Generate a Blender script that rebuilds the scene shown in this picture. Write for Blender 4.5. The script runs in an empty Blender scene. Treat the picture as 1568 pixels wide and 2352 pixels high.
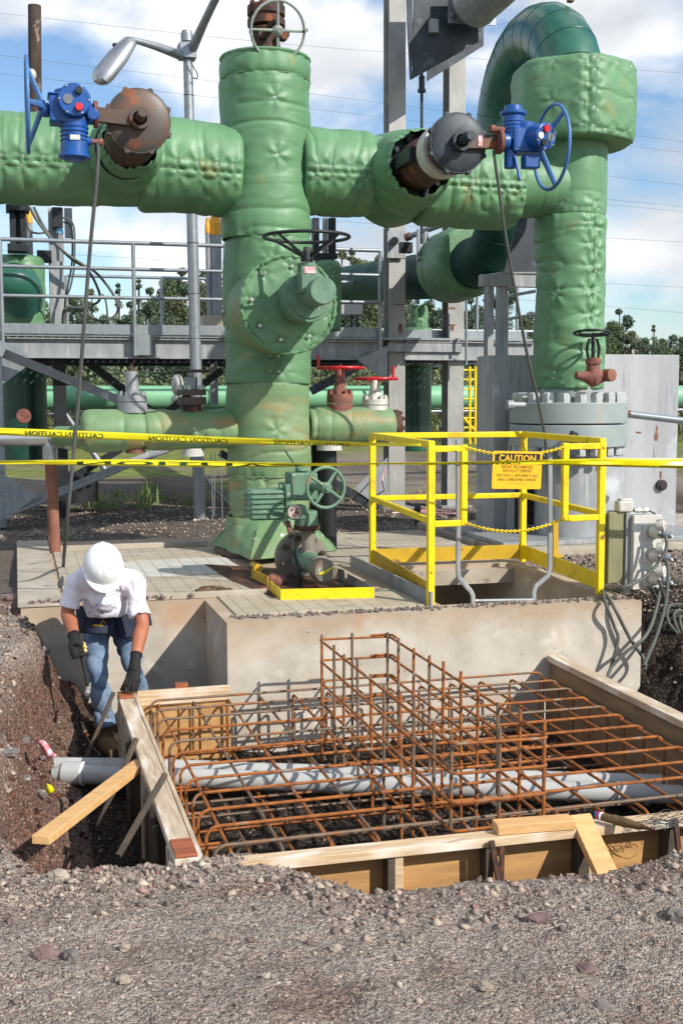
import bpy, math, random
import numpy as np
from mathutils import Vector, Matrix
random.seed(5); rng = np.random.default_rng(5)
SC = bpy.context.scene; COL = SC.collection
# ---------------------------------------------------------------- camera
PITCH, ROLL, YAW, FPX = math.radians(5.45), math.radians(.18), math.radians(15.2), 2744.0
CAM = np.array([0, 0, 1.40])
_F = np.array([math.sin(YAW)*math.cos(PITCH), math.cos(YAW)*math.cos(PITCH), -math.sin(PITCH)])
_R = np.array([math.cos(YAW), -math.sin(YAW), 0.0]); _D = np.cross(_F, _R)
_c, _s = math.cos(ROLL), math.sin(ROLL)
AX = np.array([_c*_R+_s*_D, -_s*_R+_c*_D, _F])          # right, down, forward
cd = bpy.data.cameras.new('camera'); cam = bpy.data.objects.new('camera', cd); COL.objects.link(cam)
cd.sensor_fit = 'VERTICAL'; cd.sensor_height = 36; cd.lens = FPX/2352*36; cd.clip_start = .05; cd.clip_end = 4000
m3 = Matrix(((AX[0][0], -AX[1][0], -AX[2][0]), (AX[0][1], -AX[1][1], -AX[2][1]), (AX[0][2], -AX[1][2], -AX[2][2])))
cam.matrix_world = Matrix.Translation(CAM) @ m3.to_4x4(); SC.camera = cam
# a measured point: surveyed from the camera station onto a plane of known Y, known height or known distance
def ray(x, y): return AX.T @ np.array([(x-784)/FPX, (y-1176)/FPX, 1.0])
def at(x, y, Y): r = ray(x, y); return CAM + r*Y/r[1]
def az(x, y, z): r = ray(x, y); return CAM + r*(z-CAM[2])/r[2]
def ad(x, y, d): return CAM + ray(x, y)*d
# ---------------------------------------------------------------- light
SUND = Vector((-.83, 1.13, -1.0)).normalized()
sl = bpy.data.lights.new('sun', 'SUN'); so = bpy.data.objects.new('sun', sl); COL.objects.link(so)
sl.energy = 4.2; sl.angle = math.radians(.55); sl.color = (1, .95, .87)
so.rotation_euler = SUND.to_track_quat('-Z', 'Y').to_euler(); so.location = (6, -8, 9)
SC.view_settings.view_transform = 'Standard'; SC.view_settings.look = 'None'
SC.view_settings.exposure = .35; SC.view_settings.gamma = 1
W = bpy.data.worlds.new('World'); SC.world = W; W.use_nodes = True
nt = W.node_tree; nt.nodes.clear(); N = nt.nodes.new; Lk = nt.links.new
wo = N('ShaderNodeOutputWorld'); bg = N('ShaderNodeBackground'); bg.inputs[1].default_value = .085
sky = N('ShaderNodeTexSky'); sky.sky_type = 'NISHITA'; sky.sun_disc = False
sky.sun_elevation = math.asin(-SUND.z); sky.sun_rotation = math.atan2(-SUND.x, -SUND.y); sky.air_density = 1.1; sky.dust_density = .4; sky.ozone_density = 2.0
tc = N('ShaderNodeTexCoord'); mp = N('ShaderNodeMapping'); mp.inputs['Scale'].default_value = (1, 1, 1.9); mp.inputs['Location'].default_value = (3.1, 1.4, .35)
n1 = N('ShaderNodeTexNoise'); n1.inputs['Scale'].default_value = 3.0; n1.inputs['Detail'].default_value = 9; n1.inputs['Roughness'].default_value = .52
n1.inputs['Distortion'].default_value = .25
rp = N('ShaderNodeValToRGB'); rp.color_ramp.elements[0].position = .455; rp.color_ramp.elements[1].position = .55
n2 = N('ShaderNodeTexNoise'); n2.inputs['Scale'].default_value = 5.5; n2.inputs['Detail'].default_value = 8
rc = N('ShaderNodeValToRGB'); rc.color_ramp.elements[0].position = .35; rc.color_ramp.elements[0].color = (6.0, 6.4, 7.0, 1)
rc.color_ramp.elements[1].position = .62; rc.color_ramp.elements[1].color = (11., 11.1, 11.2, 1)
skm = N('ShaderNodeMix'); skm.data_type = 'RGBA'; skm.blend_type = 'MULTIPLY'; skm.inputs['Factor'].default_value = 1
skm.inputs['B'].default_value = (1.15, 1.3, 1.45, 1)
mx = N('ShaderNodeMix'); mx.data_type = 'RGBA'
Lk(tc.outputs['Generated'], mp.inputs[0]); Lk(mp.outputs[0], n1.inputs[0]); Lk(mp.outputs[0], n2.inputs[0])
Lk(n1.outputs[0], rp.inputs[0]); Lk(n2.outputs[0], rc.inputs[0]); Lk(rp.outputs[0], mx.inputs['Factor'])
Lk(sky.outputs[0], skm.inputs['A']); Lk(skm.outputs['Result'], mx.inputs['A']); Lk(rc.outputs[0], mx.inputs['B']); Lk(mx.outputs['Result'], bg.inputs[0]); Lk(bg.outputs[0], wo.inputs[0])

# ---------------------------------------------------------------- noise
def _h(ix, iy, iz, s):
    n = (ix*374761393 + iy*668265263 + iz*2147483647 + s*1274126177) & 0xffffffff
    n = ((n ^ (n >> 13))*1274126177) & 0xffffffff
    return ((n ^ (n >> 16)) & 0xffff)/65535.0
def vn(x, y, z, s=0):
    x = np.asarray(x, float); y = np.asarray(y, float)+0*x; z = np.asarray(z, float)+0*x
    x = x+0*y; ix = np.floor(x).astype(np.int64); iy = np.floor(y).astype(np.int64); iz = np.floor(z).astype(np.int64)
    fx, fy, fz = x-ix, y-iy, z-iz
    fx, fy, fz = [t*t*(3-2*t) for t in (fx, fy, fz)]
    r = 0
    for a in (0, 1):
        for b in (0, 1):
            for c in (0, 1):
                r = r + _h(ix+a, iy+b, iz+c, s)*(fx if a else 1-fx)*(fy if b else 1-fy)*(fz if c else 1-fz)
    return r*2-1
def fbm(x, y, z=0., o=4, s=0, g=.5):
    r = 0; a = 1.
    for i in range(o):
        r = r + a*vn(x*2**i, y*2**i, z*2**i, s+i); a *= g
    return r
def sstep(a, b, x): t = np.clip((x-a)/(b-a), 0, 1); return t*t*(3-2*t)
# ---------------------------------------------------------------- mesh builder (world coordinates)
def nrm(v): v = np.asarray(v, float); return v/max(np.linalg.norm(v), 1e-9)
def frame(d, ref=(0, 0, 1)):
    d = nrm(d); ref = np.asarray(ref, float)
    if abs(d@nrm(ref)) > .97: ref = np.array([1., 0, 0]) if abs(d[0]) < .9 else np.array([0, 1., 0])
    a = nrm(np.cross(ref, d)); return a, np.cross(d, a), d
def spline(pts, k=8):
    P = [np.asarray(p, float) for p in pts]
    if len(P) < 3: return P
    Q = [2*P[0]-P[1]]+P+[2*P[-1]-P[-2]]; out = []
    for i in range(1, len(Q)-2):
        for j in range(k):
            t = j/k; a, b, c, d = Q[i-1:i+3]
            out.append(.5*((2*b)+(-a+c)*t+(2*a-5*b+4*c-d)*t*t+(-a+3*b-3*c+d)*t**3))
    return out+[P[-1]]
class MB:
    def __init__(s): s.v = []; s.f = []; s.n = 0
    def add(s, v, f):
        v = np.asarray(v, float); s.v.append(v); s.f += [tuple(int(i)+s.n for i in q) for q in f]; s.n += len(v); return s
    def box(s, lo, hi):
        lo, hi = np.minimum(lo, hi), np.maximum(lo, hi)
        v = [[(lo, hi)[i >> k & 1][k] for k in range(3)] for i in range(8)]
        return s.add(v, [(0, 2, 3, 1), (4, 5, 7, 6), (0, 1, 5, 4), (2, 6, 7, 3), (0, 4, 6, 2), (1, 3, 7, 5)])
    def obox(s, c, dx, dy, dz, sx, sy, sz):      # centre, axes, full sizes
        c = np.asarray(c, float); dx, dy, dz = nrm(dx)*sx/2, nrm(dy)*sy/2, nrm(dz)*sz/2
        v = [c+(1 if i & 1 else -1)*dx+(1 if i & 2 else -1)*dy+(1 if i & 4 else -1)*dz for i in range(8)]
        return s.add(v, [(0, 2, 3, 1), (4, 5, 7, 6), (0, 1, 5, 4), (2, 6, 7, 3), (0, 4, 6, 2), (1, 3, 7, 5)])
    def beam(s, a, b, w, h, ref=(0, 0, 1)):       # bar a->b, h along ref
        a = np.asarray(a, float); b = np.asarray(b, float); x, y, d = frame(b-a, ref)
        return s.obox((a+b)/2, x, y, d, w, h, np.linalg.norm(b-a))
    def lathe(s, a, b, prof, n=24, caps=True, ref=(0, 0, 1), ph=0):   # prof [(t metres along a->b, r)]
        a = np.asarray(a, float); x, y, d = frame(np.asarray(b, float)-a, ref); v = []; f = []
        for t, r in prof:
            for i in range(n):
                A = 2*math.pi*i/n+ph; v.append(a+d*t+(x*math.cos(A)+y*math.sin(A))*r)
        for j in range(len(prof)-1):
            for i in range(n): f.append((j*n+i, j*n+(i+1) % n, (j+1)*n+(i+1) % n, (j+1)*n+i))
        if caps: f += [tuple(range(n))[::-1], tuple((len(prof)-1)*n+i for i in range(n))]
        return s.add(v, f)
    def cyl(s, a, b, r, r2=None, n=20, ref=(0, 0, 1), ph=0):
        L = np.linalg.norm(np.asarray(b, float)-np.asarray(a, float)); return s.lathe(a, b, [(0, r), (L, r if r2 is None else r2)], n, ref=ref, ph=ph)
    def tube(s, pts, r, n=8, k=0, flat=None, ref=(0, 0, 1), closed=False, cap=True):
        P = spline(pts, k) if k else [np.asarray(p, float) for p in pts]
        m = len(P); R = np.full(m, r, float) if np.isscalar(r) else np.interp(np.linspace(0, 1, m), np.linspace(0, 1, len(r)), r)
        S = np.ones(m) if flat is None else np.interp(np.linspace(0, 1, m), np.linspace(0, 1, len(np.atleast_1d(flat))), np.atleast_1d(flat))
        v = []; f = []; up = None
        for i in range(m):
            if closed: t = P[(i+1) % m]-P[i-1]
            else: t = P[min(i+1, m-1)]-P[max(i-1, 0)]
            t = nrm(t)
            if up is None: a, up, _ = frame(t, ref)
            a = nrm(np.cross(up, t)); up = np.cross(t, a)
            for j in range(n):
                A = 2*math.pi*j/n; v.append(P[i]+R[i]*(a*math.cos(A)+up*math.sin(A)*S[i]))
        mm = m if closed else m-1
        for i in range(mm):
            for j in range(n): f.append((i*n+j, i*n+(j+1) % n, (i+1) % m*n+(j+1) % n, (i+1) % m*n+j))
        if not closed and cap: f += [tuple(range(n))[::-1], tuple((m-1)*n+i for i in range(n))]
        return s.add(v, f)
    def ring(s, c, axis, R, r, n=40, m=8, ref=(0, 0, 1)):
        x, y, d = frame(axis, ref); return s.tube([np.asarray(c)+R*(x*math.cos(2*math.pi*i/n)+y*math.sin(2*math.pi*i/n)) for i in range(n)], r, m, closed=True)
    def ball(s, c, rx, ry=None, rz=None, n=16, m=10, axes=None):
        ry = ry or rx; rz = rz or rx; ax = np.eye(3) if axes is None else np.array(axes); v = []; f = []
        for j in range(m+1):
            th = math.pi*j/m
            for i in range(n):
                A = 2*math.pi*i/n
                v.append(np.asarray(c)+ax[0]*rx*math.sin(th)*math.cos(A)+ax[1]*ry*math.sin(th)*math.sin(A)+ax[2]*rz*math.cos(th))
        for j in range(m):
            for i in range(n): f.append((j*n+i, (j+1)*n+i, (j+1)*n+(i+1) % n, j*n+(i+1) % n))
        return s.add(v, f)
    def prism(s, poly, d):     # polygon (3-D points) extruded by vector d
        P = [np.asarray(p, float) for p in poly]; n = len(P); d = np.asarray(d, float)
        return s.add(P+[p+d for p in P], [tuple(range(n))[::-1], tuple(range(n, 2*n))]+[(i, (i+1) % n, n+(i+1) % n, n+i) for i in range(n)])
    def mesh(s, name):
        me = bpy.data.meshes.new(name); V = np.concatenate(s.v)
        me.from_pydata(V.tolist(), [], s.f); return me
def finish(me, smooth=True, ang=38):
    me.validate()
    if smooth:
        me.polygons.foreach_set('use_smooth', [True]*len(me.polygons)); me.set_sharp_from_angle(angle=math.radians(ang))
    me.update(); return me
def fixn(me):
    import bmesh
    b = bmesh.new(); b.from_mesh(me); bmesh.ops.recalc_face_normals(b, faces=b.faces[:]); b.to_mesh(me); b.free()
# ---------------------------------------------------------------- objects
def thing(name, label, cat, loc=(0, 0, 0), group=None):
    o = bpy.data.objects.new(name, None); COL.objects.link(o); o.location = tuple(loc); o.empty_display_size = .1
    o['label'] = label; o['category'] = cat
    if group: o['group'] = group
    return o
def tag(o, label=None, cat=None, group=None, kind=None):
    for k, v in (('label', label), ('category', cat), ('group', group), ('kind', kind)):
        if v: o[k] = v
    return o
def link(name, me, m, parent=None, mw=None):
    o = bpy.data.objects.new(name, me); COL.objects.link(o)
    if m and not me.materials: me.materials.append(m)
    if parent:
        o.parent = parent
        if parent.type == 'EMPTY': o.matrix_parent_inverse = Matrix.Translation(parent.location).inverted()
    if mw is not None: o.matrix_basis = mw
    return o
def obj(name, mb, m, parent=None, bev=0, smooth=True, ang=38, label=None, rec=True):
    me = mb.mesh(name); finish(me, False)
    if rec: fixn(me)
    finish(me, smooth, ang); o = link(name, me, m, parent)
    if bev:
        b = o.modifiers.new('bevel', 'BEVEL'); b.width = bev; b.segments = 2; b.limit_method = 'ANGLE'; b.angle_limit = math.radians(40)
    if label: o['label'] = label
    return o
_proto = {}
def orient(loc, d, s=1.0):
    a, b, c = frame(d); return Matrix(((a[0]*s, b[0]*s, c[0]*s, loc[0]), (a[1]*s, b[1]*s, c[1]*s, loc[1]), (a[2]*s, b[2]*s, c[2]*s, loc[2]), (0, 0, 0, 1)))
def inst(name, key, make, m, parent, loc, d, s=1.0):
    k = (key, m.name)
    if k not in _proto:
        mb = make(); me = mb.mesh(key); fixn(me); finish(me); me.materials.append(m); _proto[k] = me
    return link(name, _proto[k], None, parent, orient(loc, d, s))
def mk_stud(): return MB().lathe((0, 0, 0), (0, 0, 1), [(-.012, .017), (0, .017), (.003, .014), (.003, .007), (.006, .005)], 10)
def mk_bolt(): return MB().cyl((0, 0, 0), (0, 0, .045), .03, n=6).cyl((0, 0, .045), (0, 0, .06), .018, n=10)
def studs(P, pts, parent, m=None):
    for p, n in pts: inst('snap_stud', 'stud', mk_stud, m or MT['chrome'], parent, p, n)
def bake_remesh(o, vox, it=3, fac=.6):
    r = o.modifiers.new('r', 'REMESH'); r.mode = 'VOXEL'; r.voxel_size = vox; r.use_smooth_shade = True
    if it: sm = o.modifiers.new('s', 'SMOOTH'); sm.factor = fac; sm.iterations = it
    dg = bpy.context.evaluated_depsgraph_get(); me = bpy.data.meshes.new_from_object(o.evaluated_get(dg))
    o.modifiers.clear(); o.data = me; me.polygons.foreach_set('use_smooth', [True]*len(me.polygons)); return o
def text_mesh(body, size, align='CENTER', ext=.0006, bold=0.0):
    c = bpy.data.curves.new('t', 'FONT'); c.body = body; c.size = size; c.align_x = align; c.extrude = ext; c.offset = bold; c.resolution_u = 2
    o = bpy.data.objects.new('t', c); COL.objects.link(o); dg = bpy.context.evaluated_depsgraph_get(); dg.update()
    me = bpy.data.meshes.new_from_object(o.evaluated_get(dg)); bpy.data.objects.remove(o); return me
# ---------------------------------------------------------------- materials
MT = {}
def lin(h):
    h = h.lstrip('#'); c = [int(h[i:i+2], 16)/255 for i in (0, 2, 4)]
    return [(x/12.92 if x < .04045 else ((x+.055)/1.055)**2.4) for x in c]+[1]
def mat(name, c1, c2=None, rough=.6, metal=0., sc=8., st=(1, 1, 1), bump=.0, bsc=40., spots=None, spec=.5, ramp=(.35, .65), streak=None, det=6, bst=None, dist=.003, coat=0):
    m = bpy.data.materials.new(name); m.use_nodes = True; t = m.node_tree; P = t.nodes['Principled BSDF']; N = t.nodes.new; L = t.links.new
    tc = N('ShaderNodeTexCoord'); mp = N('ShaderNodeMapping'); mp.inputs['Scale'].default_value = st; L(tc.outputs['Object'], mp.inputs[0])
    c1 = lin(c1) if isinstance(c1, str) else list(c1)+[1]; c2 = c1 if c2 is None else (lin(c2) if isinstance(c2, str) else list(c2)+[1])
    n = N('ShaderNodeTexNoise'); n.inputs['Scale'].default_value = sc; n.inputs['Detail'].default_value = det; n.inputs['Roughness'].default_value = .6; L(mp.outputs[0], n.inputs[0])
    r = N('ShaderNodeValToRGB'); r.color_ramp.elements[0].position = ramp[0]; r.color_ramp.elements[1].position = ramp[1]
    r.color_ramp.elements[0].color = c1; r.color_ramp.elements[1].color = c2; L(n.outputs[0], r.inputs[0]); col = r.outputs[0]
    lay = ([spots] if isinstance(spots, tuple) else list(spots or []))+([streak] if streak else [])
    for (cc, s2, th, wd, st2) in lay:      # colour, scale, threshold, softness, stretch
        mp2 = N('ShaderNodeMapping'); mp2.inputs['Scale'].default_value = st2; mp2.inputs['Location'].default_value = (s2*1.7, 3.3, 1.9); L(tc.outputs['Object'], mp2.inputs[0])
        k = N('ShaderNodeTexNoise'); k.inputs['Scale'].default_value = s2; k.inputs['Detail'].default_value = 5; L(mp2.outputs[0], k.inputs[0])
        kr = N('ShaderNodeMapRange'); kr.inputs['From Min'].default_value = th; kr.inputs['From Max'].default_value = th+wd; L(k.outputs[0], kr.inputs[0])
        mxx = N('ShaderNodeMix'); mxx.data_type = 'RGBA'; L(kr.outputs[0], mxx.inputs['Factor']); L(col, mxx.inputs['A']); mxx.inputs['B'].default_value = lin(cc); col = mxx.outputs['Result']
    L(col, P.inputs['Base Color']); P.inputs['Metallic'].default_value = metal; P.inputs['Specular IOR Level'].default_value = spec
    rr = N('ShaderNodeMapRange'); rr.inputs['To Min'].default_value = max(rough-.1, .03); rr.inputs['To Max'].default_value = min(rough+.12, 1); L(n.outputs[0], rr.inputs[0]); L(rr.outputs[0], P.inputs['Roughness'])
    if coat: P.inputs['Coat Weight'].default_value = coat; P.inputs['Coat Roughness'].default_value = .15
    if bump:
        b = N('ShaderNodeBump'); b.inputs['Strength'].default_value = bump; b.inputs['Distance'].default_value = dist
        bn = N('ShaderNodeTexNoise'); bn.inputs['Scale'].default_value = bsc; bn.inputs['Detail'].default_value = 5
        if bst:
            mp3 = N('ShaderNodeMapping'); mp3.inputs['Scale'].default_value = bst; L(tc.outputs['Object'], mp3.inputs[0]); L(mp3.outputs[0], bn.inputs[0])
        else: L(mp.outputs[0], bn.inputs[0])
        L(bn.outputs[0], b.inputs['Height']); L(b.outputs[0], P.inputs['Normal'])
    m['col'] = 1; MT[name] = m; m['_c'] = 0; return m
O1 = (1, 1, 1)
mat('fabric', '#67926a', '#58825d', .5, sc=2.2, bump=.55, bsc=13, dist=.006, spots=('#7d8a5c', 3.5, .63, .12, O1))
mat('fabric_low', '#65885f', '#7c8f68', .55, sc=3, bump=.6, bsc=13, dist=.006, spots=[('#a07a48', 2.6, .56, .2, (1, 1, 2.2)), ('#6c744f', 5, .60, .16, O1), ('#4f6b4c', 1.7, .6, .2, O1)])
mat('fabric_mid', '#628b64', '#557a58', .5, sc=3, bump=.55, bsc=13, dist=.006, spots=('#7a8a5a', 4, .64, .1, O1))
mat('dark_green', '#1f5246', '#2a6552', .3, sc=3, bump=.1, bsc=20, spec=.6, coat=.2)
mat('deep_green', '#174a36', '#0f3a2c', .35, sc=3, spec=.6)
mat('dull_green', '#17453a', '#10372d', .62, sc=3, spec=.2)
mat('pale_green', '#7ab28a', '#6ca67e', .5, sc=2)
mat('valve_green', '#67886f', '#54755f', .55, sc=14, bump=.2, bsc=60, spots=[('#8b6a48', 9, .64, .08, O1), ('#a9a695', 25, .66, .05, O1)])
mat('galv', '#9aa0a3', '#878e93', .42, .55, sc=12, st=(1, 1, .4), spots=('#b4b9bb', 40, .6, .1, O1), bump=.05)
mat('galv_flat', '#9a9d9f', '#85898c', .55, .25, sc=7, st=(1, 1, .5), streak=('#a9aaa6', 6, .55, .15, (3, 3, .4)))
mat('column_steel', '#a9a8a4', '#94948f', .6, .2, sc=4, st=(1, 1, .5), spots=[('#a0522a', 2.4, .7, .05, (1, 1, 1.6)), ('#b5b3ac', 9, .62, .1, (2, 2, .4))])
mat('panel_steel', '#afb0b2', '#9a9c9f', .5, .2, sc=2.5, st=(2, 2, .3), spots=[('#c4c8cb', 2.2, .6, .1, O1), ('#a8562c', 3.1, .74, .03, (1.6, 1, 1))], streak=('#82868a', 5, .6, .1, (5, 5, .3)))
mat('dark_steel', '#3a4148', '#2a2f34', .5, .3, sc=5, spots=('#59626a', 6, .6, .15, O1))
mat('black_steel', '#1b1e21', '#26292c', .5, .2, sc=9)
mat('rusty', '#5b3a2c', '#2f2521', .75, .1, sc=12, bump=.5, bsc=60, spots=('#8a4a28', 9, .58, .1, O1))
mat('rust_grey', '#4a4543', '#5d4a3e', .5, .35, sc=8, bump=.25, bsc=50, spots=('#8a4c2a', 5, .6, .12, O1))
mat('rust_pipe', '#8d5f4c', '#704435', .75, sc=7, st=(1, 1, .5), bump=.3, bsc=50, spots=('#b49282', 8, .62, .1, O1))
mat('red_rust', '#8a5a50', '#6a4038', .8, sc=18, bump=.5, bsc=70, spots=('#b06a35', 11, .6, .1, O1))
mat('flange_grey', '#8d9a9c', '#9ba39f', .5, .1, sc=5, bump=.1, spots=('#a99a80', 6, .63, .12, (1, 1, .5)))
mat('nut_white', '#c4c8c6', '#9fa4a2', .45, .3, sc=20, spots=('#a0764a', 12, .66, .06, O1))
mat('white_metal', '#cfcdc5', '#b4b2aa', .5, .1, sc=14, spots=('#9a7a58', 9, .66, .08, O1))
mat('blue', '#17539f', '#12478a', .36, sc=9, bump=.08, bsc=80, spots=('#3c5f96', 14, .62, .1, O1), coat=.15)
mat('blue_faded', '#4a78ad', '#3f6aa0', .45, sc=9)
mat('red_paint', '#c41f26', '#a81820', .35, sc=12, coat=.2)
mat('yellow', '#f2d40c', '#e8c80a', .4, sc=6, spots=[('#6e4a1e', 22, .69, .02, O1), ('#c9a81c', 5, .58, .12, O1), ('#8a6a2a', 9, .70, .03, O1)])
mat('yellow_dull', '#c9a31c', '#b8931a', .6, sc=8, spots=('#7a5a2c', 8, .62, .1, O1))
mat('yellow_cap', '#e3a31e', '#d4941a', .5, sc=9)
mat('concrete', '#c6bdb0', '#aca395', .85, sc=4, bump=.5, bsc=45, spots=[('#bb9c80', 2.1, .6, .2, (1, 1, 2)), ('#d2ccc0', 5, .6, .14, O1), ('#6d655b', 46, .72, .03, O1)])
mat('concrete_top', '#b2a999', '#9a9080', .85, sc=3, bump=.4, bsc=60, spots=[('#c0bfba', 1.3, .62, .1, O1), ('#6f665a', 6, .62, .12, O1)])
mat('wood_form_y', '#c9b69c', '#a38f78', .75, sc=5, st=(14, .8, 14), bump=.3, bsc=6, dist=.004, spots=[('#e2d8ca', 3, .5, .2, (5, 1, 1)), ('#8d6b4a', 5, .66, .08, (6, .7, 1))])
mat('wood_form_x', '#d6bd9a', '#b59672', .75, sc=5, st=(.8, 14, 14), bump=.3, bsc=6, dist=.004, spots=[('#e6ddd0', 3, .52, .2, (1, 5, 1)), ('#94714e', 5, .66, .08, (.7, 6, 6))])
mat('wood_red', '#a8603c', '#7d4228', .7, sc=6, st=(.8, 10, 10), bump=.2, bsc=8)
mat('wood_new', '#dbae76', '#c69a64', .6, sc=4, st=(2, 9, 9), bump=.15, bsc=8, dist=.002)
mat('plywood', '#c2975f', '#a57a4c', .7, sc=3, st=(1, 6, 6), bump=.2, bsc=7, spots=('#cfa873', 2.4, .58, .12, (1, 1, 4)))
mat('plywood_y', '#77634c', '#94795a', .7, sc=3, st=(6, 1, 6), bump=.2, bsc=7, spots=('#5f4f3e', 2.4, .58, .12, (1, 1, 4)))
mat('stake', '#5f4f42', '#46403a', .75, .1, sc=14, bump=.3, bsc=60)
mat('rebar_o', '#ab6527', '#7c4a26', .75, .1, sc=26, bump=.8, bsc=9, bst=(26, 26, 26), dist=.004, spots=('#8f8377', 9, .6, .1, O1))
mat('rebar_g', '#86705a', '#6a5c50', .6, .3, sc=26, bump=.8, bsc=9, bst=(26, 26, 26), dist=.004, spots=('#9a5c2c', 8, .54, .1, O1))
mat('pvc', '#b9bab8', '#a9aaa8', .35, sc=4, spots=('#94928c', 6, .62, .15, O1))
mat('pvc_white', '#e8eaea', None, .4)
mat('white_plastic', '#eeeeec', '#e6e6e4', .28, sc=4, coat=.3)
mat('rubber', '#1d1c1c', '#262524', .6)
mat('cable', '#3d3f3d', '#4a4a46', .6, sc=9)
mat('cable_grey', '#565952', '#494c46', .6, sc=9)
mat('chrome', '#c8ccc8', '#9a8f84', .35, .5, sc=60)
mat('denim', '#74869a', '#4f6580', .85, sc=7, bump=.5, bsc=60, spots=('#93a5b8', 5, .54, .15, O1))
mat('tshirt', '#e6e2ea', '#dcd8e2', .85, sc=5, bump=.3, bsc=14, dist=.01)
mat('skin', '#a8694c', '#965a40', .55, sc=12, bump=.15, bsc=80)
mat('glove', '#100f0e', '#1a1917', .8, sc=20, bump=.4, bsc=90)
mat('glove_palm', '#c9b56a', '#b8a258', .75, sc=20, bump=.3, bsc=80)
mat('navy', '#1a2238', '#141a2c', .8, sc=12, bump=.4, bsc=70)
mat('leather', '#6b5335', '#54422c', .7, sc=10, bump=.4, bsc=60)
mat('hair', '#3a2e24', None, .7)
mat('tape', '#f0e21a', '#e6d812', .3, sc=8, spec=.6, bump=.3, bsc=5, bst=(9, 9, 60), dist=.004)
mat('tape_ink', '#2c4a22', '#233d1c', .4)
mat('ink', '#16150f', None, .5)
mat('sign_yellow', '#f5bb18', '#f0b414', .45, sc=4)
mat('pier_olive', '#8d8a68', '#7b785a', .5, .2, sc=6, st=(1, 1, .5))
mat('box_white', '#cfccc6', '#bdb9b2', .5, sc=6, spots=('#b09a88', 5, .63, .1, O1))
mat('bark', '#6a6259', '#4b443c', .9, sc=8, bump=.5, bsc=20)
mat('pole_wood', '#4c3d34', '#362c27', .85, sc=14, st=(1, 1, .3), spots=('#7d7068', 18, .6, .06, (1, 1, .5)), bump=.4)
mat('aluminium', '#b9bcbf', '#a4a7aa', .3, .8, sc=6, st=(1, 1, .6))
mat('lamp_glass', '#7d8486', '#6c7274', .12, .1, spec=.8)
mat('cast_grey', '#857d70', '#655e56', .6, sc=12, bump=.3, bsc=50, spots=[('#7a6248', 8, .6, .1, O1), ('#b9b4a8', 10, .62, .08, O1)])
mat('dial', '#c9c6be', '#9c7a6c', .4, sc=60)
mat('wire', '#5a6066', None, .6)
mat('red_plastic', '#d0242c', None, .4)
mat('wrapper', '#e6d0d2', '#c4525c', .4, sc=26)
mat('light_blue', '#6aa4c8', None, .4)
# ================================================================ ground
def axis(lo, a, b, hi, st, g=1.13):
    m = list(np.arange(a, b+1e-6, st)); l = []; x = a; s = st
    while x > lo: s *= g; x -= s; l.append(x)
    r = []; x = b; s = st
    while x < hi: s *= g; x += s; r.append(x)
    return np.array(l[::-1]+m+r)
def ground_z(X, Y, fine=True):
    far = -.04+.03*fbm(X*.5, Y*.5, 2., 3)
    near = -.388+.012*fbm(X*.9, Y*.9, 5., 3, 3)
    t = sstep(4.6, 8.3, Y); left = near*(1-t)+(-.05)*t
    base = np.where(X < 1.0, left, near*(1-sstep(6.0, 7.6, Y))+(-.04)*sstep(6.0, 7.6, Y))
    k = sstep(8.3, 9.0, Y); base = base*(1-k)+far*k
    # the near lip of the pit
    wob = .10*vn(X*1.9, 3.3, 0, 8)+.05*vn(X*5, 1.3, 0, 9)
    lip = 4.48+wob*.5 - .50*sstep(.80, 1.25, X)+.25*sstep(2.75, 3.1, X)
    floor = -.84-.10*sstep(.5, .2, X)*sstep(7, 5.5, Y)+.02*fbm(X*3, Y*3, 1., 3, 4)
    outf = -.70+.04*fbm(X*2, Y*2, 9., 2, 5)                       # strip between lip and the front form
    floor = np.where((X > 1.0) & (Y < 4.42), outf+0*X, floor)
    wn = .16*fbm(Y*1.3, X*.7, 4., 3, 21)
    X_ = X-.15*sstep(7.2, 8.1, Y); lf = sstep(-.16, .10, X_+wn*(1-sstep(7.6, 8.1, Y))*.9-.02)     # left bank, steep
    lf = np.clip(lf*.55+sstep(.0, .45, X_+wn*.5)*.45, 0, 1)
    ri = 1-sstep(3.55, 4.75, X+.25*vn(Y*1.1, 2., 0, 31)+.35*sstep(7.0, 7.8, Y)*0)*1.0
    nf = sstep(lip, lip+.30, Y)
    m = lf*nf*(1-sstep(8.5, 8.6, Y)); m = m*np.where(Y < 8.2, ri, ri)
    z = base*(1-m)+floor*m
    # spoil heaps: right front corner, and by the left form's near end
    z = z+.16*np.exp(-(((X-3.2)/.55)**2+((Y-3.85)/.38)**2))
    z = z+.03*np.exp(-(((X-.70)/.11)**2+((Y-4.40)/.08)**2))
    z = z+.008*np.exp(-((Y-(lip-.18))/.16)**2)*sstep(-1, 0, X)
    # bank on the right behind the wall end
    z = z-.30*np.exp(-(((X-4.9)/.35)**2+((Y-7.2)/.9)**2))
    if fine:
        nearw = (Y < 9.5) & (Y > 0)
        rough = .012*fbm(X*7, Y*7, 0., 4, 40)+.006*fbm(X*26, Y*26, 0., 2, 50)
        bank = np.clip(4*m*(1-m), 0, 1)
        z = z+np.where(nearw, rough*(1+2.2*bank), .006*vn(X*3, Y*3, 0.))
        z = z-np.abs(fbm(X*5, Y*5, 3., 3, 60))*.05*bank
    z = np.where((X > .02) & (X < 4.1) & (Y > 8.25) & (Y < 12), -.9, z)      # under the slab
    z = np.where((X > 1.26) & (X < 4.1) & (Y > 7.4) & (Y < 12), -.9, z)
    z = np.where((X > 4.2) & (X < 7.9) & (Y > 10.1) & (Y < 12.4), -.2, z)
    return z, m
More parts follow.
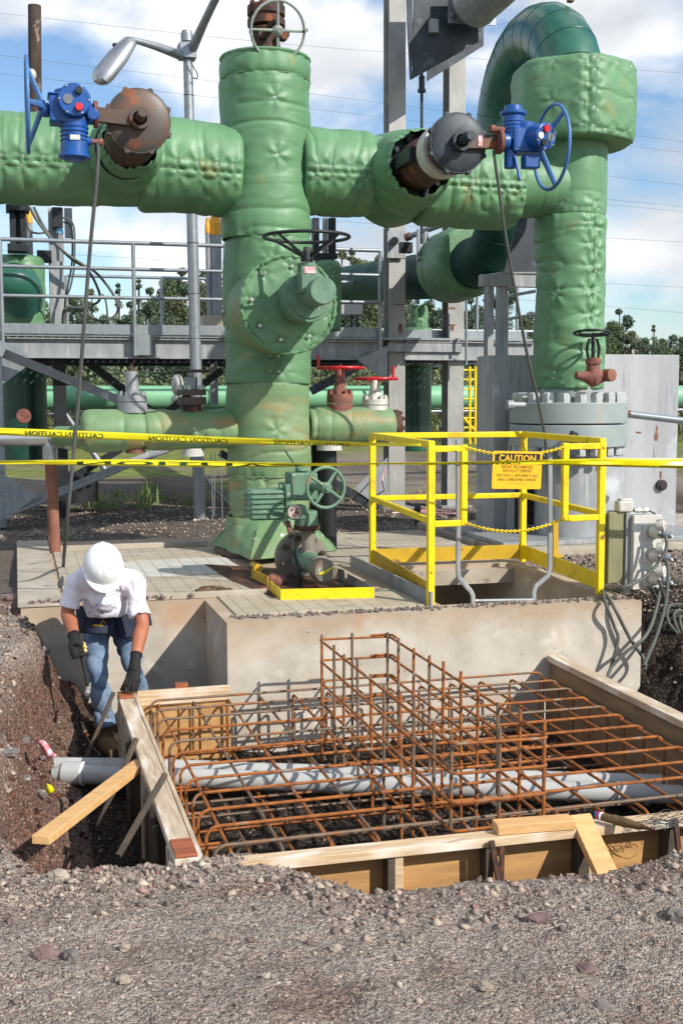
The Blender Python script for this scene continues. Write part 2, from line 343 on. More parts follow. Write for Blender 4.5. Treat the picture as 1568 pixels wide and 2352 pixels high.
gx = axis(-900, -2.2, 5.6, 900, .026); gy = axis(-60, 1.9, 9.0, 1500, .026)
GX, GY = np.meshgrid(gx, gy); GZ, GM = ground_z(GX, GY)
nx, ny = len(gx), len(gy)
me = bpy.data.meshes.new('ground'); me.vertices.add(nx*ny)
me.vertices.foreach_set('co', np.stack([GX, GY, GZ], -1).ravel())
i = np.arange(nx*ny).reshape(ny, nx); q = np.stack([i[:-1, :-1], i[:-1, 1:], i[1:, 1:], i[1:, :-1]], -1).reshape(-1, 4)
me.loops.add(q.size); me.polygons.add(len(q)); me.loops.foreach_set('vertex_index', q.ravel()); me.polygons.foreach_set('loop_start', np.arange(0, q.size, 4)); me.polygons.foreach_set('loop_total', np.full(len(q), 4))
me.update(); me.validate(); me.polygons.foreach_set('use_smooth', [True]*len(q))
# soil kinds: red cinder where the bank is cut, darker soil on the floor and right, grey gravel elsewhere
red = np.clip(4*GM*(1-GM)*1.2, 0, 1)*(GX < 1.2)*(GY > 4.4)
red = np.maximum(red, .7*((GX < .6) & (GY > 4.5) & (GY < 8.4))*sstep(.1, .5, GM))
red = red*.8; red = np.maximum(red, .45*sstep(.45, .9, fbm(GX*2.4, GY*3.6, 7., 5, 70))*(GY < 4.8))
red = np.maximum(red, sstep(.15, .5, fbm(GX*2.5, GY*2.5, 7., 4, 77))*.5*(GY > 4.4)*(GX < .3)*(GY < 9))
dark = sstep(.45, .9, GM)*(GX > .3); dark = np.maximum(dark, sstep(3.35, 3.6, GX)*(1-sstep(8, 9, GY))*(GY > 4.4))
dark = np.maximum(dark, np.exp(-(((GX-3.2)/.6)**2+((GY-4.0)/.35)**2)))
dark = np.maximum(dark, .55*(GY > 9)*(GY < 30)*sstep(-.3, .2, fbm(GX*.35, GY*.35, 0., 3, 81))); dark = np.maximum(dark, .8*sstep(12.3, 12.9, GY)*sstep(17.5, 15.5, GY)*sstep(-.5, .1, fbm(GX*.8, GY*1.6, 0., 3, 82)))  # shade on the ground under the walkway, painted into the soil colour
grass = (sstep(15, 19, GY)*sstep(-.3, .15, fbm(GX*.25, GY*.25, 3., 3, 90))); grass = np.maximum(grass, sstep(26, 34, GY))
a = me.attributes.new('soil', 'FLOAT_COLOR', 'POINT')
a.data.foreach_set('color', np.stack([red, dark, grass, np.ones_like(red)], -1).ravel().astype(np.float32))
m = bpy.data.materials.new('ground_gravel'); m.use_nodes = True; t = m.node_tree; P = t.nodes['Principled BSDF']; N = t.nodes.new; L = t.links.new
tc = N('ShaderNodeTexCoord'); at_ = N('ShaderNodeAttribute'); at_.attribute_name = 'soil'; sx = N('ShaderNodeSeparateColor'); L(at_.outputs['Color'], sx.inputs[0])
def ramp(src, stops):
    r = N('ShaderNodeValToRGB'); r.color_ramp.elements[0].position, r.color_ramp.elements[1].position = stops[0][0], stops[-1][0]
    r.color_ramp.elements[0].color = lin(stops[0][1]); r.color_ramp.elements[1].color = lin(stops[-1][1])
    for p, c in stops[1:-1]: e = r.color_ramp.elements.new(p); e.color = lin(c)
    L(src, r.inputs[0]); return r.outputs[0]
def mix(f, a, b, bt='MIX'):
    x = N('ShaderNodeMix'); x.data_type = 'RGBA'; x.blend_type = bt
    if isinstance(f, float): x.inputs['Factor'].default_value = f
    else: L(f, x.inputs['Factor'])
    L(a, x.inputs['A']); L(b, x.inputs['B']); return x.outputs['Result']
v1 = N('ShaderNodeTexVoronoi'); v1.inputs['Scale'].default_value = 115; L(tc.outputs['Object'], v1.inputs[0])
v2 = N('ShaderNodeTexVoronoi'); v2.inputs['Scale'].default_value = 42; L(tc.outputs['Object'], v2.inputs[0])
nz = N('ShaderNodeTexNoise'); nz.inputs['Scale'].default_value = 3.2; nz.inputs['Detail'].default_value = 8; L(tc.outputs['Object'], nz.inputs[0])
s1 = N('ShaderNodeSeparateColor'); L(v1.outputs['Color'], s1.inputs[0])
grey = ramp(s1.outputs[0], [(0, '#655b54'), (.3, '#80756c'), (.6, '#958a80'), (.86, '#a99e93'), (.96, '#8c6a5b'), (1, '#c8beb0')])
brown = ramp(s1.outputs[0], [(0, '#3a2d26'), (.45, '#5c473c'), (.8, '#75604f'), (1, '#9a8878')])
redc = ramp(s1.outputs[0], [(0, '#2e201a'), (.4, '#4a3026'), (.75, '#654234'), (.93, '#7d4c39'), (1, '#968476')])
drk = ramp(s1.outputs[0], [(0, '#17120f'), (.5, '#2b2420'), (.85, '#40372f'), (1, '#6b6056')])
grs = ramp(nz.outputs[0], [(.3, '#5d5a2e'), (.5, '#6f7a3a'), (.65, '#8a8f4c')])
bmask = ramp(nz.outputs[0], [(.48, '#000000'), (.62, '#999999')])
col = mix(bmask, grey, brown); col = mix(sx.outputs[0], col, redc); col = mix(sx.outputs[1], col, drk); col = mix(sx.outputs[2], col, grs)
L(col, P.inputs['Base Color']); P.inputs['Roughness'].default_value = .92; P.inputs['Specular IOR Level'].default_value = .2
inv = N('ShaderNodeMath'); inv.operation = 'MULTIPLY_ADD'; inv.inputs[1].default_value = -1; inv.inputs[2].default_value = 1; L(v1.outputs['Distance'], inv.inputs[0])
ad_ = N('ShaderNodeMath'); ad_.operation = 'MULTIPLY_ADD'; ad_.inputs[1].default_value = -1.4; L(v2.outputs['Distance'], ad_.inputs[0]); L(inv.outputs[0], ad_.inputs[2])
b = N('ShaderNodeBump'); b.inputs['Strength'].default_value = .9; b.inputs['Distance'].default_value = .008; L(ad_.outputs[0], b.inputs['Height']); L(b.outputs[0], P.inputs['Normal'])
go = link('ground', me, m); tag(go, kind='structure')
def gz(x, y): return float(ground_z(np.array([float(x)]), np.array([float(y)]))[0][0])

# ---------------------------------------------------------------- loose stones
def ico():
    p = (1+5**.5)/2; v = np.array([(-1, p, 0), (1, p, 0), (-1, -p, 0), (1, -p, 0), (0, -1, p), (0, 1, p), (0, -1, -p), (0, 1, -p), (p, 0, -1), (p, 0, 1), (-p, 0, -1), (-p, 0, 1)])/math.hypot(1, p)
    f = np.array([(0, 11, 5), (0, 5, 1), (0, 1, 7), (0, 7, 10), (0, 10, 11), (1, 5, 9), (5, 11, 4), (11, 10, 2), (10, 7, 6), (7, 1, 8), (3, 9, 4), (3, 4, 2), (3, 2, 6), (3, 6, 8), (3, 8, 9), (4, 9, 5), (2, 4, 11), (6, 2, 10), (8, 6, 7), (9, 8, 1)])
    return v, f
def stones(name, xy, size, matl, seed):
    r = np.random.default_rng(seed); v = np.array([(1, 0, 0), (-1, 0, 0), (0, 1, 0), (0, -1, 0), (0, 0, 1), (0, 0, -1), (.7, .7, .7)], float)[:6]; f = np.array([(0, 2, 4), (2, 1, 4), (1, 3, 4), (3, 0, 4), (2, 0, 5), (1, 2, 5), (3, 1, 5), (0, 3, 5)]); K = 6; n = len(xy)
    z = ground_z(xy[:, 0], xy[:, 1])[0]; V = np.repeat(v[None], n, 0)*1.1+r.uniform(-.42, .42, (n, 6, 3))
    V *= r.uniform(.5, 1.3, (n, 1, 3)); V[:, :, 2] *= .75; a = r.uniform(0, 6.28, n); c, s = np.cos(a)[:, None], np.sin(a)[:, None]
    X = V[:, :, 0]*c-V[:, :, 1]*s; Y = V[:, :, 0]*s+V[:, :, 1]*c
    V = np.stack([X, Y, V[:, :, 2]], -1)*size[:, None, None]+np.stack([xy[:, 0], xy[:, 1], z+size*.12], -1)[:, None, :]
    F = (f[None]+(np.arange(n)*6)[:, None, None]).reshape(-1, 3)
    me = bpy.data.meshes.new(name); me.vertices.add(n*6); me.vertices.foreach_set('co', V.ravel()); me.loops.add(F.size); me.polygons.add(len(F))
    me.loops.foreach_set('vertex_index', F.ravel()); me.polygons.foreach_set('loop_start', np.arange(0, F.size, 3)); me.polygons.foreach_set('loop_total', np.full(len(F), 3)); me.update()
    at2 = me.attributes.new('tint', 'FLOAT', 'POINT'); at2.data.foreach_set('value', np.repeat(r.uniform(0, 1, n), 6).astype(np.float32))
    return link(name, me, matl)
def stone_mat(name, stops):
    m = bpy.data.materials.new(name); m.use_nodes = True; t = m.node_tree; P = t.nodes['Principled BSDF']; N = t.nodes.new; L = t.links.new
    at2 = N('ShaderNodeAttribute'); at2.attribute_name = 'tint'; r = N('ShaderNodeValToRGB'); L(at2.outputs['Fac'], r.inputs[0])
    r.color_ramp.elements[0].color = lin(stops[0][1]); r.color_ramp.elements[1].color = lin(stops[-1][1]); r.color_ramp.elements[0].position = stops[0][0]; r.color_ramp.elements[1].position = stops[-1][0]
    for p, c in stops[1:-1]: e = r.color_ramp.elements.new(p); e.color = lin(c)
    tc = N('ShaderNodeTexCoord'); n = N('ShaderNodeTexNoise'); n.inputs['Scale'].default_value = 60; n.inputs['Detail'].default_value = 6; L(tc.outputs['Object'], n.inputs[0])
    x = N('ShaderNodeMix'); x.data_type = 'RGBA'; x.blend_type = 'OVERLAY'; x.inputs['Factor'].default_value = .6; L(r.outputs[0], x.inputs['A']); L(n.outputs[0], x.inputs['B']); L(x.outputs['Result'], P.inputs['Base Color'])
    b = N('ShaderNodeBump'); b.inputs['Strength'].default_value = .6; b.inputs['Distance'].default_value = .004; L(n.outputs[0], b.inputs['Height']); L(b.outputs[0], P.inputs['Normal'])
    P.inputs['Roughness'].default_value = .9; P.inputs['Specular IOR Level'].default_value = .2; return m
sg = stone_mat('gravel_stone', [(0, '#625550'), (.3, '#82746b'), (.6, '#9b8d81'), (.85, '#b0a290'), (.93, '#85605a'), (1, '#c2b6a4')])
sr = stone_mat('cinder_stone', [(0, '#2c1e19'), (.35, '#4a3027'), (.6, '#6a4234'), (.8, '#7a6a5e'), (1, '#978a7e')])
sd = stone_mat('dark_stone', [(0, '#1e1916'), (.5, '#3a322d'), (.85, '#5c5148'), (1, '#8a8076')])
def scatter(n, x0, x1, y0, y1, fn, seed):
    r = np.random.default_rng(seed); p = np.stack([r.uniform(x0, x1, n), r.uniform(y0, y1, n)], -1); w = fn(p[:, 0], p[:, 1]); return p[r.uniform(0, 1, n) < w]
p = scatter(60000, -1.6, 4.3, 2.4, 4.7, lambda x, y: .3+.7*sstep(-.1, .4, fbm(x*1.5, y*1.5, 0, 3, 12)), 1)
tag(stones('gravel', p, .0025+.0045*rng.uniform(0, 1, len(p))**2, sg, 2), kind='stuff')
def band(x, y):   # coarse stones along the lip of the pit
    lip = 4.48-.50*sstep(.80, 1.25, x)+.25*sstep(2.75, 3.1, x)
    return np.exp(-((y-(lip-.16))/.19)**2)*(.3+.7*sstep(-.2, .3, fbm(x*2, y*2, 0, 2, 14)))+.025
p = scatter(30000, -1.2, 3.9, 2.6, 4.7, band, 3)
tag(stones('gravel', p, .005+.017*rng.uniform(0, 1, len(p))**3.0, sg, 4), kind='stuff')
p = scatter(12000, -1.8, .5, 4.5, 8.6, lambda x, y: .3+.5*sstep(0, .3, fbm(x*2, y*2, 0, 3, 15)), 5)
tag(stones('cinder_gravel', p[p[:, 0] > -.25], .004+.016*rng.uniform(0, 1, (p[:, 0] > -.25).sum())**3, sr, 6), kind='stuff')
p2 = p[p[:, 0] <= -.05]; tag(stones('gravel', p2, .004+.022*rng.uniform(0, 1, len(p2))**3, sg, 7), kind='stuff')
p = scatter(9000, .6, 3.5, 4.4, 7.3, lambda x, y: .6+0*x, 8); tag(stones('pit_gravel', p, .004+.012*rng.uniform(0, 1, len(p))**2, sd, 9), kind='stuff')
p = scatter(7000, 3.5, 6.2, 4.6, 9.9, lambda x, y: .3+.6*sstep(4.2, 4.6, x), 10); tag(stones('bank_gravel', p, .005+.02*rng.uniform(0, 1, len(p))**3, sd, 11), kind='stuff')
p = scatter(9000, 4.15, 8, 7.6, 10.2, lambda x, y: .7+0*x, 18); p = p[ground_z(p[:, 0], p[:, 1])[0] > -.2]; tag(stones('gravel', p, .006+.012*rng.uniform(0, 1, len(p))**2, sg, 19), kind='stuff')
p = scatter(16000, -2.5, 7, 11.9, 17, lambda x, y: .3+.7*sstep(-.1, .3, fbm(x*.8, y*2, 0, 3, 16)), 12); tag(stones('gravel', p, .007+.02*rng.uniform(0, 1, len(p))**2, sg, 13), kind='stuff')
# single rocks
v_, f_ = ico()
def rock(x, y, s, label, m, seed, group=None, h=.6):
    r = np.random.default_rng(seed); b = MB()
    import bmesh
    bm = bmesh.new(); bmesh.ops.create_icosphere(bm, subdivisions=3, radius=1)
    me = bpy.data.meshes.new('rock'); z = gz(x, y); k = r.uniform(.75, 1.25, 3); off = r.uniform(0, 50)
    for vv in bm.verts:
        c = np.array(vv.co); d = 1+.28*float(fbm(c[0]*1.2+off, c[1]*1.2, c[2]*1.2, 3, seed)); d -= .10*abs(float(vn(c[0]*3+off, c[1]*3, c[2]*3)))
        c = np.round(c*2.2)/2.2*.45+c*.55; c = c*d*k*s; c[2] *= h; vv.co = (c[0]+x, c[1]+y, c[2]+z+s*h*.35)
    bm.to_mesh(me); bm.free(); finish(me, True, 25); o = link('rock', me, m); tag(o, label, 'rock', group)
mat('rock_grey', '#5f5854', '#7b736d', .9, sc=14, bump=.6, bsc=40, spots=('#b3a99f', 20, .62, .08, O1))
mat('rock_tan', '#8d8172', '#a59a89', .9, sc=14, bump=.6, bsc=40)
mat('rock_mauve', '#7c6460', '#5e4b48', .9, sc=14, bump=.6, bsc=40)
for i, (x, y, s, l, m, h) in enumerate([(137, 2000, .033, 'tan rock at the pit lip below the lumber brace', 'rock_tan', .8), (103, 2168, .03, 'purplish rock beside the flat grey stone at lower left', 'rock_mauve', .8),
    (165, 2173, .034, 'flat grey stone at lower left of the gravel', 'rock_grey', .6), (285, 2145, .022, 'pale chunk in the gravel left of centre', 'rock_tan', .7), (1388, 2408-0, .0, '', 'rock_grey', .9),
    (1116, 2241, .022, 'small white stone alone in the gravel right of centre', 'rock_tan', .6), (1235, 2090, .034, 'mauve rock below the plywood form', 'rock_mauve', .7), (1385, 2280, .026, 'smooth grey rock in the gravel at lower right', 'rock_grey', .6),
    (1345, 2188, .030, 'dusty rock half buried at lower right of the gravel', 'rock_mauve', .5), (1553, 2085, .035, 'grey rock at the right edge below the spoil heap', 'rock_grey', .8), (770, 2150, .016, 'rounded pale stone near the middle of the gravel', 'rock_tan', .8),
    (1492, 2090, .018, 'cream stone on the dark spoil heap', 'rock_tan', .8), (1138, 2018, .02, 'tan rock on the lip under the plywood form', 'rock_tan', .9), (870, 2000+20, .022, 'broken rock on the lip below the small post', 'rock_tan', .8),
    (610, 2222, .014, 'small round stone in the gravel below the buried form end', 'rock_tan', .8), (283, 2232, .02, 'angular pale stone low in the left gravel', 'rock_tan', .6), (1410, 2425-13, .0, '', 'rock_grey', .9)]):
    if s: q = az(x, y, -.35); rock(q[0], q[1], s, l, MT[m], 100+i, h=h)
for i, (x, y, z, s, l, m) in enumerate([(105, 1620, -.45, .06, 'grey stone stuck in the upper part of the red bank', 'rock_grey'), (55, 1725, -.5, .05, 'tall grey stone set in the red bank face', 'rock_grey'), (100, 1745, -.6, .03, 'little grey stone under the red and white wrapper', 'rock_grey'),
    (22, 1830, -.45, .06, 'lichened grey boulder at the left edge of the bank', 'rock_grey'), (90, 1850, -.55, .05, 'broken grey stone above the lumber brace', 'rock_grey'), (20, 1372, -.03, .05, 'stone lying beside the concrete border at far left', 'rock_mauve'), (60, 1800, -.6, .045, 'blocky grey stone below the yellow scrap', 'rock_grey')]):
    q = az(x, y, z); zz = gz(q[0], q[1]); q = az(x, y, zz+.02); rock(q[0], q[1], s*.8, l, MT[m], 150+i)

# ================================================================ concrete pad
pad = thing('concrete_pad', 'weathered concrete pad with scored covers carrying the tall green vessel', 'concrete pad', (2, 9, 0))
HX0, HX1, HY0, HY1 = 2.75, 4.0, 7.55, 9.35      # hatch opening
sl = MB()
sl.prism([(1.24, 7.3, 0), (HX0, 7.3, 0), (HX0, 12.0, 0), (1.24, 12.0, 0)], (0, 0, -1.5))
sl.prism([(0, 8.2, -.002), (1.24, 8.2, -.002), (1.24, 12., -.002), (0, 12., -.002)], (0, 0, -1.5))
sl.prism([(HX0, 7.3, 0), (4.12, 7.3, 0), (4.12, HY0, 0), (HX0, HY0, 0)], (0, 0, -1.5))
sl.prism([(HX0, HY1, 0), (4.12, HY1, 0), (4.12, 12., 0), (HX0, 12., 0)], (0, 0, -.15)); sl.prism([(HX0, 10.6, -.15), (4.12, 10.6, -.15), (4.12, 12., -.15), (HX0, 12., -.15)], (0, 0, -1.35)); sl.prism([(4.0, HY1, -.15), (4.12, HY1, -.15), (4.12, 10.6, -.15), (4.0, 10.6, -.15)], (0, 0, -1.35))
sl.prism([(HX1, HY0, 0), (4.12, HY0, 0), (4.12, HY1, 0), (HX1, HY1, 0)], (0, 0, -1.5))
cm = MT['concrete'].copy(); cm.name = 'concrete_wall'; t = cm.node_tree; P = t.nodes['Principled BSDF']; N = t.nodes.new; L = t.links.new
src = P.inputs['Base Color'].links[0].from_socket; tc = N('ShaderNodeTexCoord'); sx_ = N('ShaderNodeSeparateXYZ'); L(tc.outputs['Object'], sx_.inputs[0]); nn = N('ShaderNodeTexNoise'); nn.inputs['Scale'].default_value = 2.2; nn.inputs['Detail'].default_value = 8; L(tc.outputs['Object'], nn.inputs[0])
ma = N('ShaderNodeMath'); ma.operation = 'MULTIPLY_ADD'; ma.inputs[1].default_value = .55; L(nn.outputs[0], ma.inputs[0]); L(sx_.outputs['Z'], ma.inputs[2])
mr = N('ShaderNodeMapRange'); mr.inputs['From Min'].default_value = .06; mr.inputs['From Max'].default_value = .26; mr.inputs['To Max'].default_value = .7; L(ma.outputs[0], mr.inputs[0])
x1 = N('ShaderNodeMix'); x1.data_type = 'RGBA'; L(mr.outputs[0], x1.inputs['Factor']); L(src, x1.inputs['A']); x1.inputs['B'].default_value = lin('#9f8669')
n2_ = N('ShaderNodeTexNoise'); n2_.inputs['Scale'].default_value = 2.3; n2_.inputs['Detail'].default_value = 9; mp_ = N('ShaderNodeMapping'); mp_.inputs['Location'].default_value = (3.7, 1, 2); mp_.inputs['Scale'].default_value = (1, 1, .6); L(tc.outputs['Object'], mp_.inputs[0]); L(mp_.outputs[0], n2_.inputs[0])
mr2 = N('ShaderNodeMapRange'); mr2.inputs['From Min'].default_value = .60; mr2.inputs['From Max'].default_value = .78; L(n2_.outputs[0], mr2.inputs[0])
mz = N('ShaderNodeMapRange'); mz.inputs['From Min'].default_value = -.32; mz.inputs['From Max'].default_value = -.15; L(sx_.outputs['Z'], mz.inputs[0]); mm_ = N('ShaderNodeMath'); mm_.operation = 'MULTIPLY'; L(mr2.outputs[0], mm_.inputs[0]); L(mz.outputs[0], mm_.inputs[1])
x2 = N('ShaderNodeMix'); x2.data_type = 'RGBA'; L(mm_.outputs[0], x2.inputs['Factor']); L(x1.outputs['Result'], x2.inputs['A']); x2.inputs['B'].default_value = lin('#b58a68')
mr3 = N('ShaderNodeMapRange'); mr3.inputs['From Min'].default_value = -.62; mr3.inputs['From Max'].default_value = -.80; mr3.inputs['To Max'].default_value = .6; L(ma.outputs[0], mr3.inputs[0])
x3 = N('ShaderNodeMix'); x3.data_type = 'RGBA'; L(mr3.outputs[0], x3.inputs['Factor']); L(x2.outputs['Result'], x3.inputs['A']); x3.inputs['B'].default_value = lin('#8a7660')
vo = N('ShaderNodeTexVoronoi'); vo.inputs['Scale'].default_value = 17; L(tc.outputs['Object'], vo.inputs[0]); vr = N('ShaderNodeMapRange'); vr.inputs['From Min'].default_value = .11; vr.inputs['From Max'].default_value = .07; L(vo.outputs['Distance'], vr.inputs[0])
vk = N('ShaderNodeSeparateColor'); L(vo.outputs['Color'], vk.inputs[0]); vg = N('ShaderNodeMath'); vg.operation = 'GREATER_THAN'; vg.inputs[1].default_value = .8; L(vk.outputs[0], vg.inputs[0]); vm = N('ShaderNodeMath'); vm.operation = 'MULTIPLY'; L(vr.outputs[0], vm.inputs[0]); L(vg.outputs[0], vm.inputs[1])
x4 = N('ShaderNodeMix'); x4.data_type = 'RGBA'; L(vm.outputs[0], x4.inputs['Factor']); L(x3.outputs['Result'], x4.inputs['A']); x4.inputs['B'].default_value = lin('#5a4a3c'); L(x4.outputs['Result'], P.inputs['Base Color'])
so_ = obj('slab', sl, cm, pad, smooth=False)
obj('hatch_floor', MB().box((HX0, HY0, -1.4), (HX1, HY1, -1.3)), MT['concrete_top'], pad)
def scored(name, col1, col2, px, py_, w=.006):
    m = mat(name, col1, col2, .85, sc=3, bump=.4, bsc=60, spots=[('#bebdb8', 1.6, .6, .12, O1), ('#746a5c', 5, .62, .12, O1)])
    t = m.node_tree; P = t.nodes['Principled BSDF']; N = t.nodes.new; L = t.links.new; tc = N('ShaderNodeTexCoord'); s = N('ShaderNodeSeparateXYZ'); L(tc.outputs['Object'], s.inputs[0])
    src = P.inputs['Base Color'].links[0].from_socket; g = None
    for ax, p in (('X', px), ('Y', py_)):
        if not p: continue
        a = N('ShaderNodeMath'); a.operation = 'MODULO'; a.inputs[1].default_value = p; L(s.outputs[ax], a.inputs[0]); c = N('ShaderNodeMath'); c.operation = 'LESS_THAN'; c.inputs[1].default_value = w; L(a.outputs[0], c.inputs[0])
        if g: mxn = N('ShaderNodeMath'); mxn.operation = 'MAXIMUM'; L(g, mxn.inputs[0]); L(c.outputs[0], mxn.inputs[1]); g = mxn.outputs[0]
        else: g = c.outputs[0]
    x = N('ShaderNodeMix'); x.data_type = 'RGBA'; L(g, x.inputs['Factor']); L(src, x.inputs['A']); x.inputs['B'].default_value = lin('#7a7062'); L(x.outputs['Result'], P.inputs['Base Color']); return m
scored('cover_a', '#b3a896', '#a09582', .12, 0); scored('cover_b', '#c3c1b8', '#b5b2a8', .12, 0); scored('cover_c', '#b0a594', '#9c9180', .105, .30); scored('cover_d', '#b3a895', '#a0947c', .108, 0)
def cover(x0, x1, y0, y1, m, z=.012): obj('cover_panel', MB().box((x0, y0, -.02), (x1, y1, z)), MT[m], pad, bev=.003)
cover(.30, .62, 8.32, 11.2, 'cover_a'); cover(.63, 1.75, 8.32, 9.35, 'cover_a'); cover(.63, 1.75, 9.36, 10.3, 'cover_b'); cover(.63, 1.72, 10.31, 11.1, 'cover_a', .014)
cover(1.34, 2.62, 7.52, 8.28, 'cover_d'); cover(2.5, 4.05, 9.6, 10.7, 'cover_c'); cover(2.72, 4.05, 10.71, 11.8, 'cover_c', .014); cover(1.76, 2.49, 8.30, 9.2, 'cover_d', .010)
obj('cover_lip', MB().beam((.27, 11.2, .03), (1.72, 11.2, .03), .05, .05), MT['concrete_top'], pad, bev=.004)
obj('border_curb', MB().box((-.02, 8.21, .002), (.27, 12.02, .02)), MT['concrete_top'], pad, bev=.006)
obj('curb_plate', MB().box((2.655, 7.5, 0), (2.672, 9.5, .10)), MT['galv_flat'], pad)
obj('cover_lip', MB().box((.95, 8.28, .0), (1.7, 8.315, .045)), MT['concrete_top'], pad, bev=.004)
obj('hatch_ledge', MB().box((HX0+.002, 9.22, -.145), (HX1-.002, 9.348, -.03)), MT['concrete_top'], pad)
p = scatter(900, 1.3, 4.1, 7.31, 7.5, lambda x, y: np.exp(-((y-7.45)/.05)**2), 33); b = MB()
vv, ff = ico()
for x, y in p[:420]: s = rng.uniform(.004, .014); b.add(vv*rng.uniform(.6, 1.2, (12, 1))*s+[x, y, .004+s*.4], ff)
tag(obj('grit', b, MT['rock_grey'], None), kind='stuff')
b = MB()
for i in range(60): x = rng.uniform(.05, 1.2); y = 8.26+abs(rng.normal(0, .03)); s = rng.uniform(.006, .022); b.add(vv*rng.uniform(.6, 1.2, (12, 1))*s+[x, y, .02+s*.3], ff)
tag(obj('grit', b, MT['rock_mauve'], None), kind='stuff')
slabr = MB().box((4.25, 9.95, -.3), (8.2, 12.5, .03)); tag(obj('concrete_slab', slabr, MT['concrete_top'], bev=.01), 'low concrete slab under the grey steel pier at right', 'slab')
# ================================================================ padded jackets
def jacket(name, a, b, R, m, parent, studs_=(), seams_u=(), seams_v=(), seed=0, ref=(0, -1, 0), nu=150, dv=.012, puff=.016, wr=1., r2=None, closed=(1, 1), ends=(1, 1), bulge=None, urange=None, label=None, shape=None):
    """fabric cover round the axis a->b; angle 0 faces ref. returns (object, surface function)"""
    a = np.asarray(a, float); b = np.asarray(b, float); Lg = np.linalg.norm(b-a); d = (b-a)/Lg
    e1 = nrm(np.asarray(ref, float)-d*(np.asarray(ref, float)@d)); e2 = np.cross(d, e1); r2 = R if r2 is None else r2; S = seed*7.3
    def rad(u, v):
        rr = R+(r2-R)*v/Lg; cu, su = np.cos(u)*R, np.sin(u)*R
        if shape is not None: rr = rr*shape(u, v/Lg)
        D = .7*puff*fbm(cu*2.4+S, su*2.4, v*2.4, 2, seed)
        wz = v+.05*vn(cu*3+S, su*3, v*3, seed+1)
        f1 = 1-np.abs(vn(cu*1.8+S, su*1.8, wz*7, seed+2)); D = D-.010*wr*f1**5
        f2 = 1-np.abs(vn(cu*4+S, su*4, wz*15, seed+3)); D = D-.0028*wr*f2**3*np.clip(.5+1.4*vn(cu*1.5, su*1.5, v*2+9, seed+8), 0, 1.6)
        D = D+.0012*wr*vn(cu*7, su*7, v*26, seed+4)
        for (u0, v0) in studs_:
            du = (u-u0+math.pi) % (2*math.pi)-math.pi; q = np.hypot(du*R, v-v0); th = np.arctan2(v-v0, du*R)
            D = D-.014*np.exp(-(q/.018)**2)+.006*wr*np.cos(5*th+u0*9)*np.exp(-(q/.13)**2)*(1-np.exp(-(q/.035)**2))
        for u0 in seams_u:
            s = ((u-u0+math.pi) % (2*math.pi)-math.pi)*R
            D = D-.014*np.exp(-(s/.012)**2)-.010*np.exp(-np.abs(s)/.05)+.006*wr*vn(v*24+S, u0*9, np.sign(s)*2., seed+5)*np.exp(-np.abs(s)/.09)*(1-np.exp(-(s/.015)**2))
        for v0 in seams_v:
            s = v-v0; D = D-.014*np.exp(-(s/.011)**2)-.010*np.exp(-np.abs(s)/.04)+.005*wr*vn(np.cos(u)*R*22, np.sin(u)*R*22, np.sign(s)*2.+v0, seed+6)*np.exp(-np.abs(s)/.07)
        for k, s in ((0, v), (1, Lg-v)):
            if ends[k]: D = D-.035*ends[k]*np.exp(-(s/.03)**1.0)+.007*wr*vn(np.cos(u)*R*20, np.sin(u)*R*20, k*3., seed+7)*np.exp(-s/.08)
        if bulge: D = D+bulge(u, v)
        return np.maximum(rr+D, .02)
    nv = max(int(Lg/dv), 4); us = np.linspace(0, 2*math.pi, nu, endpoint=False)+math.pi; vs = np.linspace(0, Lg, nv+1)
    U, V = np.meshgrid(us, vs); Q = rad(U, V)
    P = a+V[..., None]*d+Q[..., None]*(np.cos(U)[..., None]*e1+np.sin(U)[..., None]*e2)
    rows = [P[i] for i in range(nv+1)]
    for k, arr in ((0, a), (1, b)):
        if closed[k]:
            ring = rows[0] if k == 0 else rows[-1]; c = ring.mean(0); r1 = c+(ring-c)*.93+(d*.004*(1 if k else -1)); r2_ = c+(ring-c)*.72; r3 = c+(ring-c)*.02
            rows = [r3, r2_, r1]+rows if k == 0 else rows+[r1, r2_, r3]
    G = np.stack(rows); n0 = len(rows); idx = np.arange(n0*nu).reshape(n0, nu); nxt = np.roll(idx, -1, 1)
    F = np.stack([idx[:-1], nxt[:-1], nxt[1:], idx[1:]], -1).reshape(-1, 4)
    me = bpy.data.meshes.new(name); me.vertices.add(n0*nu); me.vertices.foreach_set('co', G.ravel()); me.loops.add(F.size); me.polygons.add(len(F))
    me.loops.foreach_set('vertex_index', F.ravel()); me.polygons.foreach_set('loop_start', np.arange(0, F.size, 4)); me.polygons.foreach_set('loop_total', np.full(len(F), 4)); me.update()
    me.polygons.foreach_set('use_smooth', [True]*len(F)); o = link(name, me, m, parent)
    def surf(u, v, off=.0):
        r = float(rad(np.array([float(u)]), np.array([float(v)]))[0]); n = math.cos(u)*e1+math.sin(u)*e2; return a+v*d+n*(r+off), n
    for (u0, v0) in studs_:
        q, n = surf(u0, v0, .002); inst('snap_stud', 'stud', mk_stud, MT['chrome'], o, q, n)
    if label: o['label'] = label
    return o, surf
# ================================================================ tall vessel
VX, VY = 2.20, 10.60
def vz(y, x=610, Y=10.6): return at(x, y, Y)[2]
ves = thing('insulated_vessel', 'tall thick vertical vessel wrapped in puffy green insulation in the centre', 'insulated vessel', (VX, VY, 0))
zs = dict(top=vz(136), s1=vz(190), s2=vz(552), s3=vz(880), s4=vz(1090), sk=vz(1185))
ztop = zs['top']
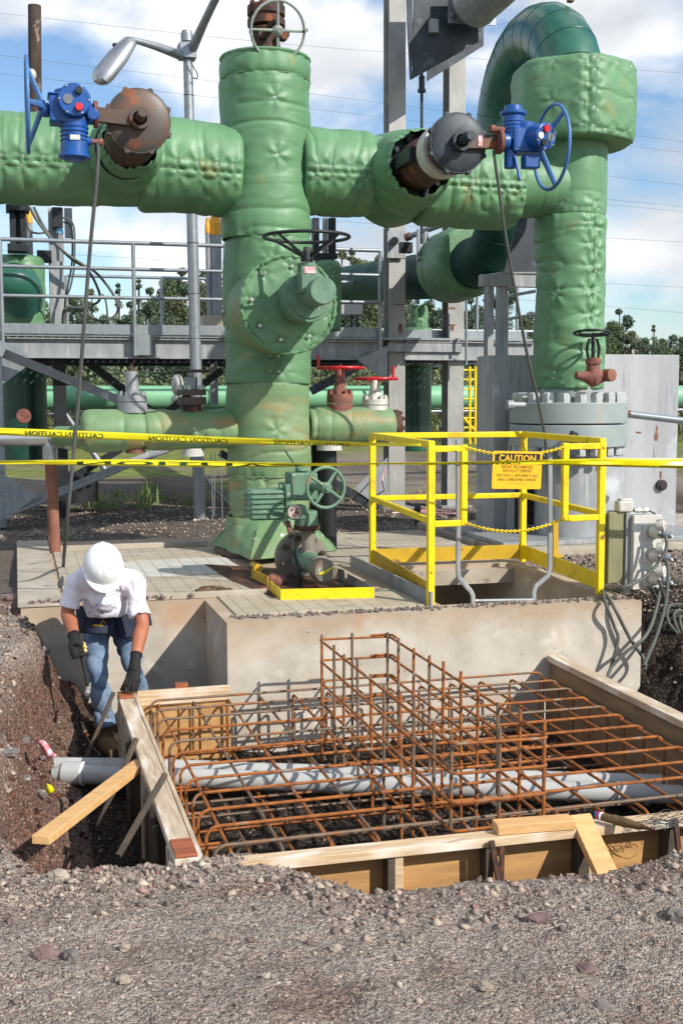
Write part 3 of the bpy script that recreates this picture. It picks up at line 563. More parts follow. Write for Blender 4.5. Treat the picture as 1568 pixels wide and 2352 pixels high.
# angle on a vertical axis: 0 faces -Y, positive towards +X
J1, _ = jacket('insulation_jacket', (VX, VY, zs['s1']-.0), (VX, VY, ztop), .408, MT['fabric'], ves, [(-1.2+i*.62, .26) for i in range(6)], [2.2], [], 11, ends=(.6, 1.2))
L2 = zs['s1']-zs['s2']
obj('jacket_rim', MB().ring((VX, VY, ztop-.015), (0, 0, 1), .385, .017, 60, 6), MT['fabric'], ves)
J2, _ = jacket('insulation_jacket', (VX, VY, zs['s2']), (VX, VY, zs['s1']), .402, MT['fabric'], ves, [(.0, vz(248)-zs['s2']), (.05, vz(375)-zs['s2'])], [2.6], [], 12, ends=(.3, .3), puff=.026, wr=1.5, closed=(0, 0))
b3 = lambda u, v: .05*np.exp(-((u-2*math.pi+.9)/.5)**2-((v-.55)/.25)**2)
J3, _ = jacket('insulation_jacket', (VX, VY, zs['s3']), (VX, VY, zs['s2']), .395, MT['fabric_mid'], ves, [(-.16, L) for L in (.10, .23)]+[(.06, L) for L in (.10, .23)]+[(-.16, zs['s2']-zs['s3']-.06), (.06, zs['s2']-zs['s3']-.06), (-.16, zs['s2']-zs['s3']-.2)], [-.05], [], 13, ends=(.3, .3), puff=.03, closed=(0, 0))
J4, _ = jacket('insulation_jacket', (VX, VY, zs['s4']), (VX, VY, zs['s3']), .388, MT['fabric_low'], ves, [(-.02, zs['s3']-zs['s4']-.42)], [2.0], [], 14, ends=(.3, .3), puff=.03, wr=1.4, closed=(0, 0), label='stained lower jacket')
J5, _ = jacket('insulation_jacket', (VX, VY, zs['sk']), (VX, VY, zs['s4']), .378, MT['fabric_low'], ves, [], [-.3], [], 15, ends=(.3, .3), puff=.02, wr=1.6, closed=(0, 0))
for k, R in (('s1', .404), ('s2', .396), ('s3', .390), ('s4', .384)):
    mb = MB(); pts = []
    for i in range(90):
        A = 2*math.pi*i/90; r = R+.004*vn(i*.9, 0, 0, 3)-.010; pts.append((VX+r*math.cos(A), VY+r*math.sin(A), zs[k]+.006*float(vn(math.cos(A)*2, math.sin(A)*2, R*9, 5))))
    obj('seam_band', mb.tube(pts, .006, 6, closed=True), MT['fabric_mid'], ves)
# box-shaped skirt draped over the base
skz = zs['sk']
kA, kF, kR = az(486, 1252, .05), az(573, 1290, .05), az(776, 1268, .05); kB = kA+kR-kF; poly = [kA, kF, kR, kB]; kc = sum(poly)/4
def poly_r(A):
    d = np.array((math.cos(A), math.sin(A))); best = 9
    for i in range(4):
        p, q = poly[i][:2]-kc[:2], poly[(i+1) % 4][:2]-kc[:2]; e = q-p; den = d[0]*e[1]-d[1]*e[0]
        if abs(den) < 1e-9: continue
        t = (p[0]*e[1]-p[1]*e[0])/den; s2 = (p[0]*d[1]-p[1]*d[0])/den
        if t > 0 and -1e-6 <= s2 <= 1+1e-6: best = min(best, t)
    return best
sk = MB(); v = []; nU = 220; lv = 34
for j in range(lv+1):
    t = j/lv
    for i in range(nU):
        A = 2*math.pi*i/nU; r0 = .385; r1 = poly_r(A); w = t**1.15; cx_, cy_ = VX+(kc[0]-VX)*w, VY+(kc[1]-VY)*w; rr = r0*(1-w)+r1*w
        rr += (.020*float(vn(math.cos(A)*3.5, math.sin(A)*3.5, t*4, 7))-.018*(1-abs(float(vn(math.cos(A)*5+t*3, math.sin(A)*5, t*2.5, 9))))**3+.010*math.sin(17*A+4*t)*math.exp(-t/.15))*min(1, t*4)
        v.append((cx_+rr*math.cos(A), cy_+rr*math.sin(A), skz+.01+(.05-skz)*t+.012*float(vn(A*4, 0, 0, 5))*t))
f = [(j*nU+i, j*nU+(i+1) % nU, (j+1)*nU+(i+1) % nU, (j+1)*nU+i) for j in range(lv) for i in range(nU)]
sk.add(v, f); s_ = obj('skirt', sk, MT['fabric_low'], ves, ang=70)
sm = s_.modifiers.new('t', 'SOLIDIFY'); sm.thickness = .014
V_ = np.array(v).reshape(lv+1, nU, 3)
for (i, t) in ((150, .55), (157, .9), (165, .45), (195, .6), (200, .9), (172, .9)):
    q = V_[int(t*lv), i]; n_ = nrm((q[0]-VX, q[1]-VY, .25)); inst('snap_stud', 'stud', mk_stud, MT['chrome'], s_, q+n_*.004, n_)
for k_ in (kA, kF, kR): i = int(round(math.atan2(k_[1]-kc[1], k_[0]-kc[0])/(2*math.pi)*nU)) % nU; obj('skirt_seam', MB().tube([V_[j, i]+nrm((V_[j, i][0]-VX, V_[j, i][1]-VY, 0))*.003 for j in range(8, lv+1)], .008, 6), MT['fabric_low'], s_)
obj('base_plate', MB().cyl((VX, VY, .0), (VX, VY, .06), .5, n=40).cyl((VX, VY, .0), (VX, VY, skz), .33), MT['rust_grey'], ves)
# shut-off gear on top
tv = thing('top_valve', 'rusty flanged valve on top of the tall green vessel', 'valve', (2.24, VY, ztop))
tx = at(612, 100, VY)[0]; T = lambda y: vz(y, 612)
mb = MB().lathe((tx, VY, ztop-.05), (tx, VY, 9), [(0, .17), (.06, .17), (.10, .13), (.20, .115), (.27, .15), (.30, .15), (.31, .10), (.42, .10)], 28)
obj('valve_body', mb, MT['rusty'], tv)
obj('flange', MB().cyl((tx, VY, T(62)), (tx, VY, T(46)), .165, n=32), MT['rusty'], tv, .004)
obj('gasket', MB().cyl((tx, VY, T(45.5)), (tx, VY, T(38)), .14, n=32), MT['red_rust'], tv)
obj('flange', MB().cyl((tx, VY, T(37.5)), (tx, VY, T(16)), .165, n=32), MT['rusty'], tv, .004)
for i in range(8):
    A = i*math.pi/4+.3; inst('bolt', 'bolt', mk_bolt, MT['rusty'], tv, (tx+.135*math.cos(A), VY+.135*math.sin(A), T(17)), (0, 0, 1), .75)
obj('stem', MB().cyl((tx-.01, VY, T(20)), (tx-.02, VY, T(20)+.5), .045), MT['rust_pipe'], tv)
ty = VY-.16
obj('side_shaft', MB().cyl((tx, VY, T(70)), (at(638, 70, ty-.15)[0], ty-.15, T(70)), .035).cyl((tx-.07, VY-.1, T(92)), (tx-.07, VY-.17, T(92)), .03).cyl((tx+.12, VY-.1, T(90)), (tx+.12, VY-.19, T(90)), .045), MT['rusty'], tv)
def handwheel(name, label, cat, c, axis, R, r, nsp, m, ref=(0, 0, 1), hub=.045, cone=.0, ph=0, knob=None, parent=None, fl=1):
    t = parent or thing(name, label, cat, c); x, y, d = frame(axis, ref); c = np.asarray(c, float)
    o = obj('wheel_rim' if parent is None else name, MB().ring(c, axis, R, r, 56, 10), m, t); P = t if parent is None else o
    for i in range(nsp):
        A = 2*math.pi*i/nsp+ph; obj('spoke', MB().tube([c-d*cone+(x*math.cos(A)+y*math.sin(A))*hub*.6, c+(x*math.cos(A)+y*math.sin(A))*R], [r*1.15, r*.8], 8), m, P)
    obj('hub', MB().lathe(c-d*(cone+hub*.8), c+d, [(0, hub*.8), (hub*.2, hub), (hub*1.5, hub*.9), (hub*1.6, hub*.5), (hub*1.9, hub*.5)], 18), m, P)
    if knob: q = c+(x*math.cos(knob)+y*math.sin(knob))*R; obj('crank_knob', MB().cyl(q, q+d*.06, .016, n=10), m, P)
    return t
mat('wheel_grey', '#8e9891', '#78827c', .5, sc=12, spots=('#b4b2a8', 20, .6, .1, O1))
c = at(638, 70, ty-.24); handwheel('handwheel', 'grey four spoked handwheel on the rusty valve atop the tall vessel', 'handwheel', c, (.10, -1, -.25), .235, .012, 4, MT['wheel_grey'], knob=.1, ph=.06)

# ================================================================ upper headers
HZ = 3.41
# on these X-running jackets: axis +X, ref -Y, e2 = cross(X, -Y) = -Z, so positive angles are below the middle
def row(us, v0, dv, n): return [(u, v0+dv*i) for i in range(n) for u in us]
hl = thing('insulated_pipe', 'fat green insulated pipe running left from the vessel above the walkway', 'insulated pipe', (.2, VY, HZ))
xr = lambda x, y=370, Y=VY-.35: at(x, y, Y)[0]
X0, X1 = -.7, xr(240)
jacket('insulation_jacket', (X0, VY, HZ), (X1, VY, HZ+.0), .385, MT['fabric'], hl, [(.13, xr(x)-X0) for x in (5, 53, 100, 145)]+[(.33, xr(x)-X0) for x in (3, 50, 98, 146)], [.23], [], 21, ends=(.2, .6), puff=.02, wr=1.3)
XC0 = xr(330)
jacket('insulation_jacket', (XC0, VY, HZ), (xr(560), VY, HZ-.03), .405, MT['fabric'], hl, [(.06, xr(x)-XC0) for x in (404, 452, 497, 534)]+[(.34, xr(x)-XC0) for x in (410, 457, 502, 538)], [.22], [], 22, ends=(1., 1.2), puff=.022, wr=1.4)
jacket('insulation_jacket', (X1-.10, VY, HZ), (XC0+.12, VY, HZ), .36, MT['fabric'], hl, [], [], [], 23, ends=(.2, .2), wr=1.3)
# neck of fabric around the valve bonnet (towards the camera), gathered
def collar(parent, cx, cz, y0, y1, R0, R1, seed, open_dark=True):
    o, _ = jacket('bonnet_cover', (cx, y0, cz), (cx, y1, cz), R0, MT['fabric'], parent, [], [], [], seed, ref=(1, 0, 0), ends=(0, .8), r2=R1, wr=2.2, puff=.02, closed=(0, 0)); return o
VLX, VLZ = .935, 3.43
collar(hl, VLX, VLZ, VY-.1, 9.80, .36, .245, 24)
hr = thing('insulated_pipe', 'fat green insulated pipe running right from the vessel to the tall right pipe', 'insulated pipe', (3.6, VY, HZ))
XD0 = xr(704)
jacket('insulation_jacket', (XD0, VY, HZ), (xr(868), VY, HZ), .39, MT['fabric'], hr, [(.04, xr(x)-XD0) for x in (727, 759, 800, 838)]+[(.30, xr(x)-XD0) for x in (727, 764, 800, 838)], [.16], [], 25, ends=(1.0, .5), puff=.02, wr=1.3)
VRX, VRZ = 3.41, 3.39
XE0 = xr(862)
jacket('insulation_jacket', (XE0-.05, VY, HZ), (xr(1020), VY, HZ-.02), .34, MT['fabric'], hr, [], [], [], 26, ends=(.3, .3))
collar(hr, VRX, VRZ, VY+.2, 9.90, .43, .315, 27)
XF0 = xr(985)
jacket('insulation_jacket', (XF0, VY, HZ-.06), (xr(1212), VY, HZ-.06), .385, MT['fabric'], hr, [(.04, xr(x)-XF0) for x in (1050, 1084, 1124, 1165, 1196)]+[(.30, xr(x)-XF0) for x in (1078, 1124, 1163, 1196)], [.18], [], 28, ends=(.9, .9), puff=.026, wr=1.6)
jacket('insulation_jacket', (xr(1205), VY, HZ-.03), (5.1, VY, HZ-.03), .30, MT['fabric'], hr, [], [], [], 29, ends=(.1, .1), puff=.008, wr=.5)
# ================================================================ right-hand vertical pipe
RX = 5.15
rp = thing('insulated_pipe', 'tall green insulated pipe on a bolted flange at right with a wide collar on top', 'insulated pipe', (RX, VY, 1.3))
rz = lambda y: at(1300, y, VY-.3)[2]
zb, zm, zc0, zc1 = rz(893), rz(487), rz(318), rz(135)
stv = lambda ys, u: [(u, rz(y)-zb) for y in ys if rz(y) > zb]
jacket('insulation_jacket', (RX, VY, zb), (RX, VY, zm), .345, MT['fabric'], rp, stv((510, 560, 612, 668, 722, 778, 832, 880), .08)+stv((520, 570, 620, 672, 726, 782, 836), .36)+[(-.85, rz(675)-zb), (-.9, rz(868)-zb)], [.22], [], 31, ends=(.4, .5), puff=.022, wr=1.9)
jacket('insulation_jacket', (RX, VY, zm), (RX, VY, zc0+.1), .335, MT['fabric'], rp, [(u, .045) for u in (-.3, .1, .45)]+[(u, .10) for u in (-.7, .25)], [2], [], 32, ends=(.4, .2), puff=.012, wr=.6, nu=120)
hexs = lambda u, t: 1+.03*np.cos(6*u+.8)
cH = zc1-zc0
jacket('insulation_collar', (RX, VY, zc0), (RX, VY, zc1), .575, MT['fabric'], rp, [(-.30, cH*t) for t in (.12, .37, .62, .88)]+[(-.12, cH*t) for t in (.1, .32, .55, .78, .93)]+[(u, .05) for u in (.1, .38, .6, .9, 1.15)]+[(u, cH-.06) for u in (.3, .75, 1.1, -.8)]+[(.72, cH*.5), (-.78, .3)], [-.21], [], 33, ends=(.8, 1.1), nu=220, puff=.02, wr=.9, shape=hexs)
obj('spool', MB().cyl((RX, VY, 1.26), (RX, VY, zb+.06), .31, n=40), MT['flange_grey'], rp)
fz1, fz2, fz3 = at(1296, 925, VY-.57)[2], at(1296, 976, VY-.57)[2], at(1296, 1030, VY-.57)[2]
obj('flange', MB().cyl((RX, VY, fz2+.006), (RX, VY, fz1), .56, n=64), MT['flange_grey'], rp, .008)
obj('flange', MB().cyl((RX, VY, fz3), (RX, VY, fz2-.006), .56, n=64), MT['flange_grey'], rp, .008)
obj('gasket', MB().cyl((RX, VY, fz2-.0065), (RX, VY, fz2+.0065), .5, n=48), MT['black_steel'], rp)
def mk_nut(): return MB().cyl((0, 0, 0), (0, 0, .085), .062, n=6).lathe((0, 0, .085), (0, 0, 1), [(0, .05), (.012, .036)], 12)
for i in range(20):
    A = 2*math.pi*i/20+.1; q = (RX+.49*math.cos(A), VY+.49*math.sin(A))
    inst('nut', 'nut', mk_nut, MT['nut_white'], rp, (*q, fz1), (0, 0, 1)); inst('nut', 'nut', mk_nut, MT['nut_white'], rp, (*q, fz3), (0, 0, -1), .9)
obj('lower_pipe', MB().cyl((RX, VY, .0), (RX, VY, fz3), .30, n=40), MT['galv_flat'], rp)
lx = at(1318, 1000, VY-.6)[0]
obj('lifting_lug', MB().prism([(lx-.09, VY-.60, fz3-.06), (lx+.06, VY-.60, fz3-.06), (lx+.04, VY-.60, fz3+.14), (lx-.01, VY-.60, fz3+.16)], (0, .06, 0)), MT['dark_steel'], rp)
jk = MB().lathe(at(1163, 930, VY-.35), at(1190, 930, VY-.35), [(0, .045), (.06, .045), (.061, .028), (.18, .028)], 14); obj('side_bolt', jk, MT['galv_flat'], rp)
# bare dark U bend over the top, coming down behind and turning left
ub = thing('dark_green_pipe', 'glossy dark green pipe bending over from the collar and running left behind the steel columns', 'pipe', (RX, 12.3, 3))
zt = at(1290, 20, 11.4)[2]-.30; R2 = .83
arc = [(RX, VY, zc1-.3), (RX, VY, zt-R2)]+[(RX, VY+R2-R2*math.cos(t), zt-R2+R2*math.sin(t)) for t in np.linspace(.0, math.pi, 22)[1:]]
YB = VY+2*R2; zq = 2.95; rb = .55; RX2 = RX+.02
leg = [(RX, YB, zt-R2), (RX2, YB, zq+rb)]+[(RX2, YB+rb-rb*math.cos(t), zq+rb-rb*math.sin(t)) for t in np.linspace(0, math.pi/2, 10)[1:]]+[(RX2, 14.6, zq), (5.5, 20, 3.34), (5.62, 22, 3.48)]
o_ = obj('pipe_bend', MB().tube(arc, .305, 40, ref=(1, 0, 0)), MT['dark_green'], ub)
for t in np.linspace(.1, math.pi-.3, 11):
    cc = np.array((RX, VY+R2-R2*math.cos(t), zt-R2+R2*math.sin(t))); obj('cladding_band', MB().ring(cc, (0, math.sin(t), math.cos(t)), .304, .0045, 44, 6), MT['deep_green'], o_)
o2_ = obj('pipe_run', MB().tube(leg, .295, 40, ref=(1, 0, 0)), MT['dull_green'], ub)
for yy in (15.4, 17.2, 19): obj('cladding_band', MB().ring((RX2+.061*(yy-14.6), yy, zq+.072*(yy-14.6)), (0.06, 1, 0.07), .295, .005, 40, 6), MT['deep_green'], o2_)
for t in (.2, .6, 1.0, 1.4): obj('cladding_band', MB().ring((RX2, YB+rb-rb*math.cos(t), zq+rb-rb*math.sin(t)), (0, math.sin(t), -math.cos(t)), .295, .005, 40, 6), MT['deep_green'], o2_)
jacket('insulation_collar', (RX2-.03, 13.15, zq+.04), (RX2-.03, 13.95, zq+.02), .43, MT['fabric_mid'], ub, [(0, .1), (.4, .25), (-.8, .3)], [.3], [], 41, ref=(-1, 0, 0), ends=(1.2, .9), nu=110)
b_ = at(1309, 20, 10.9)
obj('vent_stub', MB().beam((b_[0], b_[1], zt+.2), (b_[0]+.05, b_[1], zt+.9), .07, .05), MT['rust_pipe'], ub)
# ================================================================ actuated valves on the headers
def actuated(left):
    X, Z = (VLX, VLZ) if left else (VRX, VRZ)
    lab = ('rusty brown valve bonnet disc on the left green pipe' if left else 'black valve bonnet disc sticking out of the right green pipe')
    t = thing('valve_bonnet', lab, 'valve', (X, 9.9, Z)); m = MT['rust_grey']; yd = 9.12 if left else 9.08; R = .235
    obj('bonnet_barrel', MB().lathe((X, VY-.2, Z), (X, 0, Z), [(0, .20), (.55, .20), (VY-.2-yd-.10, .185), (VY-.2-yd-.06, .205)], 40), MT['rusty'], t)
    if not left:
        obj('liner_band', MB().cyl((X, 9.42, Z), (X, 9.24, Z), .215, n=44), MT['white_metal'], t)
        for i in range(10):
            A = i*.628; inst('bolt', 'bolt', mk_bolt, MT['black_steel'], t, (X+.235*math.cos(A), 10.07, Z+.235*math.sin(A)), (0, -1, 0), 1.)
        obj('inner_flange', MB().cyl((X, 10.25, Z), (X, 10.08, Z), .27, n=40), MT['black_steel'], t)
        obj('bracket', MB().box((X-.245, 9.5, Z-.06), (X-.17, 9.9, Z+.06)), MT['black_steel'], t, .005)
    else:
        obj('inner_flange', MB().cyl((X, 10.1, Z), (X, 9.98, Z), .262, n=40), MT['black_steel'], t)
    d = MB().cyl((X, yd, Z), (X, yd-.055, Z), R, n=48).lathe((X, yd-.055, Z), (X, 0, Z), [(0, R*.97), (.018, R*.80), (.022, R*.3)], 48)
    for i in range(8): A = i*math.pi/4+.4; d.cyl((X+(R-.002)*math.cos(A), yd, Z+(R-.002)*math.sin(A)), (X+(R-.002)*math.cos(A), yd-.056, Z+(R-.002)*math.sin(A)), .022, n=10)
    obj('bonnet_disc', d, MT['rust_grey'] if left else MT['dark_steel'], t, .003)
    yf = yd-.076
    obj('stem_ring', MB().lathe((X, yf, Z), (X, 0, Z), [(0, .075), (.07, .075), (.07, .052), (.0, .052)], 36, caps=False), MT['rust_grey'] if left else MT['dark_steel'], t)
    sh = MB().cyl((X, yf, Z), (X, yf-.26, Z), .036, n=24); sh.box((X-.012, yf-.2, Z+.03), (X+.012, yf-.05, Z+.042)); obj('stem', sh, MT['rust_grey'] if left else MT['dark_steel'], t, .002)
    # arm and actuator
    s = -1 if left else 1; ya = yf-.05
    t2 = thing('valve_actuator', 'bright blue electric actuator on the left pipe valve with its handwheel at the far left' if left else 'bright blue electric actuator on the right pipe valve beside the tall pipe', 'actuator', (X+s*.45, ya, Z))
    e = X+s*.30
    obj('mounting_arm', MB().beam((X+s*.06, ya+.035, Z-.0), (e, ya+.035, Z+.015), .05, .105, (0, 0, 1)), MT['rust_grey'], t2, .005)
    if not left: pl = MB().box((X+.14, ya+.004, Z-.03), (X+.175, ya+.009, Z+.05)); obj('tag_plate', pl, MT['wrapper'], t2)
    obj('mounting_flange', MB().cyl((e, ya, Z+.01), (e+s*.03, ya, Z+.01), .095, n=32), MT['red_rust'], t2, .003)
    x1 = e+s*.03; Bl = MT['blue']
    b = MB().cyl((x1, ya, Z+.01), (x1+s*.06, ya, Z+.01), .075, n=32).obox((x1+s*.19, ya, Z+.02), (1, 0, 0), (0, 1, 0), (0, 0, 1), .24, .19, .19).cyl((x1+s*.31, ya, Z+.02), (x1+s*.36, ya, Z+.02), .05, n=24)
    b.cyl((x1+s*.19, ya-.02, Z-.02), (x1+s*.19, ya-.02, Z+.16), .085, n=30)
    obj('gear_case', b, Bl, t2, .012)
    if left:
        obj('motor', MB().lathe((x1+s*.14, ya-.02, Z-.05), (x1+s*.14, ya-.02, -9), [(0, .10), (.10, .092), (.20, .10), (.24, .10), (.241, .115), (.26, .115), (.261, .085), (.28, .07)], 30).cyl((x1+s*.02, ya-.03, Z-.19), (x1+s*.06, ya-.03, Z-.19), .03), Bl, t2, .004)
        cc = (x1+s*.14, ya-.11, Z+.07)
        obj('control_head', MB().cyl((cc[0], ya, cc[2]), (cc[0], ya-.16, cc[2]), .115, n=36).cyl((cc[0]+.13, ya, Z-.01), (cc[0]+.13, ya-.1, Z-.01), .045, n=20), Bl, t2, .01)
        cy = ya-.162; hx = cc[0]; hz = cc[2]
        obj('window', MB().cyl((hx-.045, cy, hz+.0), (hx-.045, cy-.006, hz+.0), .035, n=24), MT['lamp_glass'], t2)
        obj('selector_knob', MB().cyl((hx+.03, cy, hz+.06), (hx+.03, cy-.025, hz+.06), .026, n=20), MT['black_steel'], t2, .003)
        obj('selector_knob', MB().cyl((hx+.03, cy, hz-.055), (hx+.03, cy-.03, hz-.055), .027, n=20), MT['red_plastic'], t2, .003)
        obj('cable_gland', MB().cyl((x1+s*.04, ya-.03, Z-.19), (x1-s*.03, ya-.03, Z-.19), .02, n=14).cyl((x1-s*.03, ya-.03, Z-.19), (x1-s*.06, ya-.03, Z-.19), .026, n=14), MT['red_rust'], t2)
        for k in range(4): z_ = Z-.10-.03*k; obj('motor_rib', MB().ring((x1+s*.14, ya-.02, z_), (0, 0, 1), .099, .004, 30, 6), Bl, t2)
        for k in range(6): A = k*1.047; obj('cover_bolt', MB().cyl((hx+.103*math.cos(A), cy+.004, hz+.103*math.sin(A)), (hx+.103*math.cos(A), cy-.006, hz+.103*math.sin(A)), .007, n=6), MT['chrome'], t2)
        obj('name_plate', MB().box((x1+s*.14-.035, ya-.122, Z-.20), (x1+s*.14+.035, ya-.117, Z-.165)), MT['white_metal'], t2); obj('cover_plate', MB().obox((x1+s*.19, ya, Z+.118), (1, 0, 0), (0, 1, 0), (0, 0, 1), .26, .21, .012), Bl, t2, .004)
        wx = x1+s*.46
    else:
        obj('motor', MB().lathe((x1+s*.10, ya, Z+.02), (x1+s*.10, ya, 9), [(0, .085), (.19, .085), (.20, .105), (.225, .105), (.226, .075), (.27, .07)], 30).cyl((x1+.08, ya, Z-.05), (x1+.08, ya, Z-.19), .05).cyl((x1+.09, ya-.06, Z-.1), (x1+.12, ya-.10, Z-.30), .012), Bl, t2, .005)
        cc = (x1+.24, ya-.02, Z+.05); dd = nrm((.35, -1, -.12)); c0 = np.array(cc); c1_ = c0+dd*.18
        obj('control_head', MB().cyl(c0, c1_, .105, n=36).obox((x1+.22, ya-.07, Z-.15), (1, 0, 0), (0, 1, 0), (0, 0, 1), .13, .1, .1), Bl, t2, .01)
        xx, yy, _ = frame(dd)
        obj('window', MB().cyl(c1_+xx*.045, c1_+xx*.045+dd*.006, .034, n=24), MT['lamp_glass'], t2)
        obj('selector_knob', MB().cyl(c1_-xx*.02+yy*.055, c1_-xx*.02+yy*.055+dd*.028, .026, n=20), MT['red_plastic'], t2)
        obj('selector_knob', MB().cyl(c1_-xx*.03-yy*.05, c1_-xx*.03-yy*.05+dd*.02, .026, n=20), MT['black_steel'], t2)
        obj('dial', MB().cyl(c1_-xx*.065+yy*.0, c1_-xx*.065+dd*.012, .025, n=20), MT['white_plastic'], t2)
        obj('cable_gland', MB().cyl((x1+.02, ya-.02, Z+.10), (x1-.06, ya-.02, Z+.10), .022, n=14).cyl((x1-.06, ya-.02, Z+.10), (x1-.10, ya-.02, Z+.10), .03, n=14), MT['red_rust'], t2)
        for k in range(4): z_ = Z+.08+.028*k; obj('motor_rib', MB().ring((x1+.10, ya, z_), (0, 0, 1), .087, .004, 30, 6), Bl, t2)
        for k in range(6): A = k*1.047+.4; q_ = c1_+(xx*math.cos(A)+yy*math.sin(A))*.094; obj('cover_bolt', MB().cyl(q_-dd*.004, q_+dd*.006, .007, n=6), MT['chrome'], t2)
        obj('cover_plate', MB().obox((x1+.19, ya-.096, Z+.03), (1, 0, 0), (0, 1, 0), (0, 0, 1), .20, .008, .15), Bl, t2, .003)
        wx = x1+.43
    wc = np.array((wx, ya, Z+.0+(.05 if left else -.01))); RW = .325
    w = obj('handwheel', MB().ring(wc, (1, 0, 0), RW, .0145, 60, 10), MT['blue_faded'], t2)
    for i in range(3):
        A = i*2.094+(1.2 if left else .25); obj('spoke', MB().tube([wc-np.array((s*.11, 0, 0)), wc+RW*np.array((0, math.cos(A), math.sin(A)))], [.018, .013], 8, flat=1.5), MT['blue_faded'], w)
    obj('wheel_shaft', MB().cyl((x1+s*.34, ya, wc[2]), (wx-s*.07, ya, wc[2]), .035), MT['blue'], w)
    return t2
actuated(True); actuated(False)
cab = lambda pts, r, lab, m='cable', k=10: tag(obj('cable', MB().tube([np.asarray(p, float) for p in pts], r, 8, k), MT[m]), lab, 'cable')
cab([at(222, 329, 8.95), at(226, 345, 8.9), at(222, 420, 8.85), at(205, 600, 8.85), at(178, 950, 8.85), at(152, 1225, 8.85), az(146, 1300, .02), az(142, 1345, .02)], .014, 'black cable hanging from the left blue actuator down to the pad')
cab([at(1133, 345, 8.95), at(1143, 420, 8.95), at(1165, 570, 9.0), at(1205, 790, 9.1), at(1250, 1000, 9.2), at(1262, 1200, 9.25), az(1270, 1290, .02)], .0135, 'black cable hanging from the right blue actuator past the bolted flange')
# ================================================================ gear valve on the vessel's face
cv = thing('gear_valve', 'round padded green valve on the front of the tall vessel with a capped stub', 'valve', (2.4, 9.9, 1.6))
fc = at(663, 700, 9.66); cx, cz = fc[0], fc[2]
o_, sf = jacket('insulation_drum', (cx, 10.45, cz), (cx, 9.66, cz), .385, MT['fabric_low'], cv, [], [1.9], [], 51, ref=(1, 0, 0), ends=(0, .25), puff=.012, wr=.8, closed=(0, 0))
# quilted front disc
v = []; nR, nA = 26, 120; fst = [(at(x, y, 9.65)) for x, y in ((607, 627), (670, 612), (578, 688), (597, 748), (645, 780), (710, 772), (748, 720))]
for j in range(nR+1):
    for i in range(nA):
        A = 2*math.pi*i/nA; r = .392*(j/nR)**.8+(0 if j else .001); x, z = cx+r*math.cos(A), cz+r*math.sin(A)
        y = 9.665-.03*(1-(r/.39)**2)+.010*float(vn(x*4, z*4, 0, 3))
        for s in fst:
            q = math.hypot(x-s[0], z-s[2]); y += .022*math.exp(-(q/.03)**2)+.006*math.cos(5*math.atan2(z-s[2], x-s[0]))*math.exp(-(q/.10)**2)
        v.append((x, y, z))
f = [(j*nA+i, (j+1)*nA+i, (j+1)*nA+(i+1) % nA, j*nA+(i+1) % nA) for j in range(nR) for i in range(nA)]
fo = obj('insulation_front', MB().add(v, f), MT['fabric_mid'], cv)
for s in fst: inst('snap_stud', 'stud', mk_stud, MT['chrome'], fo, (s[0], 9.635, s[2]), (0, -1, 0))
pts = [(cx+(.392+.006*math.sin(i*2.3))*math.cos(i*2*math.pi/110), 9.665+.006*math.sin(i*1.7), cz+(.392+.006*math.cos(i*2.9))*math.sin(i*2*math.pi/110)) for i in range(110)]
obj('piping', MB().tube(pts, .017, 6, closed=True), MT['fabric_mid'], cv)
c0 = at(743, 667, 8.98); G = MT['valve_green']; X, Z = c0[0], c0[2]
gp = MB().cyl((X-.02, 9.62, Z-.02), (X-.02, 9.36, Z-.02), .205, n=10, ph=.3).cyl((X-.02, 9.36, Z-.02), (X-.02, 9.345, Z-.02), .17, n=36); obj('gear_housing', gp, G, cv, .012)
obj('stub', MB().lathe((X, 9.36, Z), (X, 0, Z), [(0, .118), (.03, .105), (.05, .092), (.22, .092), (.221, .098), (.245, .098)], 36), G, cv)
obj('stub_cap', MB().lathe((X, 9.12, Z), (X, 0, Z), [(0, .106), (.125, .106), (.14, .10), (.141, .03), (.136, .0)], 40), G, cv)
nx_ = at(707, 640, 9.25)[0]; zt_ = at(707, 612, 9.25)[2]
obj('neck', MB().box((nx_-.072, 9.18, Z+.0), (nx_+.055, 9.33, zt_)).cyl((nx_-.008, 9.255, zt_-.01), (nx_-.008, 9.255, zt_+.03), .075, n=28), G, cv, .012)
pz_ = at(707, 619, 9.17)[2]; obj('tag_plate', MB().box((nx_-.045, 9.174, pz_-.028), (nx_+.042, 9.179, pz_+.022)), MT['wrapper'], cv)
obj('wheel_stem', MB().cyl((nx_-.008, 9.255, zt_), (nx_-.008, 9.255, zt_+.15), .026).cyl((nx_-.008, 9.255, zt_+.03), (nx_-.008, 9.255, zt_+.10), .045, n=8), MT['rust_grey'], cv)
wz = at(703, 544, 9.25)[2]
handwheel('handwheel', 'large dark horizontal handwheel above the padded valve on the vessel', 'handwheel', (nx_-.008, 9.255, wz), (0, 0, 1), .335, .0135, 4, MT['black_steel'], ref=(1, 0, 0), cone=.15, ph=.62, hub=.05)
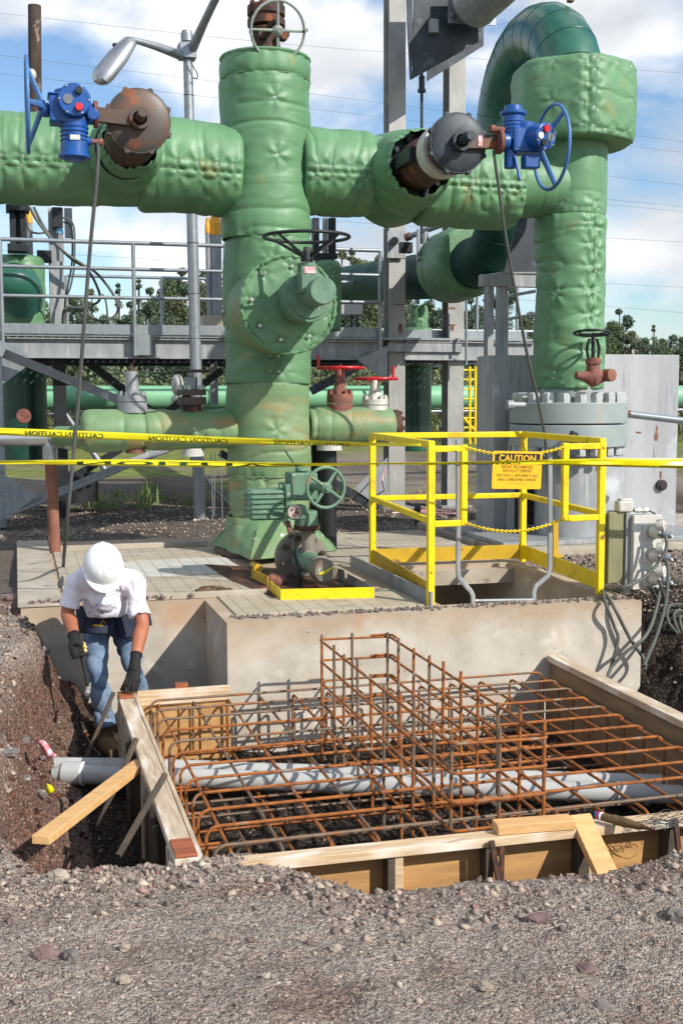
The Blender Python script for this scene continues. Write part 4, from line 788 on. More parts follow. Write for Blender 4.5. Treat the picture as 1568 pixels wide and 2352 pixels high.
# ================================================================ low cross pipes
LZ = at(360, 986, 10.55)[2]; LY = 10.55
lp = thing('insulated_pipe', 'low green insulated pipe left of the vessel behind the yellow tape', 'insulated pipe', (1, LY, LZ))
lx0, lx1 = at(190, 986, LY)[0], at(540, 986, LY)[0]
jacket('insulation_jacket', (lx0, LY, LZ-.01), (lx1, LY, LZ), .188, MT['fabric_low'], lp, [(-.05, at(441, 986, LY)[0]-lx0)], [2.5], [at(330, 986, LY)[0]-lx0], 61, ends=(1, .5), puff=.02, wr=1.3, nu=100, r2=.182)
obj('bare_pipe', MB().cyl((.36, LY+.3, LZ-.06), (lx0+.05, LY+.05, LZ-.06), .088, n=24), MT['fabric_low'], lp)
rp2 = thing('insulated_pipe', 'low rust stained green insulated pipe right of the vessel under the red handwheels', 'insulated pipe', (3.2, LY, LZ))
rx0, rx1 = at(708, 978, LY)[0], at(900, 978, LY)[0]; LZ2 = at(800, 978, LY)[2]
jacket('insulation_jacket', (rx0, LY, LZ2), (rx1, LY, LZ2), .175, MT['fabric_low'], rp2, [], [2.5], [.05], 62, ends=(.5, .9), puff=.012, wr=.7, nu=100)
obj('end_flange', MB().cyl((rx1+.0, LY, LZ2), (rx1+.06, LY, LZ2), .145, n=30), MT['rusty'], rp2, .004)
for i in range(8): A = i*.785+.2; inst('bolt', 'bolt', mk_bolt, MT['rusty'], rp2, (rx1+.05, LY+.115*math.cos(A), LZ2+.115*math.sin(A)), (1, 0, 0), .7)
obj('drain_flange', MB().cyl((at(757, 1025, LY)[0]-.0, LY, LZ2-.22), (at(757, 1025, LY)[0], LY, LZ2-.15), .12), MT['white_metal'], rp2)
obj('support_leg', MB().cyl((at(757, 1025, LY)[0], LY+.05, 0), (at(757, 1025, LY)[0], LY+.05, LZ2-.2), .075), MT['black_steel'], rp2)
obj('support_leg', MB().cyl((at(735, 1100, 10.9)[0], 10.95, 0), (at(735, 1100, 10.9)[0], 10.95, LZ2-.1), .10), MT['black_steel'], rp2)
xq = at(443, 1030, LY)[0]; obj('drain_flange', MB().lathe((xq, LY, LZ-.235), (0, 0, 99+LY), [(0, .09)], 4) if 0 else MB().cyl((xq, LY, LZ-.24), (xq, LY, LZ-.17), .10), MT['white_metal'], lp)
xq = at(311, 1030, LY)[0]; obj('drain_flange', MB().cyl((xq, LY, LZ-.205), (xq, LY, LZ-.15), .085), MT['red_rust'], lp)
# galvanised elbow and rust-red riser
rr = thing('rusty_pipe', 'rust red upright pipe rising from the pad to a shiny galvanised elbow at left', 'pipe', (.3, 11.14, 0))
ez = at(115, 1056, 11.14)[2]; pxx = at(119, 1150, 11.14)[0]; hz_ = at(60, 1007, 11.14)[2]
obj('riser', MB().cyl((pxx+.02, 11.14, 0), (pxx, 11.14, ez), .052, n=24).cyl((pxx+.01, 11.14, .48), (pxx+.01, 11.14, .5), .056, n=24), MT['rust_pipe'], rr)
obj('elbow', MB().cyl((pxx, 11.14, ez-.02), (pxx, 11.14, hz_), .068, n=24).cyl((pxx-.0, 11.14, hz_-.03), (pxx, 11.14, hz_+.062), .068, .03, n=24), MT['aluminium'], rr)
obj('cladded_run', MB().cyl((-1.6, 11.14, hz_), (pxx+.02, 11.14, hz_), .068, n=24).cyl((pxx+.02, 11.14, hz_), (pxx+.14, 11.02, hz_-.02), .078, n=24), MT['aluminium'], rr)
# ---- small valves on the low pipes
def flg(mb, x, z0, z1, r, n=36): return mb.cyl((x, LY, z0), (x, LY, z1), r, n=n)
def valve_thing(label): return thing('small_valve', label, 'valve', (1, LY, LZ+.2))
zz = lambda y, x=400: at(x, y, LY)[2]
t = valve_thing('grey capped valve bonnet with bolted flange on the low left pipe'); x = at(304, 900, LY)[0]; pw = lambda p: p/2744*10.9
obj('bonnet', MB().lathe((x, LY, zz(910)), (x, LY, 9), [(0, pw(17)), (.03, pw(15)), (zz(853)-zz(910)-.004, pw(13)), (zz(853)-zz(910), pw(11))], 28), MT['galv_flat'], t)
obj('stem', MB().cyl((x, LY, zz(853)), (x, LY, zz(836)), .01), MT['rusty'], t)
obj('flange', flg(flg(MB(), x, zz(922), zz(908), pw(32)), x, zz(948), zz(924), pw(32)), MT['galv_flat'], t, .003)
for i in range(8): A = i*.785+.2; inst('bolt', 'bolt', mk_bolt, MT['galv_flat'], t, (x+.10*math.cos(A), LY+.10*math.sin(A), zz(908)), (0, 0, 1), .62)
t = valve_thing('rusty gate valve with a flat brown handwheel on the low left pipe'); x = at(440, 900, LY)[0]
obj('bonnet', MB().cyl((x, LY, zz(895)), (x, LY, zz(866)), pw(14)).cyl((x, LY, zz(866)), (x, LY, zz(850)), .02), MT['galv_flat'], t, .005)
obj('flange', flg(flg(MB(), x, zz(908), zz(895), pw(33), 8), x, zz(930), zz(912), pw(33), 8), MT['rust_grey'], t, .003)
obj('neck', MB().cyl((x, LY, zz(948)), (x, LY, zz(928)), pw(22)), MT['rusty'], t)
for i in range(6): A = i*1.047+.2; inst('bolt', 'bolt', mk_bolt, MT['nut_white'], t, (x+.105*math.cos(A), LY+.105*math.sin(A), zz(895)), (0, 0, 1), .7)
wheel = lambda x, y, R, m, r=.011, ref=(1, 0, 0), rxy=None: None
c = np.array((x, LY, zz(852))); w = obj('wheel_rim', MB().ring(c, (0, 0, 1), pw(40), .011, 48, 8), MT['rust_grey'], t)
for i in range(3): A = i*2.09+.4; obj('spoke', MB().tube([c, c+pw(40)*np.array((math.cos(A), math.sin(A), 0))], .009, 6), MT['rust_grey'], w)
for (xc, yw, rpx, fm, y1, y2, y3, hdl, lab) in ((780, 845, 53, 'red_rust', 905, 945, 28, (727, 818), 'rusty valve with a bright red handwheel nearest the vessel'), (861, 870, 49, 'white_metal', 917, 943, 28, (877, 845), 'white painted valve with a bright red handwheel by the steel column')):
    t = valve_thing(lab); x = at(xc, yw, LY)[0]; F_ = MT[fm]
    zt_ = zz(yw+4, xc); z1, z2 = zz(y1, xc), zz(y2, xc)
    obj('neck', MB().lathe((x, LY, z1-.01), (x, LY, 9), [(0, pw(22)), (.05, pw(16)), (.10, pw(11)), (zt_-z1, pw(11)), (zt_-z1+.012, pw(9))], 28), F_, t)
    h1 = (z1-z2)*.45; obj('flange', MB().cyl((x, LY, z2), (x, LY, z2+h1), pw(30), n=36).cyl((x, LY, z2+h1+.006), (x, LY, z1), pw(30), n=36), F_, t, .003)
    for i in range(8): A = i*.785+.3; inst('bolt', 'bolt', mk_bolt, F_, t, (x+.098*math.cos(A), LY+.098*math.sin(A), z1), (0, 0, 1), .66)
    c = np.array((x+pw(2), LY, zz(yw, xc))); R = pw(rpx)
    w = obj('wheel_rim', MB().ring(c, (0, 0, 1), R, .0145, 56, 10), MT['red_paint'], t)
    for i in range(4): A = i*1.571+.5; obj('spoke', MB().tube([c+np.array((0, 0, -.01)), c+R*np.array((math.cos(A), math.sin(A), 0))], [.02, .012], 8), MT['red_paint'], w)
    obj('hub', MB().cyl(c-[0, 0, .025], c+[0, 0, .02], .03), MT['red_paint'], w)
    A = math.pi*.98 if xc < 800 else -.9; q = c+R*.98*np.array((math.cos(A), math.sin(A), 0)); obj('crank_handle', MB().tube([q-[0, 0, .015], q+[0, 0, pw(29)]], [.016, .013], 12), MT['red_paint'], w)
    obj('stem', MB().cyl(c, c+[0, 0, pw(9)], .008), MT['rust_grey'], t)
# brown globe valve on the tall right pipe
dv = thing('drain_valve', 'small rusty brown globe valve with black handwheel on the right pipe', 'valve', (5.3, 10.2, 1.5))
yv = 10.02; P_ = lambda x, y: at(x, y, yv)
c = P_(1361, 860); obj('valve_body', MB().tube([P_(1322, 862), P_(1340, 864), P_(1361, 868), P_(1375, 866), P_(1390, 862)], [.035, .045, .085, .06, .048], 20, 4).tube([P_(1361, 862), P_(1361, 842), P_(1361, 822)], [.07, .06, .05], 20, 3).cyl(P_(1361, 836), P_(1361, 824), .075, n=8), MT['red_rust'], dv)
e_ = P_(1388, 862); obj('end_cap', MB().cyl(e_, e_+np.array((.03, -.09, 0)), .058, n=28), MT['rust_pipe'], dv, .006)
obj('yoke', MB().tube([P_(1350, 824), P_(1347, 800), P_(1353, 778)], .014, 8, 4).tube([P_(1372, 824), P_(1375, 800), P_(1369, 778)], .014, 8, 4).cyl(P_(1361, 824), P_(1361, 765), .018), MT['black_steel'], dv)
w = obj('handwheel', MB().ring(P_(1360, 765), (.05, .1, 1), .165, .0125, 44, 8), MT['black_steel'], dv)
for i in range(4): A = i*1.571+.3; obj('spoke', MB().tube([P_(1360, 768), P_(1360, 765)+.165*np.array((math.cos(A), math.sin(A), -.05))], .011, 6), MT['black_steel'], w)
# ================================================================ motor valve at the foot of the vessel
mv = thing('valve_actuator', 'old green ribbed motor actuator with dial mounted low in front of the vessel', 'actuator', (2.1, 8.8, 0))
ym = 8.75; Q = lambda x, y, Y=None: at(x, y, ym if Y is None else Y); G = MT['valve_green']
a0, a1 = Q(573, 1197), Q(655, 1124)
mb = MB().box((a0[0], ym, a0[2]), (a1[0], ym+.24, a1[2]))
obj('motor_housing', mb, G, mv, .03)
fin = MB()
for i in range(6): z = a0[2]+.022+(a1[2]-a0[2]-.044)*i/5; fin.box((a0[0]+.02, ym-.014, z-.007), (a1[0]-.01, ym+.25, z+.007)).box((a0[0]-.010, ym+.02, z-.007), (a0[0]+.01, ym+.22, z+.007))
obj('cooling_fins', fin, G, mv, .004)
b0, b1 = Q(655, 1172), Q(668, 1112); obj('end_bell', MB().box((b0[0], ym-.015, b0[2]-.02), (b1[0], ym+.255, b1[2])).cyl(Q(648, 1118, ym+.02), Q(640, 1118, ym+.02), .018), G, mv, .01)
g0, g1 = Q(668, 1150), Q(728, 1085); obj('gearbox', MB().box((g0[0], ym-.03, g0[2]), (g1[0], ym+.22, g1[2])).cyl(Q(703, 1172, ym+.1), Q(703, 1215, ym+.1), .085, .095).cyl((g0[0]+.1, ym+.08, g1[2]), (g0[0]+.1, ym+.08, g1[2]+.03), .05), G, mv, .02)
obj('lower_flange', MB().cyl(Q(704, 1217, ym+.1), Q(704, 1205, ym+.1), .10, n=28), MT['rusty'], mv, .004)
s0, s1_ = Q(661, 1192), Q(697, 1158); obj('switch_box', MB().box((s0[0], ym-.10, s0[2]), (s1_[0], ym+.02, s1_[2])), G, mv, .015)
dc = Q(676, 1176, ym-.10); obj('dial', MB().cyl(dc, dc+np.array((0, -.012, 0)), .053, n=30), MT['dial'], mv, .003)
for dx, dz in ((-.02, .02), (.015, .025), (.025, -.01), (-.005, -.02), (.01, .0)): obj('screw', MB().cyl(dc+np.array((dx, -.012, dz)), dc+np.array((dx, -.022, dz)), .0095, n=10), MT['red_rust'], mv)
obj('yoke', MB().lathe(Q(708, 1217, ym+.1), Q(708, 1290, ym+.1), [(0, .058), (.02, .052), (.16, .055), (.22, .075)], 24), MT['cast_grey'], mv)
ky = 9.0; kc = at(690, 1282, ky); K2 = at(748, 1312, 8.28)
obj('body_disc', MB().lathe((K2[0]-.0, ky+.12, K2[2]), (K2[0], -9, K2[2]), [(0, .19), (.02, .205), (.09, .205), (.10, .19), (.105, .12)], 40), MT['cast_grey'], mv, .006)
for i in range(8): A = i*.785+.2; inst('bolt', 'bolt', mk_bolt, MT['rust_grey'], mv, (K2[0]+.165*math.cos(A), ky+.018, K2[2]+.165*math.sin(A)), (0, -1, 0), .8)
obj('stub', MB().lathe((K2[0], ky-.05, K2[2]), (K2[0], -9, K2[2]), [(0, .10), (.1, .078), (ky-.05-8.46, .072)], 32), MT['valve_green'], mv)
obj('stub_cap', MB().lathe((K2[0], 8.47, K2[2]), (K2[0], -9, K2[2]), [(0, .088), (.03, .092), (.035, .086), (.18, .086), (.19, .08)], 36), MT['cast_grey'], mv)
yl = K2-np.array((0, .006, 0)); obj('paint_mark', MB().tube([yl+np.array((-.05, .0, -.015)), yl+np.array((0, -.001, .004)), yl+np.array((.06, 0, .03))], .004, 6, 4).tube([yl+np.array((-.055, .0, -.022)), yl+np.array((.0, -.001, -.01)), yl+np.array((.03, 0, .012))], .003, 6, 4), MT['tape'], mv)
hc = at(748, 1120, 8.45)
handwheel('handwheel', 'pale green four spoked handwheel on the ribbed motor actuator', 'handwheel', hc, (.16, -1, .03), .148, .0135, 4, MT['valve_green'], hub=.042, ph=.95)
obj('wheel_shaft', MB().cyl(hc, (hc[0]-.03, ym, hc[2]-.01), .03), G, mv)
for dx in (0, .018): obj('conduit', MB().tube([Q(660+dx*60, 1197), Q(664+dx*200, 1222), Q(673+dx*200, 1270, 8.6), Q(683+dx*200, 1305, 8.5), Q(687+dx*200, 1352, 8.5)], .010, 8, 6), MT['rubber'], mv)
obj('conduit_joint', MB().cyl(Q(662, 1205), Q(665, 1222), .018).cyl(Q(660, 1198), Q(662, 1206), .022), MT['red_rust'], mv)
obj('antenna_rod', MB().cyl(Q(695, 1094, ym+.05), Q(654, 1034, ym+.05), .006), MT['dark_steel'], mv)
obj('valve_foot', MB().ball(az(655, 1352, .02)+np.array((0, .25, .02)), .07, .07, .05).ball(az(640, 1352, .02)+np.array((0, .22, .03)), .045, .04, .05).ball((K2[0]-.06, 8.5, .0), .08, .05, .03), MT['red_rust'], mv)
pc = at(592, 1304, 9.1); tag(obj('pipe_plug', MB().cyl(pc+np.array((0, .2, 0)), pc, .024, n=16).cyl(pc+np.array((0, .03, 0)), pc-np.array((0, .02, 0)), .033, n=16), MT['yellow_dull']), 'small capped pipe end beside the skirt of the tall vessel', 'pipe end')
kp = thing('kick_plate', 'low yellow kick plate box around the foot of the motor valve', 'kick plate', (2.0, 8.1, 0))
kA, kB, kC = az(645, 1378, .012), az(859, 1373, .012), az(620, 1358, .012); H = .075
obj('kick_board', MB().prism([kA, kB, kB+[0, 0, H], kA+[0, 0, H]], (0, .006, 0)).prism([kC, kA, kA+[0, 0, H], kC+[0, 0, H]], (.006, .002, 0)), MT['yellow'], kp)
kD = az(797, 1340, .012); obj('kick_board', MB().prism([kB, kD, kD+[0, 0, H], kB+[0, 0, H]], (.006, 0, 0)).prism([az(775, 1332, .012), az(790, 1337, .012), az(790, 1337, .012)+[0, 0, H*1.2], az(775, 1332, .012)+[0, 0, H*1.2]], (.006, 0, 0)), MT['galv_flat'], kp)
kE, kF = az(578, 1328, .012), az(615, 1347, .012); obj('kick_board', MB().prism([kE, kF, kF+[0, 0, H], kE+[0, 0, H]], (.006, 0, 0)), MT['yellow_dull'], kp)
obj('dark_opening_plate', MB().prism([(1.70, 8.11, .0), (2.40, 8.11, .0), (2.45, 9.2, .0), (1.70, 9.75, .0), (1.5, 9.9, 0), (1.55, 9.0, 0)], (0, 0, .0155)), MT['rusty'], kp)  # flat plate whose dark colour stands in for shade inside the opening
# ================================================================ yellow guard around the hatch
Yl = MT['yellow']; FL, BL, BR, FR = [np.array(p) for p in ((2.675, 7.56, .0), (2.83, 9.44, 0), (4.15, 9.38, 0), (3.985, 7.66, .0))]
gd = thing('guard_rail', 'bright yellow tubular guard rail cage around the open hatch', 'guard rail', FL)
zt = at(982, 1022, 7.56)[2]; zm = at(982, 1204, 7.56)[2]; up = lambda p, z: np.array((p[0], p[1], z)); w_ = .048
for p in (FL, BL, BR, FR): obj('post', MB().beam(up(p, .0 if p is not FL else -.02), up(p, zt), w_, w_, (0, 1, 0)), Yl, gd, .005)
for a, b in ((FL, BL), (BL, BR), (BR, FR)):
    dr = nrm(b-a)
    obj('top_rail', MB().beam(up(a-dr*.02, zt+.004), up(b+dr*.02, zt+.004), w_, w_), Yl, gd, .006); obj('mid_rail', MB().beam(up(a+dr*.024, zm+.02), up(b-dr*.024, zm+.02), .04, .044), Yl, gd, .006)
    obj('toe_board', MB().beam(up(a+dr*.0255, .09), up(b-dr*.0255, .09), .008, .12), MT['yellow_dull'] if b is not FR else Yl, gd, .001)
def onf(x): t_ = (at(x, 1020, 7.6)[0]-FL[0])/(FR[0]-FL[0]); return FL+(FR-FL)*t_
for a, b in ((FL, onf(1062)), (FR, onf(1303))):
    dr = nrm(b-a); obj('gate_post', MB().beam(up(b, zm-.02), up(b, zt-.002), .045, .045, (0, 1, 0)), Yl, gd, .006)
    obj('gate_rail', MB().beam(up(a+dr*.024, zt-.028), up(b-dr*.024, zt-.028), .042, .042), Yl, gd, .005); obj('gate_rail', MB().beam(up(a+dr*.024, zm), up(b-dr*.024, zm), .042, .042), Yl, gd, .005)
def chain(a, b, sag, label):
    a, b = np.asarray(a, float), np.asarray(b, float); n = 44; mb = MB(); P = [a+(b-a)*t-np.array((0, 0, sag*4*t*(1-t))) for t in np.linspace(0, 1, n+1)]
    for i in range(n):
        c = (P[i]+P[i+1])/2; d = P[i+1]-P[i]; x, y, dd = frame(d); s = y if i % 2 else x; L = np.linalg.norm(d)*.75; wd = .0085
        ring = [c+dd*L*math.cos(t)*(1 if abs(math.cos(t)) < .8 else .98)+s*wd*math.sin(t)*1.0 for t in np.linspace(0, 2*math.pi, 12, endpoint=False)]; mb.tube(ring, .0032, 5, closed=True)
    return tag(obj('chain', mb, Yl), label, 'chain')
cA, cB = onf(1066), onf(1300); o3 = np.array((0, -.03, 0))
chain(up(cA, zt-.02)+o3, up(cB, zt-.025)+o3, .055, 'upper yellow chain closing the guard rail gate above the sign')
chain(up(cA, zm)+o3, up(cB, zm+.01)+o3, .075, 'lower yellow chain drooping across the guard rail gate')
# caution sign
sg_ = thing('caution_sign', 'small yellow caution sign with black header hanging on the guard rail chain', 'sign', at(1188, 1080, 7.55))
def quadpt(x, y): return at(x, y, 7.56)
TL, TR, BRr, BLl = quadpt(1133, 1035), quadpt(1246, 1037), quadpt(1240, 1125), quadpt(1127, 1122)
ex = nrm(TR-TL); ez_ = nrm(TL-BLl); ez_ = nrm(ez_-ex*(ez_@ex)); en = np.cross(ex, ez_); Wd = np.linalg.norm(TR-TL); Hh = np.linalg.norm(TL-BLl); O = (TL+TR+BRr+BLl)/4
def rrect(w, h, r, k=5):
    p = []
    for cx_, cy_, a0_ in ((w/2-r, h/2-r, 0), (-w/2+r, h/2-r, 90), (-w/2+r, -h/2+r, 180), (w/2-r, -h/2+r, 270)):
        for i in range(k+1): A = math.radians(a0_+90*i/k); p.append((cx_+r*math.cos(A), cy_+r*math.sin(A)))
    return p
obj('sign_plate', MB().prism([O+ex*a+ez_*b for a, b in rrect(Wd, Hh, .012)], -en*.003), MT['sign_yellow'], sg_)
def place_text(body, cx_, cy_, size, m, parent, off=.0006, sx=1., name='lettering', bold=0.):
    me = text_mesh(body, size, bold=bold); M4 = Matrix(((ex[0]*sx, ez_[0], en[0], 0), (ex[1]*sx, ez_[1], en[1], 0), (ex[2]*sx, ez_[2], en[2], 0), (0, 0, 0, 1)))
    q = O+ex*cx_+ez_*cy_+en*off; M4.translation = Vector(q); me.materials.append(m); return link(name, me, None, parent, M4)
obj('header_panel', MB().prism([O+ex*a+ez_*(b+Hh*.31) for a, b in rrect(Wd*.92, Hh*.26, .006)], en*.0008), MT['ink'], sg_)
place_text('CAUTION', 0, Hh*.235, .062, MT['sign_yellow'], sg_, .0014, .98, bold=.0012)
for s, y, z in (('ENTRY PROHIBITED', .075, .030), ('WITHOUT PERMIT', -.03, .030), ('TEST FOR O\u2082 DEFICIENCY, H\u2082S', -.145, .0255), ('AND COMBUSTIBLE VAPORS', -.255, .0255)): place_text(s, 0, Hh*y-.008, z, MT['ink'], sg_, .0007, .86)
obj('fine_print', MB().beam(O-ex*.06-ez_*Hh*.36+en*.0012, O+ex*.06-ez_*Hh*.36+en*.0012, .001, .0012), MT['ink'], sg_)
# ladder
ld = thing('ladder', 'grey steel ladder with tall bent side rails standing in the open hatch', 'ladder', (3.4, 7.7, -.4)); yl_ = 7.68
def lpt(x, y): return at(x, y, yl_)
lr = [lpt(1051, 1010), lpt(1052, 1200), lpt(1051, 1312), lpt(1054, 1328), lpt(1080, 1358), lpt(1085, 1368), lpt(1086, 1420), lpt(1088, 1600)]
rrl = [lpt(1262, 1046), lpt(1262, 1200), lpt(1262, 1305), lpt(1258, 1322), lpt(1230, 1346), lpt(1225, 1360), lpt(1225, 1420), lpt(1222, 1600)]
for P in (lr, rrl): obj('side_rail', MB().tube(P, .019, 8, flat=.6, ref=(0, 1, 0)), MT['galv_flat'], ld)
for y in (1380, 1470): obj('rung', MB().cyl(lpt(1087, y), lpt(1224, y-2), .012), MT['galv_flat'], ld)
bl = thing('bollard_stub', 'thin dull yellow upright stub with a flange inside the guard rail corner', 'stub', at(1274, 1290, 8.6))
p0, p1 = at(1273, 1278, 8.9), at(1273, 1196, 8.9); obj('stub_tube', MB().beam(p0, p1, .045, .045, (0, 1, 0)), MT['yellow_dull'], bl, .004); obj('stub_flange', MB().cyl(p0+[0, 0, .0], p0+[0, 0, .012], .07), MT['yellow_dull'], bl)
# ================================================================ socket box at the right
jb = thing('junction_box', 'olive and white electrical socket box on grey posts at the end of the concrete wall', 'junction box', (4.2, 7.7, 0)); yb = 7.66
def bx(x0, y0, x1, y1, Y0, dep, m, name, bev=.004):
    a, b = at(x0, y1, Y0), at(x1, y0, Y0); return obj(name, MB().box((a[0], Y0, a[2]), (b[0], Y0+dep, b[2])), MT[m], jb, bev)
bx(1381, 1168, 1393, 1348, yb+.05, .05, 'galv_flat', 'post'); bx(1395, 1176, 1434, 1340, yb+.02, .16, 'pier_olive', 'enclosure'); bx(1434, 1178, 1449, 1366, yb, .05, 'galv_flat', 'post')
bx(1452, 1182, 1520, 1355, yb-.04, .10, 'box_white', 'socket_box', .004); bx(1420, 1150, 1456, 1178, yb+.0, .08, 'white_metal', 'conduit_cap', .015); bx(1425, 1145, 1452, 1152, yb+.01, .06, 'white_metal', 'conduit_cap', .006)
obj('conduit_fitting', MB().cyl(at(1455, 1172, yb), at(1486, 1172, yb), .016).cyl(at(1462, 1172, yb), at(1467, 1172, yb), .022, n=6).cyl(at(1477, 1172, yb), at(1485, 1172, yb), .024, n=6), MT['chrome'], jb)
obj('conduit', MB().tube([at(1484, 1172, yb), at(1500, 1178, yb), at(1512, 1190, yb)], .007, 8, 4), MT['cable'], jb)
for k, y in enumerate((1222, 1275, 1328)):
    c = at(1492, y, yb-.05); rc_ = obj('socket', MB().box(c+[-.055, -.012, -.055], c+[.045, .012, .055]).cyl(c+[0, -.01, 0], c+[.05, -.09, -.0], .042, n=24), MT['white_metal'], jb, .006)
    obj('socket_lid', MB().cyl(c+[.02, -.06, .05], c+[.06, -.10, .055], .045, n=20), MT['white_metal'], rc_, .004)
    obj('plug', MB().cyl(c+[.05, -.09, 0], c+[.09, -.12, -.012], .032, n=20).cyl(c+[.09, -.12, -.012], c+[.10, -.125, -.03], .016), MT['aluminium'], rc_)
ends = [at(1512, y+6, yb-.16) for y in (1222, 1275, 1328)]
cab([ends[0], at(1528, 1235, 7.45), at(1525, 1270, 7.42), at(1480, 1325, 7.4), at(1420, 1352, 7.4), az(1385, 1352, .03), az(1395, 1372, .03), at(1412, 1400, 7.25), at(1445, 1465, 7.22), at(1478, 1515, 7.2), at(1480, 1540, 7.1)], .0125, 'dark cord looping from the top socket across the wall end', 'cable_grey')
cab([ends[1], at(1532, 1300, 7.4), at(1528, 1380, 7.3), at(1510, 1450, 7.2), at(1490, 1500, 7.1), at(1478, 1530, 7.0)], .0125, 'dark cord hanging from the middle socket over the wall end', 'cable_grey')
cab([ends[2], at(1516, 1350, 7.4), at(1500, 1420, 7.25), at(1478, 1465, 7.15), at(1440, 1495, 7.15), at(1405, 1530, 7.15), at(1392, 1560, 7.1)], .0125, 'dark cord from the bottom socket crossing low over the wall face', 'cable_grey')
cab([az(1385, 1350, .03), at(1388, 1380, 7.26), at(1410, 1440, 7.24), at(1418, 1470, 7.22), at(1400, 1540, 7.2)], .0125, 'dark cord hanging down the wall end from the guard rail corner', 'cable_grey')
for k, (dx, lab) in enumerate(((0, 'outer'), (14, 'middle'), (26, 'inner'))):
    x0 = 1485+dx; cab([at(1490+dx, 1350, 7.6), at(1520+dx*.5, 1395, 7.9), at(1570, 1440-dx, 8.0), at(1640, 1460-dx, 8.0), at(1600, 1400+dx, 8.0), at(1540+dx, 1390+dx, 7.7), at(1535+dx, 1430, 7.5), at(1580, 1480+dx, 7.5)], .011, 'grey cord of the coil at the right edge, '+lab+' loop', 'cable_grey')
# ================================================================ steel columns, platform
def pbox(mb, x0, y0, x1, y1, Y, dep): a, b = at(x0, y1, Y), at(x1, y0, Y); return mb.box((a[0], Y, a[2]), (b[0], Y+dep, b[2]))
def hcol(x0, x1, Y, z0, z1, m, parent, name='h_section', dep=.24):
    a, b = at(x0, 900, Y)[0], at(x1, 900, Y)[0]; mb = MB().box((a, Y, z0), (b, Y+.014, z1)).box((a, Y+dep-.014, z0), (b, Y+dep, z1)).box(((a+b)/2-.006, Y+.014, z0), ((a+b)/2+.006, Y+dep-.014, z1))
    return obj(name, mb, m, parent)
CY = 14.62
for (x0, x1, lab) in ((893, 930, 'grey steel H column nearer the vessel rising out of the picture'), (1028, 1064, 'grey steel H column with rust marks nearer the tall right pipe')):
    t = thing('steel_column', lab, 'column', (at(x0, 900, CY)[0], CY, 0)); hcol(x0, x1, CY, -.05, 8.2, MT['column_steel'], t)
    a, b = at(x0, 900, CY)[0], at(x1, 900, CY)[0]; obj('base_plate', MB().box((a-.1, CY-.08, -.04), (b+.1, CY+.32, .0)), MT['galv_flat'], t)
    for (rx0, ry0, rx1, ry1) in (((905, 698, 926, 702), (915, 744, 924, 772)) if x0 == 893 else ((1031, 706, 1046, 712), (1034, 747, 1042, 764), (1030, 745, 1047, 749))):
        p0_, p1_ = at(rx0, ry1, CY-.004), at(rx1, ry0, CY-.004); nn_ = 9; top_ = [(p0_[0]+(p1_[0]-p0_[0])*i/nn_, CY-.003, p1_[2]+.01*math.sin(i*2.1)) for i in range(nn_+1)]; bot_ = [(p0_[0]+(p1_[0]-p0_[0])*i/nn_, CY-.003, p0_[2]+(p1_[2]-p0_[2])*.55*abs(math.sin(i*1.9+x0))) for i in range(nn_, -1, -1)]; obj('rust_streak', MB().prism(top_+bot_, (0, .002, 0)), MT['rust_pipe'], t)
    zz_ = at(x0, 592, CY)[2]; obj('splice_plate', MB().box((a-.004, CY-.012, zz_), (b+.004, CY-.002, zz_+.34)), MT['galv_flat'], t)
    for u in (.2, .8):
        for v in (.04, .30): inst('bolt', 'bolt', mk_bolt, MT['galv_flat'], t, (a+(b-a)*u, CY-.012, zz_+v), (0, -1, 0), .5)
PY = 14.5; zl = lambda y: at(100, y, PY)[2]; zf = at(100, 766, PY)[2]; XL = at(3, 700, PY)[0]; XR = at(871, 700, PY)[0]
pf = thing('platform', 'grey steel walkway platform on beams behind the big pipes', 'platform', (2, PY, 0))
def ibeam(mb, x0, x1, Y, zt_, zb_, w=.12): return mb.box((x0, Y-w/2, zt_-.014), (x1, Y+w/2, zt_)).box((x0, Y-w/2, zb_), (x1, Y+w/2, zb_+.014)).box((x0, Y-.005, zb_+.014), (x1, Y+.005, zt_-.014))
zbt, zbb = zl(775), zl(822)
XE = at(1232, 700, PY)[0]
obj('edge_beam', ibeam(MB(), XL+.05, XR+.05, PY+.10, zbt, zbb), MT['galv_flat'], pf)
obj('edge_beam', ibeam(MB(), XR+.36, XE, PY+.10, zbt, zbb), MT['galv_flat'], pf)
obj('toe_plate', MB().box((XL+.02, PY+.0, zf), (XR, PY+.006, zl(743))).box((XR+.36, PY+.3, zf), (XE, PY+.306, zl(743))), MT['galv'], pf)
gr = MB().box((XL-.4, PY+.02, zf-.03), (XE, PY+.05, zf-.002))
for i in range(70): gr.box((XL-.4+i*.1, PY+.05, zf-.03), (XL-.4+i*.1+.055, 18.0, zf-.002))
for i in range(28): gr.box((XL-.4, PY+.14+i*.13, zf-.028), (XE, PY+.14+i*.13+.05, zf-.004))
obj('floor_grating', gr, MT['galv'], pf)
obj('channel', MB().box((at(893, 800, 14.5)[0], 14.55, at(960, 808, 14.5)[2]), (at(1064, 800, 14.5)[0], 14.60, at(960, 788, 14.5)[2])), MT['galv_flat'], pf, .004)
for x, yb_ in ((5, 1200), (308, 0), (600, 0), (871, 0)):
    X = at(x, 700, PY)[0]; obj('rail_post', MB().cyl((X, PY-.03, zbb+.03 if x > 10 else zf-.12), (X, PY-.03, zl(553)), .024, n=14), MT['galv'], pf)
    if x == 308: obj('post_bracket', MB().box((X-.01, PY-.02, zbb+.04), (X+.20, PY-.01, zbb+.28)), MT['galv'], pf)
